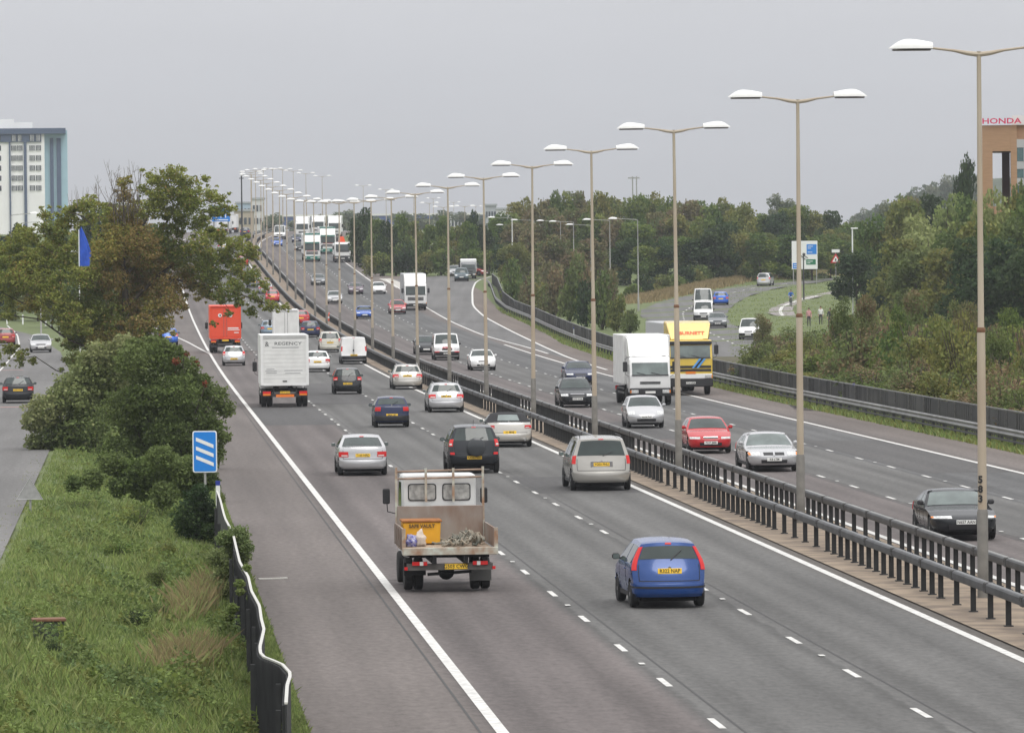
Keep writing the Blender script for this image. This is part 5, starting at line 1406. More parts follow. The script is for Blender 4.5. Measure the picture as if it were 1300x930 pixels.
def cab_mesh(W, y0, y1, z0, Hc, slope=.32, rnd_=.10, zsf=.48):
    """driver's cab: side outline swept across, edges rounded"""
    zs = z0 + (Hc - z0) * zsf
    poly = [(y0, z0), (y1 - .04, z0), (y1, z0 + .25), (y1 + .02, zs), (y1 - slope, Hc - .10), (y1 - slope - .18, Hc), (y0, Hc)]
    mb = MB(); mb.prism(poly, -W / 2, W / 2, 'X')
    me = mb.mesh('cab', mTrim)
    bm = bmesh.new(); bm.from_mesh(me)
    bmesh.ops.bevel(bm, geom=list(bm.edges), offset=rnd_, segments=3, profile=.6, affect='EDGES', clamp_overlap=True)
    for f in bm.faces: f.smooth = True
    bm.to_mesh(me); bm.free()
    try: me.set_sharp_from_angle(angle=R(35))
    except Exception: pass
    return me, zs
def truck(name, label, px, py, rear, c, group, cat='lorry', yaw=0.0):
    p = at(px, py); hd = heading(p.y) + yaw + (0 if rear else math.pi); c.setdefault('raxle', 1.6)
    # y=0 at the tail, forward positive
    L, W = c['L'], c['W']
    near = c.get('raxle', 1.6) if rear else c['L'] - c.get('fax', 1.3)
    Rz = Matrix.Rotation(hd, 3, 'Z'); o3 = p - Rz @ Vector((0, near, 0))
    rt = empty(name, (o3.x, o3.y, G(o3.y) + .015), hd, label=label, cat=cat, group=group)
    sl = math.atan2(G(p.y + 3) - G(p.y - 3), 6); rt.rotation_euler = (sl if rear else -sl, 0, hd)
    wr = c.get('wr', .48)
    yf = L - c.get('fax', 1.3)
    axles = [c.get('raxle', 1.6)] + ([c['raxle'] + 1.35] if c.get('tandem') else [])
    for ya in axles:
        for sd in (-1, 1):
            wheel(rt, sd * (W / 2 - .17), ya, wr, .26, mHub); wheel(rt, sd * (W / 2 - .47), ya, wr, .26, mHub)
    for sd in (-1, 1): wheel(rt, sd * (W / 2 - .20), yf, wr, .28, mHub)
    cabL = c.get('cabL', 1.9); yb = L - cabL - .12
    MB().box((-.38, (L) / 2, c['zf'] - .22), (.12, L - .5, .24)).box((.38, L / 2, c['zf'] - .22), (.12, L - .5, .24)).box((0, .6, c['zf'] - .25), (W * .8, .14, .2)).build('chassis', mUnder, rt)
    # cargo box
    if c.get('boxm'):
        zf, zt = c['zf'], c['zt']; m = c['boxm']
        MB().box((0, yb / 2, (zf + zt) / 2), (W, yb, zt - zf), bev=.035).build('cargo_box', m, rt)
        fr = MB()
        if c.get('frame', True):
            for sd in (-1, 1): fr.box((sd * (W / 2 - .06), -.02, (zf + zt) / 2), (.13, .045, zt - zf - .02)); fr.box((0, -.02, zt - .09), (W - .25, .045, .16)); 
            fr.box((0, -.02, zf + .05), (W - .25, .05, .12)); fr.build('door_frame', c.get('framem', m), rt)
        if c.get('shutter'):
            sh = MB()
            for k in range(11):
                z0 = zf + .14 + (zt - zf - .34) * k / 11; sh.box((0, -.008, z0 + (zt - zf - .34) / 22), (W - .30, .02, (zt - zf - .34) / 11 - .012))
            sh.build('roller_shutter', c.get('doorm', m), rt); MB().box((0, -.03, zf + .22), (.22, .03, .06)).build('latch', mTrim, rt)
        elif c.get('doors'):
            for sd in (-1, 1):
                MB().box((sd * (W / 4 - .04), -.012, (zf + zt) / 2), (W / 2 - .17, .03, zt - zf - .3), bev=.01).build('rear_door', c.get('doorm', m), rt)
                MB().tube([(sd * .12, -.045, zf + .2), (sd * .12, -.045, zt - .25)], .016, n=6).build('lock_rod', mChrome, rt)
        # rear gear
        ub = MB(); ub.box((0, .10, c.get('ubz', .55)), (W * .92, .12, .16)); ub.box((-.6, .2, .8), (.08, .1, .5)); ub.box((.6, .2, .8), (.08, .1, .5)); ub.build('underrun_bar', c.get('ubm', mTrim), rt)
        for sd in (-1, 1):
            o = MB().box((sd * (W / 2 - .30), .04, c.get('tlz', .78)), (.42, .08, .22), bev=.01).build('tail_light', mTail, rt)
            MB().box((sd * (W / 2 - .30), -.004, c.get('tlz', .78) - .06), (.38, .02, .09)).build('amber_lens', mAmber, o)
            MB().box((sd * (W / 2 - .33), .9 + .9, .42), (.62, .02, .5)).build('mud_flap', mTrim, rt)
        if rear: number_plate(rt, c.get('plate'), (0, -.01, c.get('tlz', .78) + .05), (0, 0, 0), True, text_on=c.get('ptext', True))
        # side guard
        for sd in (-1, 1): MB().box((sd * (W / 2 - .05), (axles[-1] + yf) / 2, .62), (.03, yf - axles[-1] - 1.4, .10)).box((sd * (W / 2 - .05), (axles[-1] + yf) / 2, .85), (.03, yf - axles[-1] - 1.4, .10)).build('side_guard', mRail, rt)
    # cab
    Wc = c.get('Wc', W - .15); cm = c['cabm']; Hc = c['Hc']; zb = c.get('zb', .50)
    me, zs = cab_mesh(Wc, L - cabL, L, zb, Hc, c.get('slope', .32), .10, c.get('zsf', .48)); me.materials.clear(); me.materials.append(cm)
    link('cab', me, rt)
    sl_ = c.get('slope', .32); zw0, zw1 = zs + .06, Hc - .30
    ang = math.atan2(sl_ + .02, (Hc - .10) - zs)
    hgt = (zw1 - zw0) / math.cos(ang)
    ymid = L + .02 - math.tan(ang) * ((zw0 + zw1) / 2 - zs)
    Mw = Matrix.Translation((0, ymid + .012, (zw0 + zw1) / 2)) @ Matrix.Rotation(ang, 4, 'X')
    MB().box((0, 0, 0), (Wc - .26, .02, hgt), Mw, bev=.0).build('windscreen', mGlassG if c.get('paleglass') else mGlass, rt)
    MB().box((0, .012, -hgt / 2 - .03), (Wc - .22, .03, .06), Mw).build('windscreen_trim', mTrim, rt)
    for k in (-.5, .25): MB().tube([Mw @ Vector((k, .03, -hgt / 2)), Mw @ Vector((k + .45, .03, -hgt / 2 + .12))], .012, n=5).build('wiper', mTrim, rt)
    for sd in (-1, 1):
        MB().prism([(L - cabL + .45, zs + .1), (L - .22, zs + .1), (L - sl_ - .10, Hc - .38), (L - cabL + .45, Hc - .38)], sd * (Wc / 2 - .005), sd * (Wc / 2 + .008), 'X').build('side_window', mGlass, rt)
    # grille, lights, bumper
    gz0, gz1 = c.get('gz', (1.02, 1.30))
    gw = c.get('gw', .55)
    gr = MB()
    for k in range(c.get('gn', 3)):
        z = gz0 + (gz1 - gz0) * (k + .5) / c.get('gn', 3); gr.box((0, L + .012, z), (Wc * gw, .035, (gz1 - gz0) / c.get('gn', 3) * .72))
    gr.build('grille', mTrim, rt)
    MB().box((0, L + .0, zb + .07), (Wc + .02, .20, c.get('bh', .36)), bev=.05).build('bumper', c.get('bumpm', mTrim), rt)
    for sd in (-1, 1):
        o = MB().box((sd * (Wc / 2 - .26), L + .105, c.get('hlz', zb + .12)), (.36, .05, .17), bev=.01).build('headlight', mHead, rt)
        MB().box((sd * (Wc / 2 - .05), L + .09, c.get('hlz', zb + .12)), (.07, .03, .14)).build('indicator', mAmber, o)
        mb = MB(); mb.tube([(sd * (Wc / 2 - .02), L - .25, zs + .95), (sd * (Wc / 2 + .22), L - .12, zs + .9), (sd * (Wc / 2 + .22), L - .12, zs + .1), (sd * (Wc / 2 - .02), L - .2, zs - .05)], .014, n=5)
        mb.box((sd * (Wc / 2 + .22), L - .12, zs + .48), (.24, .10, .52), bev=.03); mb.build('wing_mirror', mTrim, rt)
    if not rear: number_plate(rt, c.get('plate'), (0, L + .112, zb + .06), (0, 0, math.pi), False, text_on=c.get('ptext', True))
    # air deflector over the cab
    if c.get('defl'):
        zt = c['defl']; m = c.get('deflm', cm); w1 = c.get('dw', Wc)
        V = []
        for (y, z, w) in ((L - cabL - .05, Hc - .02, w1), (L - .42 - sl_ * .6, Hc - .02, w1 * c.get('dn', .93)), (L - .9 - sl_, zt - .12, w1 * .97), (L - cabL - .05, zt, w1)):
            V += [(-w / 2, y, z), (w / 2, y, z)]
        Fc = [(0, 1, 3, 2), (2, 3, 5, 4), (4, 5, 7, 6), (6, 7, 1, 0), (0, 2, 4, 6), (1, 7, 5, 3)]
        mb = MB(); mb.add(V, Fc); me = mb.mesh('air_deflector', m); bm = bmesh.new(); bm.from_mesh(me)
        bmesh.ops.bevel(bm, geom=list(bm.edges), offset=.05, segments=2, affect='EDGES', clamp_overlap=True)
        bm.to_mesh(me); bm.free(); link('air_deflector', me, rt)
        mb = MB(); yb0, yt0 = L - .42 - sl_ * .6, L - .9 - sl_
        for sd in (-1, 1):
            mb.add([(sd * w1 * .30, yb0 + .02, Hc + .05), (sd * w1 * .40, yb0 + .02, Hc + .05), (sd * w1 * .47, yt0 + .03, zt - .16), (sd * w1 * .44, yt0 + .03, zt - .16), (sd * w1 * .35, yb0 - .16, Hc + .02), (sd * w1 * .45, yt0 - .12, zt - .2)], [(0, 1, 2, 3), (1, 4, 5, 2), (0, 3, 5, 4), (0, 4, 1), (3, 2, 5)])
        mb.build('deflector_rib', m, rt)
    if c.get('visor'): MB().box((0, L - sl_ + .05, Hc - .16), (Wc - .05, .22, .2), bev=.04).build('sun_visor', mTrim, rt)
    return rt, L, zs, Wc
LG = 'lorries on the motorway'
mBoxW = mat('box_white', (.82, .82, .81), .5, noise=.07, nscale=.9); mBoxW2 = mat('box_dirty_white', (.78, .78, .76), .5, noise=.13, nscale=1.5)
mOrange = mat('box_orange_red', (.78, .075, .025), .45, noise=.05); mBoxG = mat('box_grey', (.42, .43, .44), .5, noise=.1)
t, L, zs, Wc = truck('removal_lorry', 'large white removal lorry with grey REGENCY lettering on its roller shutter', 361, 516, True,
    dict(L=8.6, W=2.5, zf=1.14, zt=3.78, boxm=mBoxW, doorm=mBoxW2, shutter=True, cabm=P['white'], Hc=2.6, zb=.5, raxle=1.7, plate='X413 UKO', ubz=.62, tlz=.72), LG)
mGreyT = mat('lettering_grey', (.10, .105, .11), .6)
text('lettering', 'REGENCY', .24, mGreyT, t, loc=(.18, -.024, 3.32), rot=(math.pi / 2, 0, 0), wide=1.35)
text('lettering', '&', .36, mGreyT, t, loc=(-.92, -.024, 3.30), rot=(math.pi / 2, 0, 0))
mb = MB()
for (x, z, w) in ((-.75, 2.0, .42), (-.72, 1.90, .6), (-.70, 1.80, .55), (.45, 1.92, .95), (.42, 1.78, .8), (.05, 3.12, 1.4)): mb.box((x, -.024, z), (w, .006, .035))
mb.build('small_print', mat('lettering_pale', (.36, .36, .37), .6), t)
MB().box((0, -.02, .60), (.95, .03, .14)).build('hazard_board', mat('board_orange', (.85, .20, .02), .4), t)
t, L, zs, Wc = truck('box_lorry', 'orange red lorry with two round eyes painted on its rear doors', 286, 447.5, True,
    dict(L=8.8, W=2.5, zf=1.12, zt=3.75, boxm=mOrange, framem=mOrange, doors=True, doorm=mOrange, cabm=P['white'], Hc=2.7, raxle=1.7, plate='R29 LTF', tlz=.95, ptext=False), LG)
for sd in (-1, 1):
    o = MB().lathe([(.15, -.05), (.15, -.035)], 18, Matrix.Translation((sd * .42, 0, 3.0)), 'Y').build('eye', mSignW, t); MB().lathe([(.07, -.056), (.07, -.045)], 14, Matrix.Translation((sd * .42 + .02, 0, 3.0)), 'Y').build('pupil', mInk, o)
mb = MB()
for (x, z, w, h) in ((.62, 1.98, .85, .09), (.66, 1.84, .95, .06), (.88, 1.62, .38, .07)): mb.box((x, -.032, z), (w, .008, h))
mb.build('small_print', mSignW, t)
truck('box_van', 'small white box van with orange roof beacon strip ahead of the removal lorry', 363, 437, True,
    dict(L=6.6, W=2.15, zf=.75, zt=2.95, boxm=mBoxW, doors=True, doorm=mBoxW2, cabm=P['white'], Hc=2.1, raxle=1.5, wr=.36, cabL=1.7, tlz=.62, ptext=False), LG, cat='van')
t, L, zs, Wc = truck('box_lorry', 'plain white box lorry with rounded air deflector facing the camera', 823, 514, False,
    dict(L=8.0, W=2.45, zf=1.05, zt=3.62, boxm=mBoxW2, cabm=P['white'], Hc=2.50, zb=.62, fax=1.25, defl=3.58, dw=2.2, Wc=2.12, gz=(1.10, 1.24), gw=.5, gn=2, hlz=.72, bh=.42, slope=.28, wr=.44, plate=None, paleglass=True), LG)
MB().box((-.75, L - .02, 1.32), (.10, .04, .42), bev=.02).box((.75 + .18, L - .02, 1.32), (.10, .04, .42), bev=.02).build('side_vent', mTrim, t)
t, L, zs, Wc = truck('articulated_lorry', 'yellow lorry with tall air deflector and black grille bearing a blue striped flash', 874, 501, False,
    dict(L=13.5, W=2.5, zf=1.15, zt=3.98, boxm=mat('curtain_grey', (.50, .51, .52), .5, noise=.12, stretch=(1, 3, .2)), cabm=P['yellow'], Hc=3.05, zb=.62, fax=1.35, defl=4.1, dw=2.55, dn=.8, Wc=2.46, gz=(1.28, 1.66), gw=.93, gn=2, zsf=.58, hlz=1.03, bh=.46, visor=True, cabL=2.2, slope=.22, wr=.5, tandem=True, plate='P764 HKM', paleglass=True), LG)
MB().box((0, L + .02, 1.05), (Wc - .1, .04, .26), bev=.01).build('light_panel', mSignW, t)
text('lettering', 'BURNETT', .27, mat('letter_orange', (.75, .12, .02), .5), t, loc=(-.15, L - .765, 3.42), rot=(R(59), 0, math.pi), ext=.004, bold=.01, wide=1.2)
mb = MB()
for k, x in enumerate((-.34, -.24, -.14)):
    mb = MB(); mb.prism([(x * 1.3, 1.50), (x * 1.3 + .12, 1.50), (x * 1.3 - .42 + .12, 2.02), (x * 1.3 - .42, 2.02)], L + .045, L + .06, 'Y'); mb.build('flash_stripe', [mat('flash_blue', (.10, .35, .75), .4), mInk, mat('flash_blue', (.1, .35, .75), .4)][k], t)
MB().box((0, L + .02, 1.24), (.55, .06, .14)).build('badge', mAmber, t)
t, L, zs, Wc = truck('box_lorry', 'white rigid lorry with dark grille near the slip road nose', 527, 393.5, False,
    dict(L=9.0, W=2.5, zf=1.1, zt=3.9, boxm=mBoxG, cabm=P['white'], Hc=2.9, fax=1.35, defl=3.95, dw=2.45, Wc=2.4, gz=(1.05, 1.45), gw=.72, gn=3, hlz=.78, ptext=False), LG)
mGW = mat('livery_green', (.01, .16, .12), .4)
for (px, py, lab) in ((396, 332, 'green and white lorry leading the pair below the bridge'), (416, 322, 'second green and white lorry close behind the first'), ):
    t, L, zs, Wc = truck('box_lorry', lab, px, py, False, dict(L=11, W=2.5, zf=1.1, zt=4.0, boxm=mBoxW, cabm=P['white'], Hc=2.95, fax=1.35, defl=3.95, dw=2.45, Wc=2.45, gz=(1.1, 1.5), gw=.7, gn=2, bumpm=mGW, bh=.5, ptext=False), LG)
    MB().box((0, L - 1.6, 4.06), (2.5, .3, .22)).build('green_roof_band', mGW, t); MB().box((0, L - .15, 2.80), (2.2, .16, .2)).build('green_visor', mGW, t); MB().box((0, L + .02, 1.66), (1.5, .03, .1)).build('red_lettering', mRedS, t)
for (px, py, lab, zt) in ((384, 303, 'white lorry cab between the green lorries and the bridge', 3.8), (425, 302, 'white lorry behind the second green one', 3.8), (364, 291, 'white coach at the crest below the blue bridge', 3.4), (404, 300, 'grey white lorry far behind the green pair', 3.6)):
    truck('distant_lorry', lab, px, py, False, dict(L=9, W=2.45, zf=1.0, zt=zt, boxm=mBoxW, cabm=P['white'], Hc=2.9, fax=1.3, defl=zt - .1, dw=2.3, gz=(1.0, 1.3), ptext=False), 'lorries at the crest of the motorway')
t, L, zs, Wc = truck('tipper_lorry', 'white lorry with a bright orange load above its cab', 435, 333, False,
    dict(L=8, W=2.5, zf=1.1, zt=2.6, boxm=mBoxW2, cabm=P['white'], Hc=2.95, fax=1.35, gz=(1.5, 1.7), gw=.8, gn=2, bh=.75, hlz=.72, zb=.55, ptext=False), LG)
mb = MB(); mb.prism([(-.62, 2.5), (.62, 2.5), (.45, 3.75), (-.2, 3.75)], L - 3.2, L - 2.1, 'Y'); mb.build('load', mat('load_orange', (.80, .10, .03), .6), t)
for (px, py, lab) in ((284, 297, 'white box lorry far up the outbound road left of the mast'), (293, 295.5, 'second white box lorry just right of the other')):
    truck('distant_lorry', lab, px, py, True, dict(L=8, W=2.45, zf=1.0, zt=3.5, boxm=mBoxW, doors=True, cabm=P['white'], Hc=2.7, raxle=1.6, ptext=False), 'white box lorries on the outbound crest')
t, L, zs, Wc = truck('recovery_lorry', 'small lorry with a white load body at the top of the slip road', 595, 354, False, dict(L=6.5, W=2.1, zf=.9, zt=2.5, boxm=mBoxW, cabm=P['grey'], Hc=2.2, fax=1.1, cabL=1.6, wr=.38, gz=(.9, 1.1), ptext=False), SLIPG, yaw=R(-3))

# the flatbed lorry in lane one
p = at(567, 748.5); hd = heading(p.y) + R(1.0)
Rz = Matrix.Rotation(hd, 3, 'Z'); o3 = p - Rz @ Vector((0, 1.25, 0))
t = empty('flatbed_lorry', (o3.x, o3.y, G(o3.y) + .015), hd, label='rusty flatbed lorry with white cab and open tailboard in the near left lane', cat='lorry', group=LG)
mRustW = mat('board_weathered', (.30, .27, .24), .8, col2=(.19, .12, .085), nscale=1.5, bump=.2, stretch=(1, 1, .5)); mDeck = mat('deck_boards', (.42, .34, .26), .85, col2=(.27, .19, .13), nscale=2.2, stretch=(5, 1, 1))
mPaleR = mat('pale_rusty_paint', (.50, .52, .45), .7, col2=(.30, .17, .10), nscale=3.5); mCabW = mat('cab_dirty_white', (.68, .69, .68), .45, noise=.12, nscale=2.5)
W = 2.02; zd = .98; Lb = 3.1
for sd in (-1, 1):
    wheel(t, sd * (W / 2 - .13), 1.25, .37, .20, mHub); wheel(t, sd * (W / 2 - .36), 1.25, .37, .20, mHub); wheel(t, sd * (W / 2 - .16), 4.0, .37, .2, mHub)
MB().box((0, Lb / 2 + .02, zd - .05), (W, Lb, .09)).build('deck', mDeck, t)
mb = MB(); mb.box((0, -.03, zd - .04), (W + .16, .05, .17), bev=.01); mb.build('tailboard', mPaleR, t)
mb = MB(); mb.box((-.36, 2.3, .76), (.10, 4.6, .2)).box((.36, 2.3, .76), (.10, 4.6, .2)); [mb.box((0, y, .84), (W * .9, .08, .12)) for y in (.3, .9, 1.7, 2.5)]; mb.build('chassis', mUnder, t)
for sd in (-1, 1):
    mb = MB(); mb.box((sd * (W / 2 + .03), Lb / 2, zd + .24), (.04, Lb, .44))
    for k in range(5): mb.box((sd * (W / 2 + .06), .25 + k * .64, zd + .22), (.04, .05, .46))
    mb.build('side_board', mRustW, t); MB().box((sd * (W / 2 + .04), .03, zd + .22), (.08, .08, .52)).build('corner_post', mPaleR, t)
MB().box((0, Lb + .04, zd + .43), (W - .02, .05, .82), bev=.01).build('headboard', mRustW, t)
mb = MB()
for x in (-W / 2 + .0, -.32, .32, W / 2 - .0): mb.box((x, Lb + .08, zd + .85 if abs(x) > .5 else zd + 1.32), (.055, .05, 1.78 if abs(x) > .5 else .78))
mb.build('ladder_frame', mPaleR, t)
mb = MB(); [mb.tube([(-W / 2, Lb + .1, z), (W / 2, Lb + .1, z + .03)], .026, n=6) for z in (zd + 1.64, zd + 1.47)]; mb.build('rack_rail', mat('rack_rusty', (.38, .27, .20), .7, noise=.4, nscale=4), t)
me, zs = cab_mesh(1.72, Lb + .22, 5.0, .62, 2.54, .5, .09); me.materials.clear(); me.materials.append(mCabW); link('cab', me, t)
mFrost = mat('scratched_window', (.46, .46, .44), .35, noise=.45, nscale=9.0)
for x in (-.40, .40): 
    o = MB().prism(plate(.66, .40, .07), Lb + .205, Lb + .225, 'Y').build('window_seal', mTrim, t, loc=(x, 0, 2.13)); MB().prism(plate(.61, .35, .06), Lb + .197, Lb + .212, 'Y').build('rear_window', mFrost, o, loc=(0, 0, 0))
for sd in (-1, 1):
    mb = MB(); mb.tube([(sd * .84, 4.7, 1.55), (sd * 1.12, 4.75, 1.62), (sd * 1.14, 4.75, 1.9)], .014, n=5); mb.box((sd * 1.15, 4.72, 1.98), (.17, .07, .36), bev=.025); mb.build('wing_mirror', mTrim, t)
    MB().prism([(Lb + .6, 1.75), (4.75, 1.75), (4.5, 2.35), (Lb + .6, 2.35)], sd * .858, sd * .866, 'X').build('side_window', mGlass, t)
MB().box((0, 4.79, 2.1), (1.5, .02, .55), Matrix.Translation((0, 4.79, 2.1)) @ Matrix.Rotation(.46, 4, 'X') @ Matrix.Translation((0, -4.79, -2.1))).build('windscreen', mGlass, t)
MB().box((0, .16, .58), (W * .97, .07, .15)).build('rear_bar', mat('bar_grey_rust', (.13, .12, .11), .8, noise=.35, nscale=5), t)
for sd in (-1, 1):
    o = MB().box((sd * (W / 2 - .32), .10, .66), (.34, .06, .085)).build('tail_light', mTail, t); MB().box((sd * (W / 2 - .36), .062, .66), (.08, .02, .09)).build('reversing_lens', mRev, o)
    MB().box((sd * (W / 2 - .01), .1, .55), (.07, .04, .07)).build('reflector', mTail, t)
    MB().box((sd * (W / 2 - .26), .85, .42 if sd > 0 else .50), (.50, .02, .42 if sd > 0 else .3)).build('mud_flap', mat('flap_grey', (.10, .10, .095), .8) if sd > 0 else mUnder, t)
number_plate(t, 'G503 CWG', (.14, .115, .585), (0, 0, 0), True, w=.52, h=.125)
MB().tube([(-.5, .3, .40), (.5, .3, .46)], .04, n=6).build('axle', mUnder, t)
mb = MB(); mb.lathe([(.02, 0), (.17, .05), (.19, .18), (.02, .22)], 14, Matrix.Translation((0, 1.15, .40)), 'Y'); mb.build('differential', mUnder, t)
# load
W3 = lambda x, y, z: (Matrix.Translation(t.location) @ Matrix.Rotation(hd, 4, 'Z')) @ Vector((x, y, z))
sk = empty('tool_chest', W3(-.50, 2.1, zd), hd, label='yellow steel chest with black lettering on the flatbed lorry', cat='chest')
mYel = mat('chest_yellow', (.80, .40, .02), .5, noise=.12, nscale=2)
MB().box((0, .3, .27), (.84, .7, .50), tx=1.04, ty=1.05, bev=.02).build('chest_body', mYel, sk)
MB().box((0, .3, .545), (.93, .80, .05), bev=.01).build('lid_rim', mat('chest_rust', (.40, .16, .05), .8, noise=.3), sk)
text('lettering', 'SAFE VAULT', .11, mat('ink_faded', (.12, .07, .02), .7), sk, loc=(0, -.085, .43), rot=(math.pi / 2 - .05, 0, 0), ext=.003, bold=.004)
rr = random.Random(12)
def blob(cx_, cy_, cz_, rx, ry, rz, m, name, lab, cat, seed, parent=None):
    bm = bmesh.new(); bmesh.ops.create_icosphere(bm, subdivisions=3, radius=1)
    q = random.Random(seed); ph = [q.uniform(0, 6) for _ in range(6)]
    for v in bm.verts:
        f = 1 + .18 * math.sin(v.co.x * 4 + ph[0]) * math.sin(v.co.y * 5 + ph[1]) + .13 * math.sin(v.co.z * 9 + ph[2]) + .1 * math.sin(v.co.x * 11 + ph[3])
        v.co = Vector((v.co.x * rx * f, v.co.y * ry * f, max(v.co.z * f, -.55) * rz + rz * .55))
    me = bpy.data.meshes.new(name); bm.to_mesh(me); bm.free(); me.materials.append(m); me.polygons.foreach_set('use_smooth', [True] * len(me.polygons))
    o = link(name, me, parent, loc=(cx_, cy_, cz_)); return tag(o, lab, cat) if lab else o
q = W3(-.80, 1.35, zd); blob(q.x, q.y, q.z, .15, .13, .17, mat('bag_blue', (.04, .04, .30), .4, noise=.5, nscale=14, col2=(.5, .5, .6)), 'plastic_bag', 'blue and white plastic bag by the tailboard of the flatbed', 'bag', 2)
q = W3(-.58, 1.55, zd); blob(q.x, q.y, q.z, .14, .14, .22, mat('sack_pale', (.55, .47, .40), .7), 'cloth_sack', 'pale cloth sack between the blue bag and yellow chest', 'sack', 5)
ropes = MB()
for k in range(46):
    x0 = rr.uniform(.0, .85); ht = .05 + .30 * max(0, 1 - abs(x0 - .58) / .5)
    pts = []; y0 = rr.uniform(.9, 2.5); a = rr.uniform(0, 6.28); ln = rr.uniform(.3, .8)
    for i in range(7):
        f = i / 6 - .5; pts.append((x0 + ln * f * math.cos(a) * .8, y0 + ln * f * math.sin(a), .03 + rr.uniform(0, 1) * ht))
    ropes.tube([(min(max(q_[0], -.28), .92), q_[1], q_[2]) for q_ in pts], rr.uniform(.016, .032), n=5)
ro = ropes.build('rope_heap', mat('rope_mixed', (.42, .36, .28), .85, col2=(.08, .10, .09), nscale=1.6), None, loc=W3(0, 0, zd), rot=(0, 0, hd)); tag(ro, 'tangled heap of ropes and hoses on the right of the flatbed', 'rope')

# ---------------------------------------------------------------- people
def person(loc, rz, label, joints, mats, name='person', s=1.0, grp=None):
    """joints: dict name -> (x, y, z, r); one continuous skinned body"""
    order = ['pelvis', 'belly', 'chest', 'neck', 'head', 'crown', 'shl', 'ell', 'wrl', 'shr', 'elr', 'wrr', 'hil', 'knl', 'anl', 'tol', 'hir', 'knr', 'anr', 'tor']
    E = [('pelvis', 'belly'), ('belly', 'chest'), ('chest', 'neck'), ('neck', 'head'), ('head', 'crown'), ('chest', 'shl'), ('shl', 'ell'), ('ell', 'wrl'), ('chest', 'shr'), ('shr', 'elr'), ('elr', 'wrr'), ('pelvis', 'hil'), ('hil', 'knl'), ('knl', 'anl'), ('anl', 'tol'), ('pelvis', 'hir'), ('hir', 'knr'), ('knr', 'anr'), ('anr', 'tor')]
    V = [joints[k] for k in order]; ed = [(order.index(a), order.index(b)) for a, b in E]
    for sd, wk, ek in ((-1, 'wrl', 'ell'), (1, 'wrr', 'elr')):
        w_ = Vector(joints[wk][:3]); d = (w_ - Vector(joints[ek][:3])).normalized(); q = d.cross(Vector((1, 0, 0)) if abs(d.x) < .8 else Vector((0, 1, 0))).normalized()
        pi_ = len(V); pl = w_ + d * .06; V.append((*pl, .03)); ed.append((order.index(wk), pi_))
        for f, (off, ln) in enumerate(((-.03, .07), (-.01, .085), (.01, .08), (.03, .065))):
            a = pl + d * .045 + q * off; b = a + d * ln * .55; c2 = b + (d + Vector((0, .4, 0))).normalized() * ln * .45
            k = len(V); V += [(*a, .010), (*b, .009), (*c2, .008)]; ed += [(pi_, k), (k, k + 1), (k + 1, k + 2)]
        a = pl - q * .035; b = a + (d * .5 - q).normalized() * .04; k = len(V); V += [(*a, .012), (*b, .010)]; ed += [(pi_, k), (k, k + 1)]
    me = bpy.data.meshes.new('person'); me.from_pydata([v[:3] for v in V], ed, []); o = bpy.data.objects.new('tmp', me); COL.objects.link(o)
    md = o.modifiers.new('s', 'SKIN')
    for i, v in enumerate(V): me.skin_vertices[0].data[i].radius = (v[3], v[3])
    me.skin_vertices[0].data[0].use_root = True
    o.modifiers.new('u', 'SUBSURF').levels = 1
    dg = bpy.context.evaluated_depsgraph_get(); dg.update(); m2 = bpy.data.meshes.new_from_object(o.evaluated_get(dg)); bpy.data.objects.remove(o)
    m2.materials.clear()
    for m in mats: m2.materials.append(m)      # skin, top, trousers, shoes
    zc = joints['neck'][2]; zw = joints['pelvis'][2]
    ank = [Vector(joints[k][:3]) for k in ('anl', 'anr')]; wr_ = [Vector(joints[k][:3]) for k in ('wrl', 'wrr')]
    for p_ in m2.polygons:
        p_.use_smooth = True; c = p_.center
        i = 1
        if c.z > zc: i = 0
        elif min((c - w_).length for w_ in wr_) < .11 and c.z < 1.35: i = 0
        elif min((c - a).length for a in ank) < .17 and c.z < min(ank[0].z, ank[1].z) + .2: i = 3
        elif c.z < zw + .04: i = 2
        p_.material_index = i
    o = link(name, m2, None, loc=loc, rot=(0, 0, rz)); o.scale = (s, s, s); tag(o, label, 'person', grp)
    hx, hy, hz_ = joints['head'][:3]
    bm = bmesh.new(); bmesh.ops.create_uvsphere(bm, u_segments=14, v_segments=9, radius=1)
    for v in bm.verts: v.co = Vector((hx + v.co.x * .088, hy - .012 + v.co.y * .105, hz_ + .075 + max(v.co.z, -.35) * .085))
    mh = bpy.data.meshes.new('hair'); bm.to_mesh(mh); bm.free(); mh.materials.append(mats[4]); mh.polygons.foreach_set('use_smooth', [True] * len(mh.polygons)); link('hair', mh, o)
    for sd in (-1, 1): MB().lathe([(.001, .092), (.013, .098), (.001, .104)], 8, Matrix.Translation((hx + sd * .032, hy, hz_ + .035)), 'Y').build('eye', mInk, o)
    MB().box((hx, hy + .103, hz_ + .005), (.022, .03, .045), bev=.006).build('nose', mats[0], o); MB().box((hx, hy + .094, hz_ - .035), (.045, .012, .010)).build('mouth', mat('lips', (.35, .12, .10), .6), o)
    return o
mSkin = mat('skin', (.52, .30, .22), .6); mHair = mat('hair_dark', (.04, .03, .022), .8)
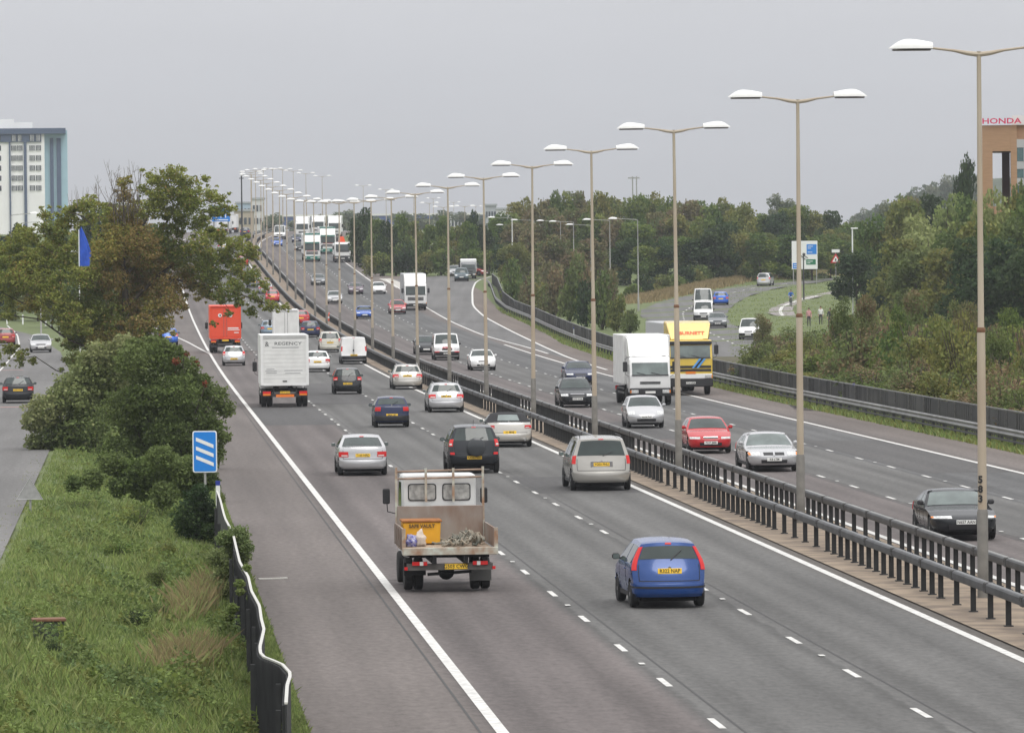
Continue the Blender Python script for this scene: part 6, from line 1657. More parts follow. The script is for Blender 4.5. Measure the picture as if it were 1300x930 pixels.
def standing(stride=.12, arm=.10):
    return dict(pelvis=(0, 0, .95, .14), belly=(0, 0, 1.10, .125), chest=(0, 0, 1.34, .145), neck=(0, .01, 1.50, .055), head=(0, .03, 1.62, .088), crown=(0, .025, 1.70, .075),
        shl=(-.18, 0, 1.43, .06), ell=(-.23, -.05, 1.14, .045), wrl=(-.22, arm, .90, .033), shr=(.18, 0, 1.43, .06), elr=(.23, -.08, 1.14, .045), wrr=(.22, -arm * .6, .90, .033),
        hil=(-.09, 0, .88, .095), knl=(-.10, stride, .50, .062), anl=(-.10, stride * .9, .09, .042), tol=(-.11, stride * .9 + .16, .035, .035), hir=(.09, 0, .88, .095), knr=(.10, -stride * .2, .50, .062), anr=(.10, -stride, .09, .042), tor=(.11, -stride + .16, .035, .035))
PG = 'people walking below the cycle path'
mk = lambda n, c: mat('cloth_' + n, c, .85)
person(at(1027, 414.5), math.pi, 'person in a pink and white top walking at the edge of the scrub', standing(.1), [mSkin, mk('pink', (.60, .30, .32)), mk('dark', (.05, .04, .05)), mk('shoe', (.03, .03, .03)), mHair], grp=PG)
person(at(1042, 412), math.pi, 'person in a white shirt walking between two others', standing(.14), [mSkin, mk('white', (.72, .72, .72)), mk('dark', (.05, .04, .05)), mk('shoe', (.03, .03, .03)), mHair], grp=PG)
person(at(1054, 416.5), math.pi + .2, 'person in a dark open jacket and trousers, tallest of the walkers', standing(.12), [mSkin, mk('jacket', (.035, .035, .045)), mk('dark', (.05, .04, .05)), mk('shoe', (.03, .03, .03)), mHair], s=1.06, grp=PG)
# cyclist
cp = at(1004, 388.5)
bk = empty('bicycle', cp, math.pi + .1, label='black bicycle ridden towards the camera on the cycle path', cat='bicycle')
for y in (-.52, .52):
    tb = MB(); n = 20
    tb.tube([(0, y + .34 * math.cos(2 * math.pi * k / n), .35 + .34 * math.sin(2 * math.pi * k / n)) for k in range(n + 1)], .02, n=6, cap=False)
    w_ = tb.build('wheel', mTyre, bk); sp = MB()
    for k in range(8): a = math.pi * k / 8; sp.tube([(0, y - .33 * math.cos(a), .35 - .33 * math.sin(a)), (0, y + .33 * math.cos(a), .35 + .33 * math.sin(a))], .004, n=4)
    sp.build('spokes', mChrome, w_)
mb = MB()
for a, b in (((0, -.52, .35), (0, -.05, .32)), ((0, -.05, .32), (0, -.20, .82)), ((0, -.20, .82), (0, -.52, .35)), ((0, -.18, .78), (0, .36, .80)), ((0, -.05, .32), (0, .38, .70)), ((0, .34, .95), (0, .52, .35))): mb.tube([a, b], .018, n=6)
mb.build('frame', mDark, bk); MB().box((0, -.22, .90), (.15, .26, .05), bev=.02).build('saddle', mTrim, bk)
MB().tube([(-.27, .30, 1.02), (-.1, .38, 1.0), (.1, .38, 1.0), (.27, .30, 1.02)], .014, n=6).tube([(0, .34, .9), (0, .38, 1.0)], .014, n=6).build('handlebar', mChrome, bk)
MB().tube([(-.14, .06, .20), (-.06, .06, .20), (-.06, -.05, .32), (.06, -.05, .32), (.06, -.16, .44), (.14, -.16, .44)], .012, n=5).build('crank', mDark, bk)
J = dict(pelvis=(0, -.18, 1.0, .13), belly=(0, -.12, 1.14, .125), chest=(0, .02, 1.38, .14), neck=(0, .09, 1.52, .055), head=(0, .14, 1.64, .088), crown=(0, .14, 1.73, .075),
    shl=(-.18, .03, 1.45, .058), ell=(-.25, .14, 1.22, .043), wrl=(-.25, .28, 1.07, .032), shr=(.18, .03, 1.45, .058), elr=(.25, .14, 1.22, .043), wrr=(.25, .28, 1.07, .032),
    hil=(-.09, -.15, .95, .09), knl=(-.11, .16, .64, .06), anl=(-.12, .03, .27, .04), tol=(-.12, .17, .22, .033), hir=(.09, -.15, .95, .09), knr=(.11, .15, .80, .06), anr=(.12, -.18, .50, .04), tor=(.12, -.04, .46, .033))
person(cp, math.pi + .1, 'person in a bright blue top riding a bicycle towards the camera', J, [mSkin, mk('blue', (.03, .14, .55)), mk('grey', (.10, .10, .12)), mk('shoe', (.03, .03, .03)), mHair])
# ---------------------------------------------------------------- trees, scrub and grass
NR = np.random.default_rng(11)
def leaf_cloud(lobes, n, leaf, seed, shell=.55, flat=.0, drop=0.0):
    """leaf faces spread through ellipsoid lobes: (x, y, z, rx, ry, rz, weight, material)"""
    g = np.random.default_rng(seed)
    Vs, Ms = [], []
    wt = np.array([l[6] * (l[3] * l[4] * l[5]) ** (2 / 3.0) for l in lobes]); wt = wt / wt.sum()
    for l, w_ in zip(lobes, wt):
        k = max(12, int(n * w_))
        d = g.normal(size=(k, 3)); d /= np.linalg.norm(d, axis=1)[:, None]
        r = g.uniform(shell, 1.0, size=(k, 1)) ** .7 * (1 + .16 * np.sin(d[:, :1] * 7 + seed) * np.cos(d[:, 1:2] * 6 + l[0]) + .12 * np.sin(d[:, 2:] * 11 + l[1]))
        c = d * r * np.array(l[3:6]) + np.array(l[:3])
        s = leaf * g.uniform(.55, 1.3, size=(k, 1))
        u = g.normal(size=(k, 3)); u[:, 2] *= .6; u /= np.linalg.norm(u, axis=1)[:, None]
        q = g.normal(size=(k, 3)); v = np.cross(u, q); v /= np.linalg.norm(v, axis=1)[:, None]
        a, b = u * s * .5, v * s * .36
        quad = np.stack([c - a, c + b - a * .1, c + a, c - b - a * .1], axis=1)
        Vs.append(quad.reshape(-1, 3)); m = np.full(k, l[7]); alt = g.uniform(size=k) < .22; m[alt] = g.integers(0, 3, size=alt.sum()); Ms.append(m)
    V = np.concatenate(Vs); M = np.concatenate(Ms)
    if drop: pass
    return V, np.arange(len(V)).reshape(-1, 4), M
def rand_lobes(g, R_, H0, H1, n, wide=.42, mats=3):
    L = []
    for i in range(n):
        z = H0 + (H1 - H0) * g.uniform(.0, 1.0) ** .8
        f = (z - H0) / (H1 - H0); rad = R_ * math.sqrt(max(0, 1 - (2 * f - .85) ** 2 * .72)) * .72
        a = g.uniform(0, 6.28); rr_ = rad * g.uniform(.25, 1) ** .6
        s = R_ * wide * g.uniform(.65, 1.15)
        L.append((rr_ * math.cos(a), rr_ * math.sin(a), z, s, s, s * g.uniform(.6, .85), 1.0, int(g.integers(0, mats))))
    return L
FT = {}
def foliage(name, cols, **k):
    out_ = [leaf_mat('%s_%d' % (name, i), c, **k) for i, c in enumerate(cols)]
    FT[name] = out_
    return out_
foliage('mixed', [(0.124, 0.178, 0.046), (0.183, 0.220, 0.056), (0.095, 0.144, 0.041)])
foliage('brown', [(0.181, 0.168, 0.078), (0.140, 0.172, 0.065), (0.213, 0.172, 0.091)])
foliage('olive', [(0.188, 0.201, 0.060), (0.229, 0.220, 0.067), (0.145, 0.173, 0.053)])
foliage('pale', [(0.237, 0.278, 0.096), (0.190, 0.237, 0.072), (0.278, 0.309, 0.125)])
foliage('dark', [(0.048, 0.080, 0.033), (0.067, 0.100, 0.036), (0.041, 0.065, 0.029)])
foliage('green', [(.130, .170, .052), (.155, .190, .065), (.105, .138, .045)])
foliage('willow', [(0.209, 0.256, 0.104), (0.156, 0.212, 0.080), (0.256, 0.286, 0.131)])
foliage('scrub', [(0.191, 0.189, 0.085), (0.160, 0.198, 0.072), (0.229, 0.170, 0.094)])
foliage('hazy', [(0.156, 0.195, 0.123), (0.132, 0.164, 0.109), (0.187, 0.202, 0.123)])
mBark = mat('bark', (.085, .068, .050), .95, noise=.35, nscale=3.0, bump=.4)
_tc = {}
def crown_mesh(kind, v, H, R_, n, leaf, base=.22, nl=16, shell=.45):
    key = (kind, v, H, R_, n, leaf, base)
    if key not in _tc:
        g = np.random.default_rng(100 + v * 7 + len(_tc)); L = rand_lobes(g, R_, H * base, H * .90, nl)
        L.append((0, 0, H * .55, R_ * .62, R_ * .62, H * .30, .9, 0))
        V, Fq, M = leaf_cloud(L, n, leaf, 50 + v + len(_tc), shell)
        _tc[key] = nmesh('crown', V, Fq, FT[kind], M)
    return _tc[key]
_tk = {}
def trunk_mesh(v, H, R_, r=.18):
    key = (v, H, R_)
    if key not in _tk:
        g = random.Random(40 + v); mb = MB()
        mb.tube([(0, 0, -.3), (g.uniform(-.1, .1), 0, H * .2), (g.uniform(-.2, .2), g.uniform(-.2, .2), H * .5), (g.uniform(-.3, .3), 0, H * .86)], [r * 1.25, r, r * .6, r * .15], n=7)
        for k in range(7):
            a = g.uniform(0, 6.28); z = H * g.uniform(.22, .6); q = R_ * g.uniform(.5, .85)
            mb.tube([(0, 0, z), (q * .5 * math.cos(a), q * .5 * math.sin(a), z + H * .12), (q * math.cos(a), q * math.sin(a), z + H * .24)], [r * .5, r * .3, r * .08], n=5)
        _tk[key] = mb.mesh('trunk', mBark)
    return _tk[key]
def tree(px, py_base, py_top, wpx, kind, label, Y=None, v=None, n=3800, leaf=None, group=None, cat='tree', name='tree', base=.18, pos=None, sxy=1.0):
    """tree standing on the ground, its top and width read off the picture"""
    p = at(px, py_base) if Y is None else Vector((atd(px, py_base, Y).x, Y, G(Y)))
    k = F / p.y; top = atd(px, py_top, p.y).z; H = max(1.0, top - p.z); R_ = wpx / 2 / k
    # a few standard crowns, scaled
    v = (int(px * 3 + py_top) % 4) if v is None else v
    H0, R0 = 10.0, 4.2
    lf = leaf or .62
    cm = crown_mesh(kind, v, H0, R0, n, lf, base); tm = trunk_mesh(v, H0, R0)
    rt = empty(name, (p.x, p.y, p.z - .05), random.Random(px * 7 + py_top).uniform(0, 6.28), label=label, cat=cat, group=group)
    rt.scale = (R_ / R0 / .98 * sxy, R_ / R0 / .98 * sxy, H / H0 / 1.0)
    link('trunk', tm, rt); link('crown', cm, rt)
    return rt
def bush_mesh(kind, v, n=1500, leaf=.13, R_=1.0, H=1.5):
    key = ('b', kind, v, n, leaf)
    if key not in _tc:
        g = np.random.default_rng(300 + v + len(_tc)); L = []
        for i in range(9):
            a = g.uniform(0, 6.28); q = g.uniform(0, .6); s = g.uniform(.28, .5)
            L.append((q * math.cos(a), q * math.sin(a), g.uniform(.25, 1.15), s, s, s * .9, 1, int(g.integers(0, 3))))
        L.append((0, 0, .5, .75, .75, .55, 1, 0))
        V, Fq, M = leaf_cloud(L, n, leaf, 70 + v, .35); V[:, 2] = np.maximum(V[:, 2], -.05)
        _tc[key] = nmesh('foliage', V, Fq, FT[kind], M)
    return _tc[key]
_bs = {}
def bush(px, py, wpx, hpx, kind, label, Y=None, v=None, group=None, n=1500, leaf=.13, sink=0.0, cat='bush'):
    p = at(px, py) if Y is None else Vector((atd(px, py, Y).x, Y, G(Y)))
    k = F / p.y; v = int(px + py) % 3 if v is None else v
    rt = empty('bush', (p.x, p.y, p.z - sink), random.Random(px * 3 + py).uniform(0, 6.28), label=label, cat=cat, group=group)
    s = wpx / k / 2.05; rt.scale = (s, s, hpx / k / 1.55)
    if v not in _bs:
        g = random.Random(v); mb = MB()
        for i in range(9): a = g.uniform(0, 6.28); q = g.uniform(.2, .7); mb.tube([(0, 0, -.1), (q * .5 * math.cos(a), q * .5 * math.sin(a), .6), (q * math.cos(a), q * math.sin(a), 1.25)], [.035, .022, .008], n=4)
        _bs[v] = mb.mesh('stems', mBark)
    link('stems', _bs[v], rt); link('foliage', bush_mesh(kind, v, n, leaf), rt)
    return rt

# --- the belt of trees behind the roads (each tree: px, base y, top y, width px, kind, distance)
BELT = []
g = random.Random(21)
# skyline outline of the wood: px -> top y
SX = [640, 660, 680, 700, 720, 740, 770, 800, 830, 860, 890, 905, 930, 955, 975, 1000, 1020, 1050, 1075]
SY = [262, 246, 236, 229, 230, 238, 238, 242, 239, 238, 242, 247, 250, 256, 262, 258, 262, 268, 274]
kinds = {640: 'mixed', 665: 'olive', 690: 'brown', 712: 'mixed', 735: 'brown', 758: 'olive', 782: 'olive', 806: 'mixed', 830: 'olive', 850: 'mixed', 872: 'brown', 895: 'mixed', 918: 'olive', 940: 'olive', 962: 'mixed', 985: 'dark', 1008: 'mixed', 1032: 'olive', 1056: 'dark', 1078: 'mixed'}
desc = {'mixed': 'green', 'olive': 'olive green', 'brown': 'reddish brown', 'dark': 'dark green', 'pale': 'pale green', 'green': 'fresh green', 'hazy': 'hazy grey green'}
def place(px): 
    if px < 745: return 'behind the lamps'
    if px < 860: return 'behind the tan grass'
    if px < 960: return 'above the side road'
    return 'around the direction sign'
cnt = {}
def nth(i):
    i += 1
    if i <= 20: return ord_(i - 1)
    tens = {2: 'twenty', 3: 'thirty', 4: 'forty', 5: 'fifty', 6: 'sixty'}[i // 10]
    return tens + ' ' + ord_(i % 10 - 1) if i % 10 else tens[:-1] + 'ieth'

def lab(kind, row, px):
    s = '%s tree in the %s of the wood %s' % (desc[kind], row, place(px)); cnt[s] = cnt.get(s, 0) + 1
    return s
names_ = ['first', 'second', 'third', 'fourth', 'fifth', 'sixth', 'seventh', 'eighth', 'ninth', 'tenth']
def put_row(row, lst):
    seen = {}
    for (px, yb, yt, w_, kd, Y) in lst:
        s0 = (kd, place(px)); seen[s0] = seen.get(s0, 0) + 1
        tot = sum(1 for q in lst if (q[4], place(q[0])) == s0)
        l = '%s tree in the %s of the wood, %s' % (desc[kd], row, place(px)) if tot == 1 else '%s tree, %s such from left in the %s, %s' % (desc[kd], names_[seen[s0] - 1], row, place(px))
        tree(px, yb, yt, w_ * (1.15 if row == 'front row' else 1), kd, l, Y=Y, group='trees of the wood', base=.0 if row == 'front row' else .1, n=5200, leaf=.5)
back = [(px, 340, float(np.interp(px, SX, SY)) + g.uniform(-3, 5), g.uniform(44, 58), kd, 800 + g.uniform(-15, 30)) for px, kd in kinds.items()]
put_row('back row', back)
midr = []
for i, px in enumerate(range(648, 1080, 27)):
    kd = g.choice(['mixed', 'olive', 'brown', 'dark', 'mixed', 'green'] if px > 820 else ['brown', 'mixed', 'brown', 'olive'])
    midr.append((px + g.uniform(-6, 6), 352, float(np.interp(px, SX, SY)) + g.uniform(20, 38), g.uniform(44, 58), kd, 755 + g.uniform(-12, 12)))
put_row('middle row', midr)
frontr = []
for i, px in enumerate(range(866, 1060, 24)):
    frontr.append((px + g.uniform(-5, 5), 352, 288 + g.uniform(-12, 14), g.uniform(46, 62), g.choice(['mixed', 'dark', 'olive', 'mixed']), 722 + g.uniform(-6, 10)))
for px, yt, kd in ((655, 300, 'olive'), (682, 318, 'brown'), (705, 296, 'brown'), (728, 318, 'mixed'), (752, 300, 'brown'), (778, 318, 'olive'), (800, 300, 'dark'), (826, 306, 'mixed'), (846, 300, 'dark')):
    frontr.append((px, 352, yt, g.uniform(42, 54), kd, 712 + g.uniform(-12, 12)))
frontr.sort(key=lambda q: q[0])
put_row('front row', frontr)
for i in range(22):                # low undergrowth closing the foot of the wood
    px = 806 + i * 12.5; py = float(np.interp(px, [800, 860, 950, 1060], [384, 371, 353, 346])); p_ = at(px, py)
    kd = ['mixed', 'green', 'olive', 'dark'][(i * 7) % 4]
    bush(px, py, 34, 22 + (i * 5) % 9, kd, '%s undergrowth bush at the wood edge, %s from the left' % ({'mixed': 'mid green', 'green': 'green', 'olive': 'olive', 'dark': 'dark green'}[kd], nth(i)), Y=p_.y + 14, group='undergrowth at the wood edge', n=1500, leaf=.2)
# scrub bushes between the slip road fence and the side road
SB = [(652, 383, 40, 60, 'mixed'), (672, 392, 44, 52, 'scrub'), (690, 398, 40, 42, 'olive'), (704, 402, 48, 66, 'brown'), (724, 408, 48, 74, 'green'), (745, 414, 46, 72, 'dark'), (765, 418, 46, 78, 'green'), (784, 420, 40, 60, 'olive'), (800, 424, 34, 40, 'green'), (738, 398, 40, 84, 'scrub'), (700, 384, 40, 60, 'scrub'), (770, 398, 40, 62, 'brown')]
for i, (px, py, w_, h_, kd) in enumerate(SB):
    d_ = {'scrub': 'rusty brown', 'brown': 'reddish', 'green': 'green', 'dark': 'dark', 'mixed': 'mid green', 'olive': 'olive'}[kd]
    bush(px, py, w_, h_, kd, '%s bush behind the slip road fence, %s from the top' % (d_, ord_(i)), n=2200, leaf=.14, group='bushes behind the slip road fence')
# hedge and trees beyond the inbound carriageway
HB = [(452, 266, 24, 'dark'), (463, 262, 20, 'dark'), (478, 275, 26, 'mixed'), (492, 280, 28, 'dark'), (508, 274, 30, 'mixed'), (526, 278, 30, 'olive'), (545, 282, 28, 'mixed'), (562, 276, 28, 'mixed'), (580, 284, 30, 'olive'), (597, 280, 26, 'mixed'), (613, 284, 28, 'dark'), (628, 278, 28, 'mixed'), (640, 288, 26, 'dark'), (600, 268, 18, 'dark')]
for i, (px, yt, w_, kd) in enumerate(HB):
    Yd = 800 if px < 470 else 775
    tree(px, 340, yt, w_ + 8, kd, '%s tree in the hedge above the slip road, %s from the left' % (desc[kd], ord_(i)), Y=Yd + (i % 3) * 9, group='hedge trees above the slip road', base=.02)
for i, (px, w_, h_, kd) in enumerate(((470, 26, 30, 'olive'), (486, 28, 34, 'mixed'), (502, 30, 34, 'dark'), (520, 30, 46, 'dark'), (540, 30, 34, 'olive'), (560, 30, 38, 'mixed'), (580, 30, 32, 'olive'), (600, 30, 36, 'mixed'), (620, 28, 34, 'mixed'), (638, 28, 40, 'dark'))):
    bush(px, 343, w_ + 6, h_, kd, '%s low bush at the hedge foot, %s from the left' % ({'olive': 'olive brown', 'mixed': 'green', 'dark': 'dark'}[kd], ord_(i)), Y=758, group='low hedge bushes', n=1500, leaf=.17)
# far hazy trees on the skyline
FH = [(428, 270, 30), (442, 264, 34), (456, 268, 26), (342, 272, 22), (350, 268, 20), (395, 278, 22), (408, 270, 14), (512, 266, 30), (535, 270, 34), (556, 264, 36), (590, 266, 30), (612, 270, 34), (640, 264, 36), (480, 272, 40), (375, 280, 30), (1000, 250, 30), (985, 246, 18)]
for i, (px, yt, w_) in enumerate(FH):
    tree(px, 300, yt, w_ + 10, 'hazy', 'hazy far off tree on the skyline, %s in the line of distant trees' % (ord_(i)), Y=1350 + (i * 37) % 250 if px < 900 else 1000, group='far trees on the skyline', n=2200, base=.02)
# right hand side: wood in front of the office and hill behind
RT = [(1105, 262, 44, 'mixed', 600), (1130, 268, 40, 'olive', 600), (1128, 256, 30, 'hazy', 800), (1152, 246, 40, 'brown', 640), (1175, 240, 44, 'dark', 640), (1150, 250, 46, 'olive', 590), (1178, 262, 52, 'pale', 560), (1205, 234, 56, 'pale', 580), (1232, 240, 56, 'mixed', 560), (1262, 226, 52, 'pale', 450), (1290, 232, 56, 'olive', 455), (1320, 222, 60, 'mixed', 450),
      (1180, 284, 62, 'pale', 520), (1215, 280, 60, 'mixed', 500), (1248, 276, 62, 'olive', 440), (1282, 270, 66, 'green', 430), (1320, 282, 60, 'dark', 430), (1230, 300, 66, 'dark', 430), (1272, 296, 78, 'dark', 415), (1305, 300, 66, 'dark', 410), (1140, 300, 54, 'olive', 520), (1165, 316, 60, 'green', 500), (1200, 312, 62, 'olive', 470), (1252, 262, 22, 'mixed', 435)]
RT.sort(key=lambda q: q[0])
for i, (px, yt, w_, kd, Y) in enumerate(RT):
    tree(px, 400, yt, w_ * 1.55, kd, '%s tree, %s from left in the wood below the brick office' % (desc[kd], nth(i)), Y=Y, group='trees on the right', n=5200, leaf=.46, base=.05)
# the dark round evergreens beside the path
tree(1088, 402, 318, 76, 'dark', 'dark evergreen tree beside the cycle path right of the warning sign', Y=560, n=7000, leaf=.40, base=.0)
tree(1125, 400, 306, 60, 'dark', 'second dark evergreen behind the brown scrub at the path', Y=545, n=6000, leaf=.40, base=.0)
# stone pine like tree on the skyline near the office
tree(1228, 300, 194, 34, 'dark', 'tall dark tree with layered crown standing above the pale trees', Y=620, n=3000, base=.35)
# hill with woods far right
def hill():
    V, Fc = [], []
    n = 40
    for j in range(7):
        for i in range(n + 1):
            px = 1060 + 300 * i / n; Y = 1500 + j * 130
            top = float(np.interp(px, [1060, 1090, 1120, 1160, 1200, 1240, 1300, 1360], [285, 270, 252, 238, 222, 216, 212, 210]))
            z0, z1 = G(Y) - 2, atd(px, top + 5, 2000).z * .93
            f = math.sin(min(j / 4.0, 1) * math.pi / 2)
            V.append((atd(px, 250, Y).x, Y, z0 + (z1 - z0) * f))
    for j in range(6):
        for i in range(n): a = j * (n + 1) + i; Fc.append((a, a + 1, a + n + 2, a + n + 1))
    tag(link('hill', mesh_from('hill', V, Fc, mat('hill_green', (.06, .08, .04), .95, noise=.3, nscale=.03), smooth=True)), kind='structure')
hill()
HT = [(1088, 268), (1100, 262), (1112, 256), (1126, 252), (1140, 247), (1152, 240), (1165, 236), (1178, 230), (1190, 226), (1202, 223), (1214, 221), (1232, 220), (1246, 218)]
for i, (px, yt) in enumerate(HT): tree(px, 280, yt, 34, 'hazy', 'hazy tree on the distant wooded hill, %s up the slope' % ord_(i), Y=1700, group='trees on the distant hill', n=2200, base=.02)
# scrub along the fence on the right
g = random.Random(77); k = 0
for row, (t0, y0, y1, hh) in enumerate(((18.5, 228, 420, 2.1), (21.5, 232, 430, 3.4), (24.5, 245, 432, 3.9), (28.5, 262, 425, 3.8))):
    Y = y0
    while Y < y1:
        t = t0 + g.uniform(-.8, .8); X = cx(Y) + t; r_ = 1.7 + g.uniform(-.3, .6)
        px = 650 + X / Y * F
        if px < 1345 and not (row >= 1 and px < 955) and not (row >= 2 and px < 990) and not (px < 945):
            kd = g.choice(['scrub', 'scrub', 'olive', 'scrub', 'olive', 'green', 'mixed']); h = hh * g.uniform(.6, 1.35) * float(np.interp(px, [945, 1000, 1062, 1095, 1345], [.50, .55, .60, 1.05, 1.12]))
            rt = empty('bush', (X, Y, G(Y) - .05), g.uniform(0, 6.28), label='%s scrub bush, row %s behind the panel fence, %s from near end' % ({'scrub': 'rusty brown', 'olive': 'olive', 'green': 'green', 'mixed': 'mid green'}[kd], names_[row], nth(k)), cat='bush', group='scrub behind the panel fence')
            rt.scale = (r_, r_, h / 1.5); v = g.randrange(3)
            if v not in _bs: bush(1500, 500, 10, 10, 'scrub', 'x', v=v)
            link('stems', _bs[v], rt); link('foliage', bush_mesh(kd, v, 3600, .085), rt); k += 1
        Y += r_ * 1.55
    k = 0
ST = [(968, 455, 62, 34, 'scrub', 395), (1072, 455, 80, 46, 'green', 330), (1102, 470, 98, 50, 'scrub', 312), (1138, 480, 92, 48, 'mixed', 300), (1160, 470, 104, 54, 'scrub', 322), (1196, 488, 96, 50, 'olive', 290), (1222, 478, 112, 56, 'scrub', 308), (1262, 500, 92, 52, 'green', 276), (1290, 490, 108, 58, 'mixed', 290)]
for i, (px, py, h_, w_, kd, Y) in enumerate(ST):
    tree(px, py, py - h_, w_, kd, 'small %s tree rising out of the scrub behind the panel fence, %s from the left' % ({'scrub': 'rusty', 'olive': 'olive', 'green': 'green', 'mixed': 'leafy'}[kd], ord_(i)), Y=Y, group='small trees in the scrub', n=6500, leaf=.34, base=.05)
# left background wood and roadside
LB = [(-8, 290, 60, 'dark', 620), (22, 286, 56, 'dark', 640), (52, 294, 50, 'dark', 620), (80, 282, 60, 'mixed', 650), (112, 268, 56, 'dark', 660), (140, 262, 54, 'mixed', 700), (168, 272, 54, 'dark', 700), (195, 280, 44, 'mixed', 720), (10, 326, 56, 'mixed', 590), (48, 330, 60, 'olive', 585), (85, 326, 60, 'mixed', 575), (120, 316, 60, 'dark', 590), (150, 322, 56, 'olive', 610), (178, 316, 50, 'mixed', 640), (212, 296, 36, 'dark', 780), (66, 352, 48, 'olive', 556), (100, 350, 50, 'mixed', 540), (128, 352, 40, 'green', 560)]
LB.sort(key=lambda q: q[0])
for i, (px, yt, w_, kd, Y) in enumerate(LB):
    tree(px, 400, yt, w_ + 8, kd, '%s tree beyond the service road, %s from the left edge' % (desc[kd], ord_(i)), Y=Y, group='trees beyond the service road', n=3800, base=.02)

# --- the big foreground tree between the carriageway and the service road
FG = foliage('ash', [(0.201, 0.230, 0.055), (0.272, 0.287, 0.070), (0.139, 0.168, 0.046)]) + [leaf_mat('ash_seed', (0.299, 0.210, 0.081), .35), leaf_mat('ash_olive', (0.301, 0.246, 0.070), .3)]
def fg_tree():
    Y0 = 318.0; base = at(168, 478); base = Vector((atd(168, 480, Y0).x, Y0, G(Y0) - .5)); k = Y0 / F
    rt = empty('foreground_tree', base, 0, label='large ash tree with brown seed clusters leaning over the hard shoulder', cat='tree')
    L = []
    def lb(px, py, r, m, w=1.0, dy=0.0, fl=.8):
        q = atd(px, py, Y0); L.append((q.x - base.x, dy, q.z - base.z, r * k, r * k * 1.1, r * k * fl, w, m))
    # upper right dome
    for a in ((200, 226, 15, 1), (222, 222, 16, 1), (240, 236, 18, 1), (212, 246, 20, 1), (246, 258, 18, 0), (228, 270, 20, 0), (262, 248, 14, 1), (272, 268, 14, 0), (290, 262, 10, 1), (196, 262, 20, 1), (252, 284, 16, 0), (184, 240, 9, 1), (234, 250, 16, 0), (282, 250, 9, 1)): lb(*a)
    # centre spur and brown middle
    for a in ((157, 232, 9, 4), (156, 248, 12, 3), (160, 264, 17, 4), (146, 278, 20, 4), (170, 286, 20, 3), (128, 268, 14, 1), (115, 258, 12, 1), (100, 262, 13, 1), (88, 270, 14, 1), (104, 282, 16, 1), (78, 282, 14, 1), (60, 274, 10, 1), (56, 290, 12, 0), (72, 300, 14, 0)): lb(*a)
    for a in ((150, 302, 26, 4), (182, 308, 26, 3), (212, 300, 22, 0), (132, 322, 24, 4), (165, 332, 30, 3), (200, 336, 28, 3), (232, 322, 24, 0), (140, 352, 26, 3), (172, 364, 30, 3), (208, 366, 28, 3), (238, 350, 22, 4), (118, 366, 22, 0), (100, 388, 24, 0), (132, 392, 26, 0), (165, 394, 26, 3), (198, 394, 22, 4), (222, 384, 18, 3), (150, 415, 20, 0), (118, 414, 20, 0), (185, 412, 16, 3)): lb(*a)
    # right arm reaching over the lorry
    for a in ((258, 306, 18, 1), (276, 298, 14, 1), (300, 312, 16, 1), (318, 322, 13, 1), (286, 326, 18, 0), (262, 336, 20, 0), (300, 340, 16, 1), (322, 348, 12, 0), (274, 354, 18, 0), (300, 364, 15, 0), (326, 376, 12, 0), (345, 388, 10, 1), (336, 362, 8, 1), (318, 396, 9, 0), (282, 376, 12, 0), (258, 368, 14, 4), (360, 390, 6, 1), (306, 384, 9, 0), (292, 398, 5, 0), (272, 410, 4, 0)): lb(*a)
    # left limbs hanging over the service road
    for a in ((40, 300, 13, 1), (22, 316, 15, 0), (44, 326, 16, 1), (10, 334, 14, 0), (30, 346, 14, 4), (60, 336, 16, 0), (78, 356, 18, 0), (58, 366, 14, 4), (20, 366, 14, 0), (2, 356, 14, 0), (8, 386, 13, 1), (-10, 376, 14, 0), (78, 386, 14, 0), (28, 450, 8, 1), (10, 444, 11, 1), (40, 458, 6, 1), (-6, 452, 12, 0), (20, 462, 8, 0), (84, 414, 14, 0), (92, 436, 16, 0), (100, 458, 18, 0), (12, 400, 8, 1), (-16, 410, 14, 1), (40, 350, 26, 1), (15, 350, 24, 0), (60, 320, 24, 1), (85, 330, 22, 0), (70, 380, 24, 1), (95, 405, 24, 1), (45, 385, 16, 4), (-5, 320, 20, 1), (30, 300, 16, 1), (110, 300, 22, 1), (110, 345, 24, 1), (105, 425, 24, 0), (130, 430, 24, 4), (160, 425, 22, 3), (192, 424, 18, 0), (212, 410, 13, 4), (205, 432, 11, 1), (176, 438, 16, 0)): lb(*a)
    rg = random.Random(4)
    L = [(l[0], rg.uniform(-2.2, 2.2) * (1 if l[3] > .5 else .7), l[2], l[3], l[4], l[5], l[6], l[7]) for l in L]
    sub = []
    for l in L:
        for _ in range(6):
            a_ = rg.uniform(0, 6.28); q_ = l[3] * rg.uniform(.7, 1.35); s_ = l[3] * rg.uniform(.16, .42)
            sub.append((l[0] + q_ * math.cos(a_), l[1] + rg.uniform(-.6, .6), l[2] + q_ * math.sin(a_) * .9, s_, s_, s_ * .6, 1.0, l[7]))
    L = L + sub
    V, Fq, M = leaf_cloud(L, 190000, .135, 9, .15)
    g_ = np.random.default_rng(5); keepM = g_.uniform(size=len(M))
    M = np.where((keepM < .08), 3, M)
    q = V.reshape(-1, 4, 3).mean(axis=1)
    # an opening in the crown through which the banner shows
    a, b = atd(99, 286, Y0), atd(118, 338, Y0)
    hole = (q[:, 0] + base.x > a.x) & (q[:, 0] + base.x < b.x) & (q[:, 2] + base.z < a.z) & (q[:, 2] + base.z > b.z)
    gap = (np.sin(q[:, 0] * 2.1 + q[:, 2] * 1.3) * np.sin(q[:, 2] * 2.7 - q[:, 0] * .9 + q[:, 1]) > .80)
    keep = ~hole & ~gap
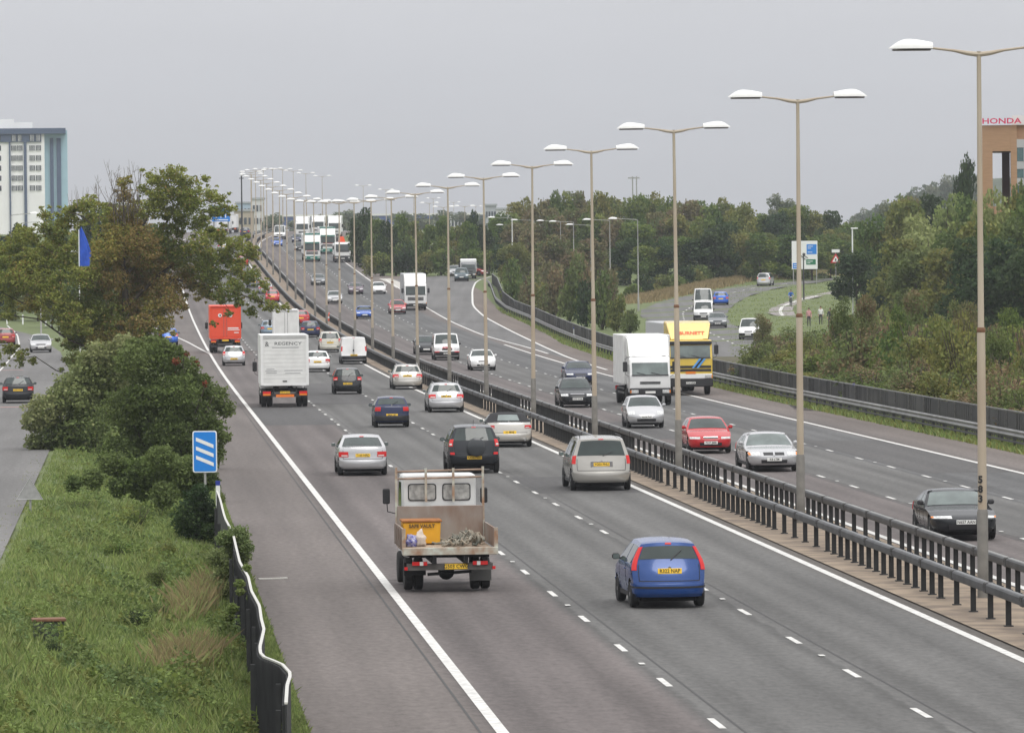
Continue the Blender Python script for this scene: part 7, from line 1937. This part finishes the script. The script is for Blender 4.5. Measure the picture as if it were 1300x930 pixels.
    V = V.reshape(-1, 4, 3)[keep].reshape(-1, 3); M = M[keep]
    link('crown', nmesh('crown', V, np.arange(len(V)).reshape(-1, 4), FG, M), rt)
    mb = MB(); pt = lambda px, py, dy=0.0: Vector((atd(px, py, Y0).x - base.x, dy, atd(px, py, Y0).z - base.z))
    mb.tube([(0, 0, -.3), pt(166, 440), pt(160, 400), pt(158, 350), pt(157, 300), pt(157, 250)], [.30, .25, .20, .15, .09, .02], n=8)
    for pts, r in (([(163, 420), (110, 418), (75, 395), (30, 385), (5, 372)], .11), ([(163, 430), (120, 445), (84, 430), (50, 405), (15, 400), (2, 390)], .09), ([(130, 470), (100, 480), (70, 470), (44, 452), (10, 458)], .06), ([(160, 400), (120, 360), (80, 330), (50, 310)], .10), ([(160, 390), (200, 350), (240, 320), (290, 318), (325, 330)], .12),
                   ([(159, 350), (200, 300), (225, 260), (245, 235)], .11), ([(158, 340), (130, 300), (105, 275), (85, 268)], .09), ([(200, 350), (250, 360), (300, 372), (345, 388), (362, 392)], .08), ([(250, 362), (285, 385), (296, 402)], .03), ([(225, 260), (262, 255), (290, 262)], .05), ([(159, 320), (185, 280), (200, 240), (215, 222)], .08),
                   ([(90, 340), (60, 350), (20, 350)], .06), ([(200, 240), (188, 232), (180, 222)], .03)):
        mb.tube([pt(x, y, .5 * math.sin(i)) for i, (x, y) in enumerate(pts)], [r * (1 - .8 * i / (len(pts) - 1)) for i in range(len(pts))], n=6)
    mb.build('trunk', mBark, rt)
    # bare twigs above the crown
    tw = MB(); rg = random.Random(31)
    for i in range(46):
        x0, y0 = rg.uniform(125, 185), rg.uniform(262, 285); x1 = x0 + rg.uniform(-22, 22); y1 = rg.uniform(202, 246)
        xm, ym = (x0 + x1) / 2 + rg.uniform(-4, 4), (y0 + y1) / 2 + rg.uniform(-4, 4)
        tw.tube([pt(x0, y0), pt(xm, ym, rg.uniform(-.4, .4)), pt(x1, y1, rg.uniform(-.6, .6))], [.022, .015, .006], n=4)
        for k_ in range(2):
            f = rg.uniform(.4, .8); bx_, by_ = xm + (x1 - xm) * f, ym + (y1 - ym) * f; tw.tube([pt(bx_, by_), pt(bx_ + rg.uniform(-7, 7), by_ - rg.uniform(3, 12))], [.010, .005], n=3)
    for i in range(14):
        x0 = rg.uniform(88, 110); tw.tube([pt(x0, 262), pt(x0 + rg.uniform(-5, 5), rg.uniform(232, 250))], [.016, .005], n=3)
    tw.build('twigs', mat('twig', (.16, .14, .12), .9), rt)
    # seed clusters, rusty
    V = []; g2 = np.random.default_rng(6)
    return rt
fg_tree()
# shrubs below it
def shrub(label, Y0, basepx, lob, kind, n, leaf, shell=.3, cat='shrub', name='shrub', extra=None, stems=None, low=-.4):
    k = Y0 / F; base = Vector((atd(basepx, 500, Y0).x, Y0, G(Y0) - .5)); rt = empty(name, base, 0, label=label, cat=cat)
    rg = random.Random(int(Y0)); L = []
    for (px, py, r, m) in lob:
        q = atd(px, py, Y0); L.append((q.x - base.x, rg.uniform(-1.2, 1.2), q.z - base.z, r * k, r * k * 1.2, r * k * .85, 1.0, m))
    V, Fq, M = leaf_cloud(L, n, leaf, int(Y0), shell)
    q = V.reshape(-1, 4, 3); ok = q[:, :, 2].min(axis=1) > -.1; V = q[ok].reshape(-1, 3); M = M[ok]
    mats = FT[kind] + (extra or [])
    link('foliage', nmesh('foliage', V, np.arange(len(V)).reshape(-1, 4), mats, np.minimum(M, len(mats) - 1)), rt)
    mb = MB()
    for (px, py, r, m) in (lob[::2] if stems is None else []):
        q = atd(px, py, Y0); mb.tube([(0, 0, -.2), (.4 * (q.x - base.x), 0, .35 * (q.z - base.z)), (q.x - base.x, 0, q.z - base.z)], [.07, .05, .015], n=5)
    if stems is None: mb.build('stems', mBark, rt)
    return rt
shrub('bramble bank between the shrub and the grass below it', 178, 200, [(140, 590, 20, 1), (165, 600, 24, 0), (195, 600, 28, 0), (225, 600, 28, 1), (250, 595, 24, 2), (120, 606, 16, 1), (150, 618, 16, 2), (180, 622, 20, 0), (210, 626, 20, 1), (240, 620, 22, 0), (262, 612, 16, 2), (95, 612, 12, 2), (205, 580, 20, 1)], 'green', 26000, .10, name='bramble', cat='bramble', stems=0)
shrub('grey green willow shrub spreading over the edge of the service road', 232, 120, [(120, 470, 30, 0), (95, 500, 34, 0), (60, 520, 26, 2), (42, 536, 18, 2), (75, 548, 26, 1), (110, 540, 34, 1), (140, 500, 32, 0), (60, 566, 16, 0), (100, 572, 22, 1), (130, 452, 24, 2), (45, 560, 14, 0), (150, 470, 26, 2), (160, 440, 20, 2)], 'willow', 26000, .15)
shrub('broad green shrub with red brown seed heads behind the countdown sign', 206, 210, [(170, 460, 26, 1), (200, 455, 26, 0), (230, 470, 24, 1), (250, 490, 22, 0), (270, 505, 20, 1), (284, 520, 14, 1), (225, 500, 32, 0), (190, 500, 34, 0), (160, 520, 34, 1), (250, 530, 28, 0), (215, 545, 32, 2), (180, 560, 34, 2), (150, 575, 28, 2), (270, 545, 18, 0), (240, 570, 28, 2), (200, 590, 30, 2), (170, 605, 24, 2), (270, 575, 16, 0), (285, 555, 10, 1), (210, 438, 12, 1), (190, 436, 14, 1), (224, 446, 11, 0), (172, 440, 15, 1), (226, 458, 6, 3), (234, 450, 5, 3), (248, 462, 5, 3), (222, 476, 5, 3), (205, 452, 4, 3), (262, 486, 4, 3)], 'green', 46000, .115, extra=[leaf_mat('dock_seed', (.22, .055, .03), .3)])
shrub('small dark shrub leaning on the end of the corrugated fence', 163, 250, [(250, 640, 22, 0), (238, 656, 22, 1), (262, 655, 20, 0), (250, 670, 24, 2), (232, 672, 14, 0), (268, 672, 14, 1), (255, 622, 12, 0)], 'dark', 12000, .075)
shrub('leafy bush growing through the corrugated fence', 136, 300, [(288, 684, 15, 1), (302, 680, 17, 1), (312, 694, 12, 1), (294, 700, 18, 0), (288, 722, 16, 0), (282, 745, 14, 2), (302, 718, 12, 1), (278, 704, 14, 0), (276, 735, 12, 2), (310, 708, 9, 0)], 'willow', 15000, .055, stems=0)
shrub('small creeper on the near stretch of corrugated fence', 114, 300, [(292, 780, 7, 1), (298, 768, 8, 1), (312, 722, 6, 1), (306, 738, 7, 1), (304, 752, 6, 0), (318, 812, 5, 1), (322, 790, 4, 0), (316, 760, 5, 1)], 'pale', 3600, .045, name='creeper', cat='creeper', stems=0)
for i, (px, py, w_, h_, kd, l) in enumerate(((95, 812, 62, 26, 'green', 'ivy clump growing over the rusty cabinet'), (70, 815, 34, 34, 'dark', 'dark ivy clump left of the rusty cabinet lid'), (175, 772, 50, 26, 'dark', 'dark nettle clump in the middle of the grass strip'), (205, 762, 44, 22, 'green', 'green nettle clump right of the dark one'), (60, 668, 30, 20, 'green', 'low weed clump beside the triangular sign'),
        (120, 742, 36, 22, 'green', 'weed clump among the grass above the rusty cabinet'), (200, 722, 50, 26, 'green', 'leafy weed clump below the dark shrub'), (150, 690, 60, 26, 'mixed', 'weed clump in the upper grass strip'), (100, 640, 60, 26, 'green', 'bramble patch below the willow shrub'), (175, 655, 60, 36, 'mixed', 'bramble mound left of the small dark shrub'), (215, 690, 40, 26, 'olive', 'olive weed clump near the fence'),
        (278, 590, 26, 50, 'green', 'green bush around the pole of the countdown sign'), (282, 640, 16, 24, 'mixed', 'small bush beside the countdown sign pole'), (250, 820, 40, 20, 'olive', 'tuft of weeds at the bottom of the strip'))):
    bush(px, py, w_, h_, kd, l, n=1600, leaf=.10, sink=.42 if px < 262 else .1, cat='weeds')
# verge plants along the right hand barrier and at the fence foot by the hard shoulder
def tufts(name, label, n, region, hmin, hmax, mats, seed, bw=.03, kind='stuff'):
    """grass blades: region(g, n) gives x, y, z arrays"""
    g_ = np.random.default_rng(seed); X, Y, Z = region(g_, n); m = len(X)
    h = g_.uniform(hmin, hmax, m); a = g_.uniform(0, 6.28, m); lean = g_.normal(size=(m, 2)) * .35
    dx, dy = np.cos(a) * bw, np.sin(a) * bw * .4
    p0 = np.stack([X - dx, Y - dy, Z], 1); p1 = np.stack([X + dx, Y + dy, Z], 1); p2 = np.stack([X + dx * .5 + lean[:, 0] * h * .5, Y + lean[:, 1] * h * .5, Z + h * .65], 1); p3 = np.stack([X + lean[:, 0] * h, Y + lean[:, 1] * h, Z + h], 1)
    V = np.stack([p0, p1, p2, p3], 1).reshape(-1, 3)
    o = link(name, nmesh(name, V, np.arange(m * 4).reshape(-1, 4), mats, g_.integers(0, len(mats), m))); tag(o, label, 'grass', kind=kind)
    return o
Gv = np.vectorize(G); Cv = np.vectorize(cx)
gA = [leaf_mat('grass_a', (.25, .31, .095), .35), leaf_mat('grass_b', (.285, .320, .125), .35), leaf_mat('grass_c', (.155, .210, .065), .35)]
gA_y = leaf_mat('grass_yellowish', (.20, .22, .075), .3)
gD = [leaf_mat('grass_dry', (.33, .27, .14), .3), leaf_mat('grass_dry2', (.26, .22, .11), .3), gA[1]]
Sz = np.vectorize(strip_z)
def strip_region(t0, t1, y0, y1, dz=None, clump=0.0):
    def f(g_, n):
        u = g_.uniform(size=n); Y = 1 / (1 / y0 + (1 / y1 - 1 / y0) * u)
        t = g_.uniform(t0, t1, n)
        if clump:
            ok = np.sin(t * 2.3 + np.sin(Y * .55) * 2) * np.sin(Y * .9 + t) > clump; t, Y = t[ok], Y[ok]
        return Cv(Y) + t, Y, Gv(Y) + (Sz(t, Y) - .01 if dz is None else dz)
    return f
tufts('verge_grass', 'green grass of the strip between the fence and the service road', 170000, strip_region(-22.35, -16.75, 82, 330), .05, .17, gA, 1, bw=.014)
tufts('tall_grass', 'taller grass clumps scattered in the left strip', 42000, strip_region(-21.8, -16.9, 84, 260, clump=.25), .12, .38, gA + [gA_y], 2, bw=.016)
def weed_cover(name, label, n, t0, t1, y0, y1, leaf, hmax, mats, seed, thr):
    g_ = np.random.default_rng(seed); u = g_.uniform(size=n); Y = 1 / (1 / y0 + (1 / y1 - 1 / y0) * u); t = g_.uniform(t0, t1, n)
    d = np.sin(t * 2.1 + np.sin(Y * .43) * 2.2) * np.sin(Y * .62 + t * .8) + .5 * np.sin(t * 5.3 + Y * 1.9) ; ok = d > thr; t, Y, d = t[ok], Y[ok], d[ok]; m = len(t)
    z = np.clip((d - thr), 0, 1) * hmax * g_.uniform(.3, 1, m) + .03
    c = np.stack([Cv(Y) + t, Y, Gv(Y) + Sz(t, Y) + z], 1); s_ = leaf * g_.uniform(.5, 1.4, (m, 1))
    a = g_.normal(size=(m, 3)); a[:, 2] *= .4; a /= np.linalg.norm(a, axis=1)[:, None]; b = np.cross(a, g_.normal(size=(m, 3))); b /= np.linalg.norm(b, axis=1)[:, None]
    a, b = a * s_ * .5, b * s_ * .38; V = np.stack([c - a, c + b, c + a, c - b], 1).reshape(-1, 3)
    mi = (np.abs(np.sin(t * 1.3 + Y * .21)) * len(mats)).astype(int) % len(mats); o = link(name, nmesh(name, V, np.arange(m * 4).reshape(-1, 4), mats, mi)); tag(o, label, 'weeds', kind='stuff')
weed_cover('weed_cover', 'mixed broad leaved weeds growing through the grass strip', 90000, -21.9, -16.75, 84, 300, .085, .42, [FT['green'][1], FT['willow'][1], FT['green'][0], FT['olive'][0], FT['pale'][1]], 21, .12)
weed_cover('nettle_patch', 'darker nettles and brambles scattered in the grass strip', 40000, -20.6, -16.8, 100, 290, .10, .75, [FT['green'][2], FT['mixed'][1], FT['green'][0]], 22, .62)
tufts('road_edge_grass', 'grass creeping over the edge of the service road', 16000, strip_region(-23.1, -22.2, 84, 330, -.09, clump=.1), .03, .12, gA, 12, bw=.016)
def dry_region(g_, n):
    c = at(248, 740); c2 = at(235, 812); pts = [(c.x, c.y, .5, 8), (c2.x, c2.y, .55, 4)]; X = []; Y = []
    for (a, b, r, ry) in pts: X.append(g_.normal(a, r * .45, n // 2)); Y.append(g_.normal(b, ry * .45, n // 2))
    X = np.concatenate(X); Y = np.concatenate(Y); return X, Y, Gv(Y) - .5
tufts('dry_grass', 'patch of tall straw coloured grass beside the corrugated fence', 3600, dry_region, .2, .6, gD, 3, bw=.007)
tufts('kerb_weeds', 'weeds and grass along the fence foot at the edge of the hard shoulder', 34000, strip_region(-16.62, -16.22, 84, 300, -.03), .03, .13, gA + [FT['pale'][0]], 4, bw=.012)
def vr(g_, n):
    u = g_.uniform(size=n); Y = 1 / (1 / 130 + (1 / 620 - 1 / 130) * u); tr = np.vectorize(t_rail)(Y); lo = np.minimum(np.vectorize(right_edge)(Y), tr - .5) - .1; f = g_.uniform(size=n)
    return Cv(Y) + lo + (tr + .95 - lo) * f, Y, Gv(Y) - .03
tufts('verge_grass', 'grass and low weeds on the verge below the right hand barrier', 46000, vr, .06, .30, gA + [FT['olive'][1]], 5, bw=.04)
def fr(x0, y0, x1, y1, r, n_=None):
    def f(g_, n):
        a, b = at(x0, y0), at(x1, y1); u = g_.uniform(size=n); X = a.x + (b.x - a.x) * u + g_.normal(0, r, n); Y = a.y + (b.y - a.y) * u + g_.normal(0, 3, n); return X, Y, Gv(Y) - .05
    return f
tufts('tan_grass', 'tall tan grass along the far edge of the side road', 16000, fr(800, 384, 952, 353.2, .6), .35, .95, gD[:2] + [gD[0]], 6, bw=.07)
tufts('tan_grass', 'pale dry grass in front of the wood near the direction sign', 8000, fr(950, 354.5, 1060, 347.5, .8), .25, .7, gD, 7, bw=.08)
tufts('tan_grass', 'dry grass bank under the hedge beyond the inbound carriageway', 7000, fr(455, 318, 510, 342, .8), .5, 1.2, gD[:2] + [gD[0]], 8, bw=.07)
def mead(g_, n):
    Y = g_.uniform(425, 720, n); X = g_.uniform(14, 60, n); px = 650 + X / Y * F
    ok = (px > 925) & (px < 1330); return X[ok], Y[ok], Gv(Y[ok]) - .05
mdw = tufts('meadow_grass', 'mown grass between the side road and the cycle path', 30000, mead, .05, .12, gA, 9, bw=.07)
# yellow flowers at the road bend
# cover of the shaded ground below the scrub and woods
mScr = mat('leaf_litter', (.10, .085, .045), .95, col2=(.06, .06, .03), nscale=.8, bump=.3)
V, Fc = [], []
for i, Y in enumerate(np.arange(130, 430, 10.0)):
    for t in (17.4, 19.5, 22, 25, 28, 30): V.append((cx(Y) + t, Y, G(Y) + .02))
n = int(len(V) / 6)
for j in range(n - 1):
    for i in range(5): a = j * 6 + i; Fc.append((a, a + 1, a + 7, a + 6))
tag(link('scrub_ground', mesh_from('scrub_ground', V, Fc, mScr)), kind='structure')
# ---------------------------------------------------------------- the air: far things fade
hm = bpy.data.materials.new('haze'); hm.use_nodes = True; n = hm.node_tree; n.nodes.clear()
o_ = n.nodes.new('ShaderNodeOutputMaterial'); pv = n.nodes.new('ShaderNodeVolumePrincipled')
pv.inputs['Color'].default_value = (.86, .90, .96, 1); pv.inputs['Density'].default_value = .00013; pv.inputs['Anisotropy'].default_value = .2
n.links.new(pv.outputs[0], o_.inputs['Volume'])
hz_ = MB().box((0, 1975, 35), (3100, 4150, 180)).build('haze', hm); tag(hz_, kind='stuff')
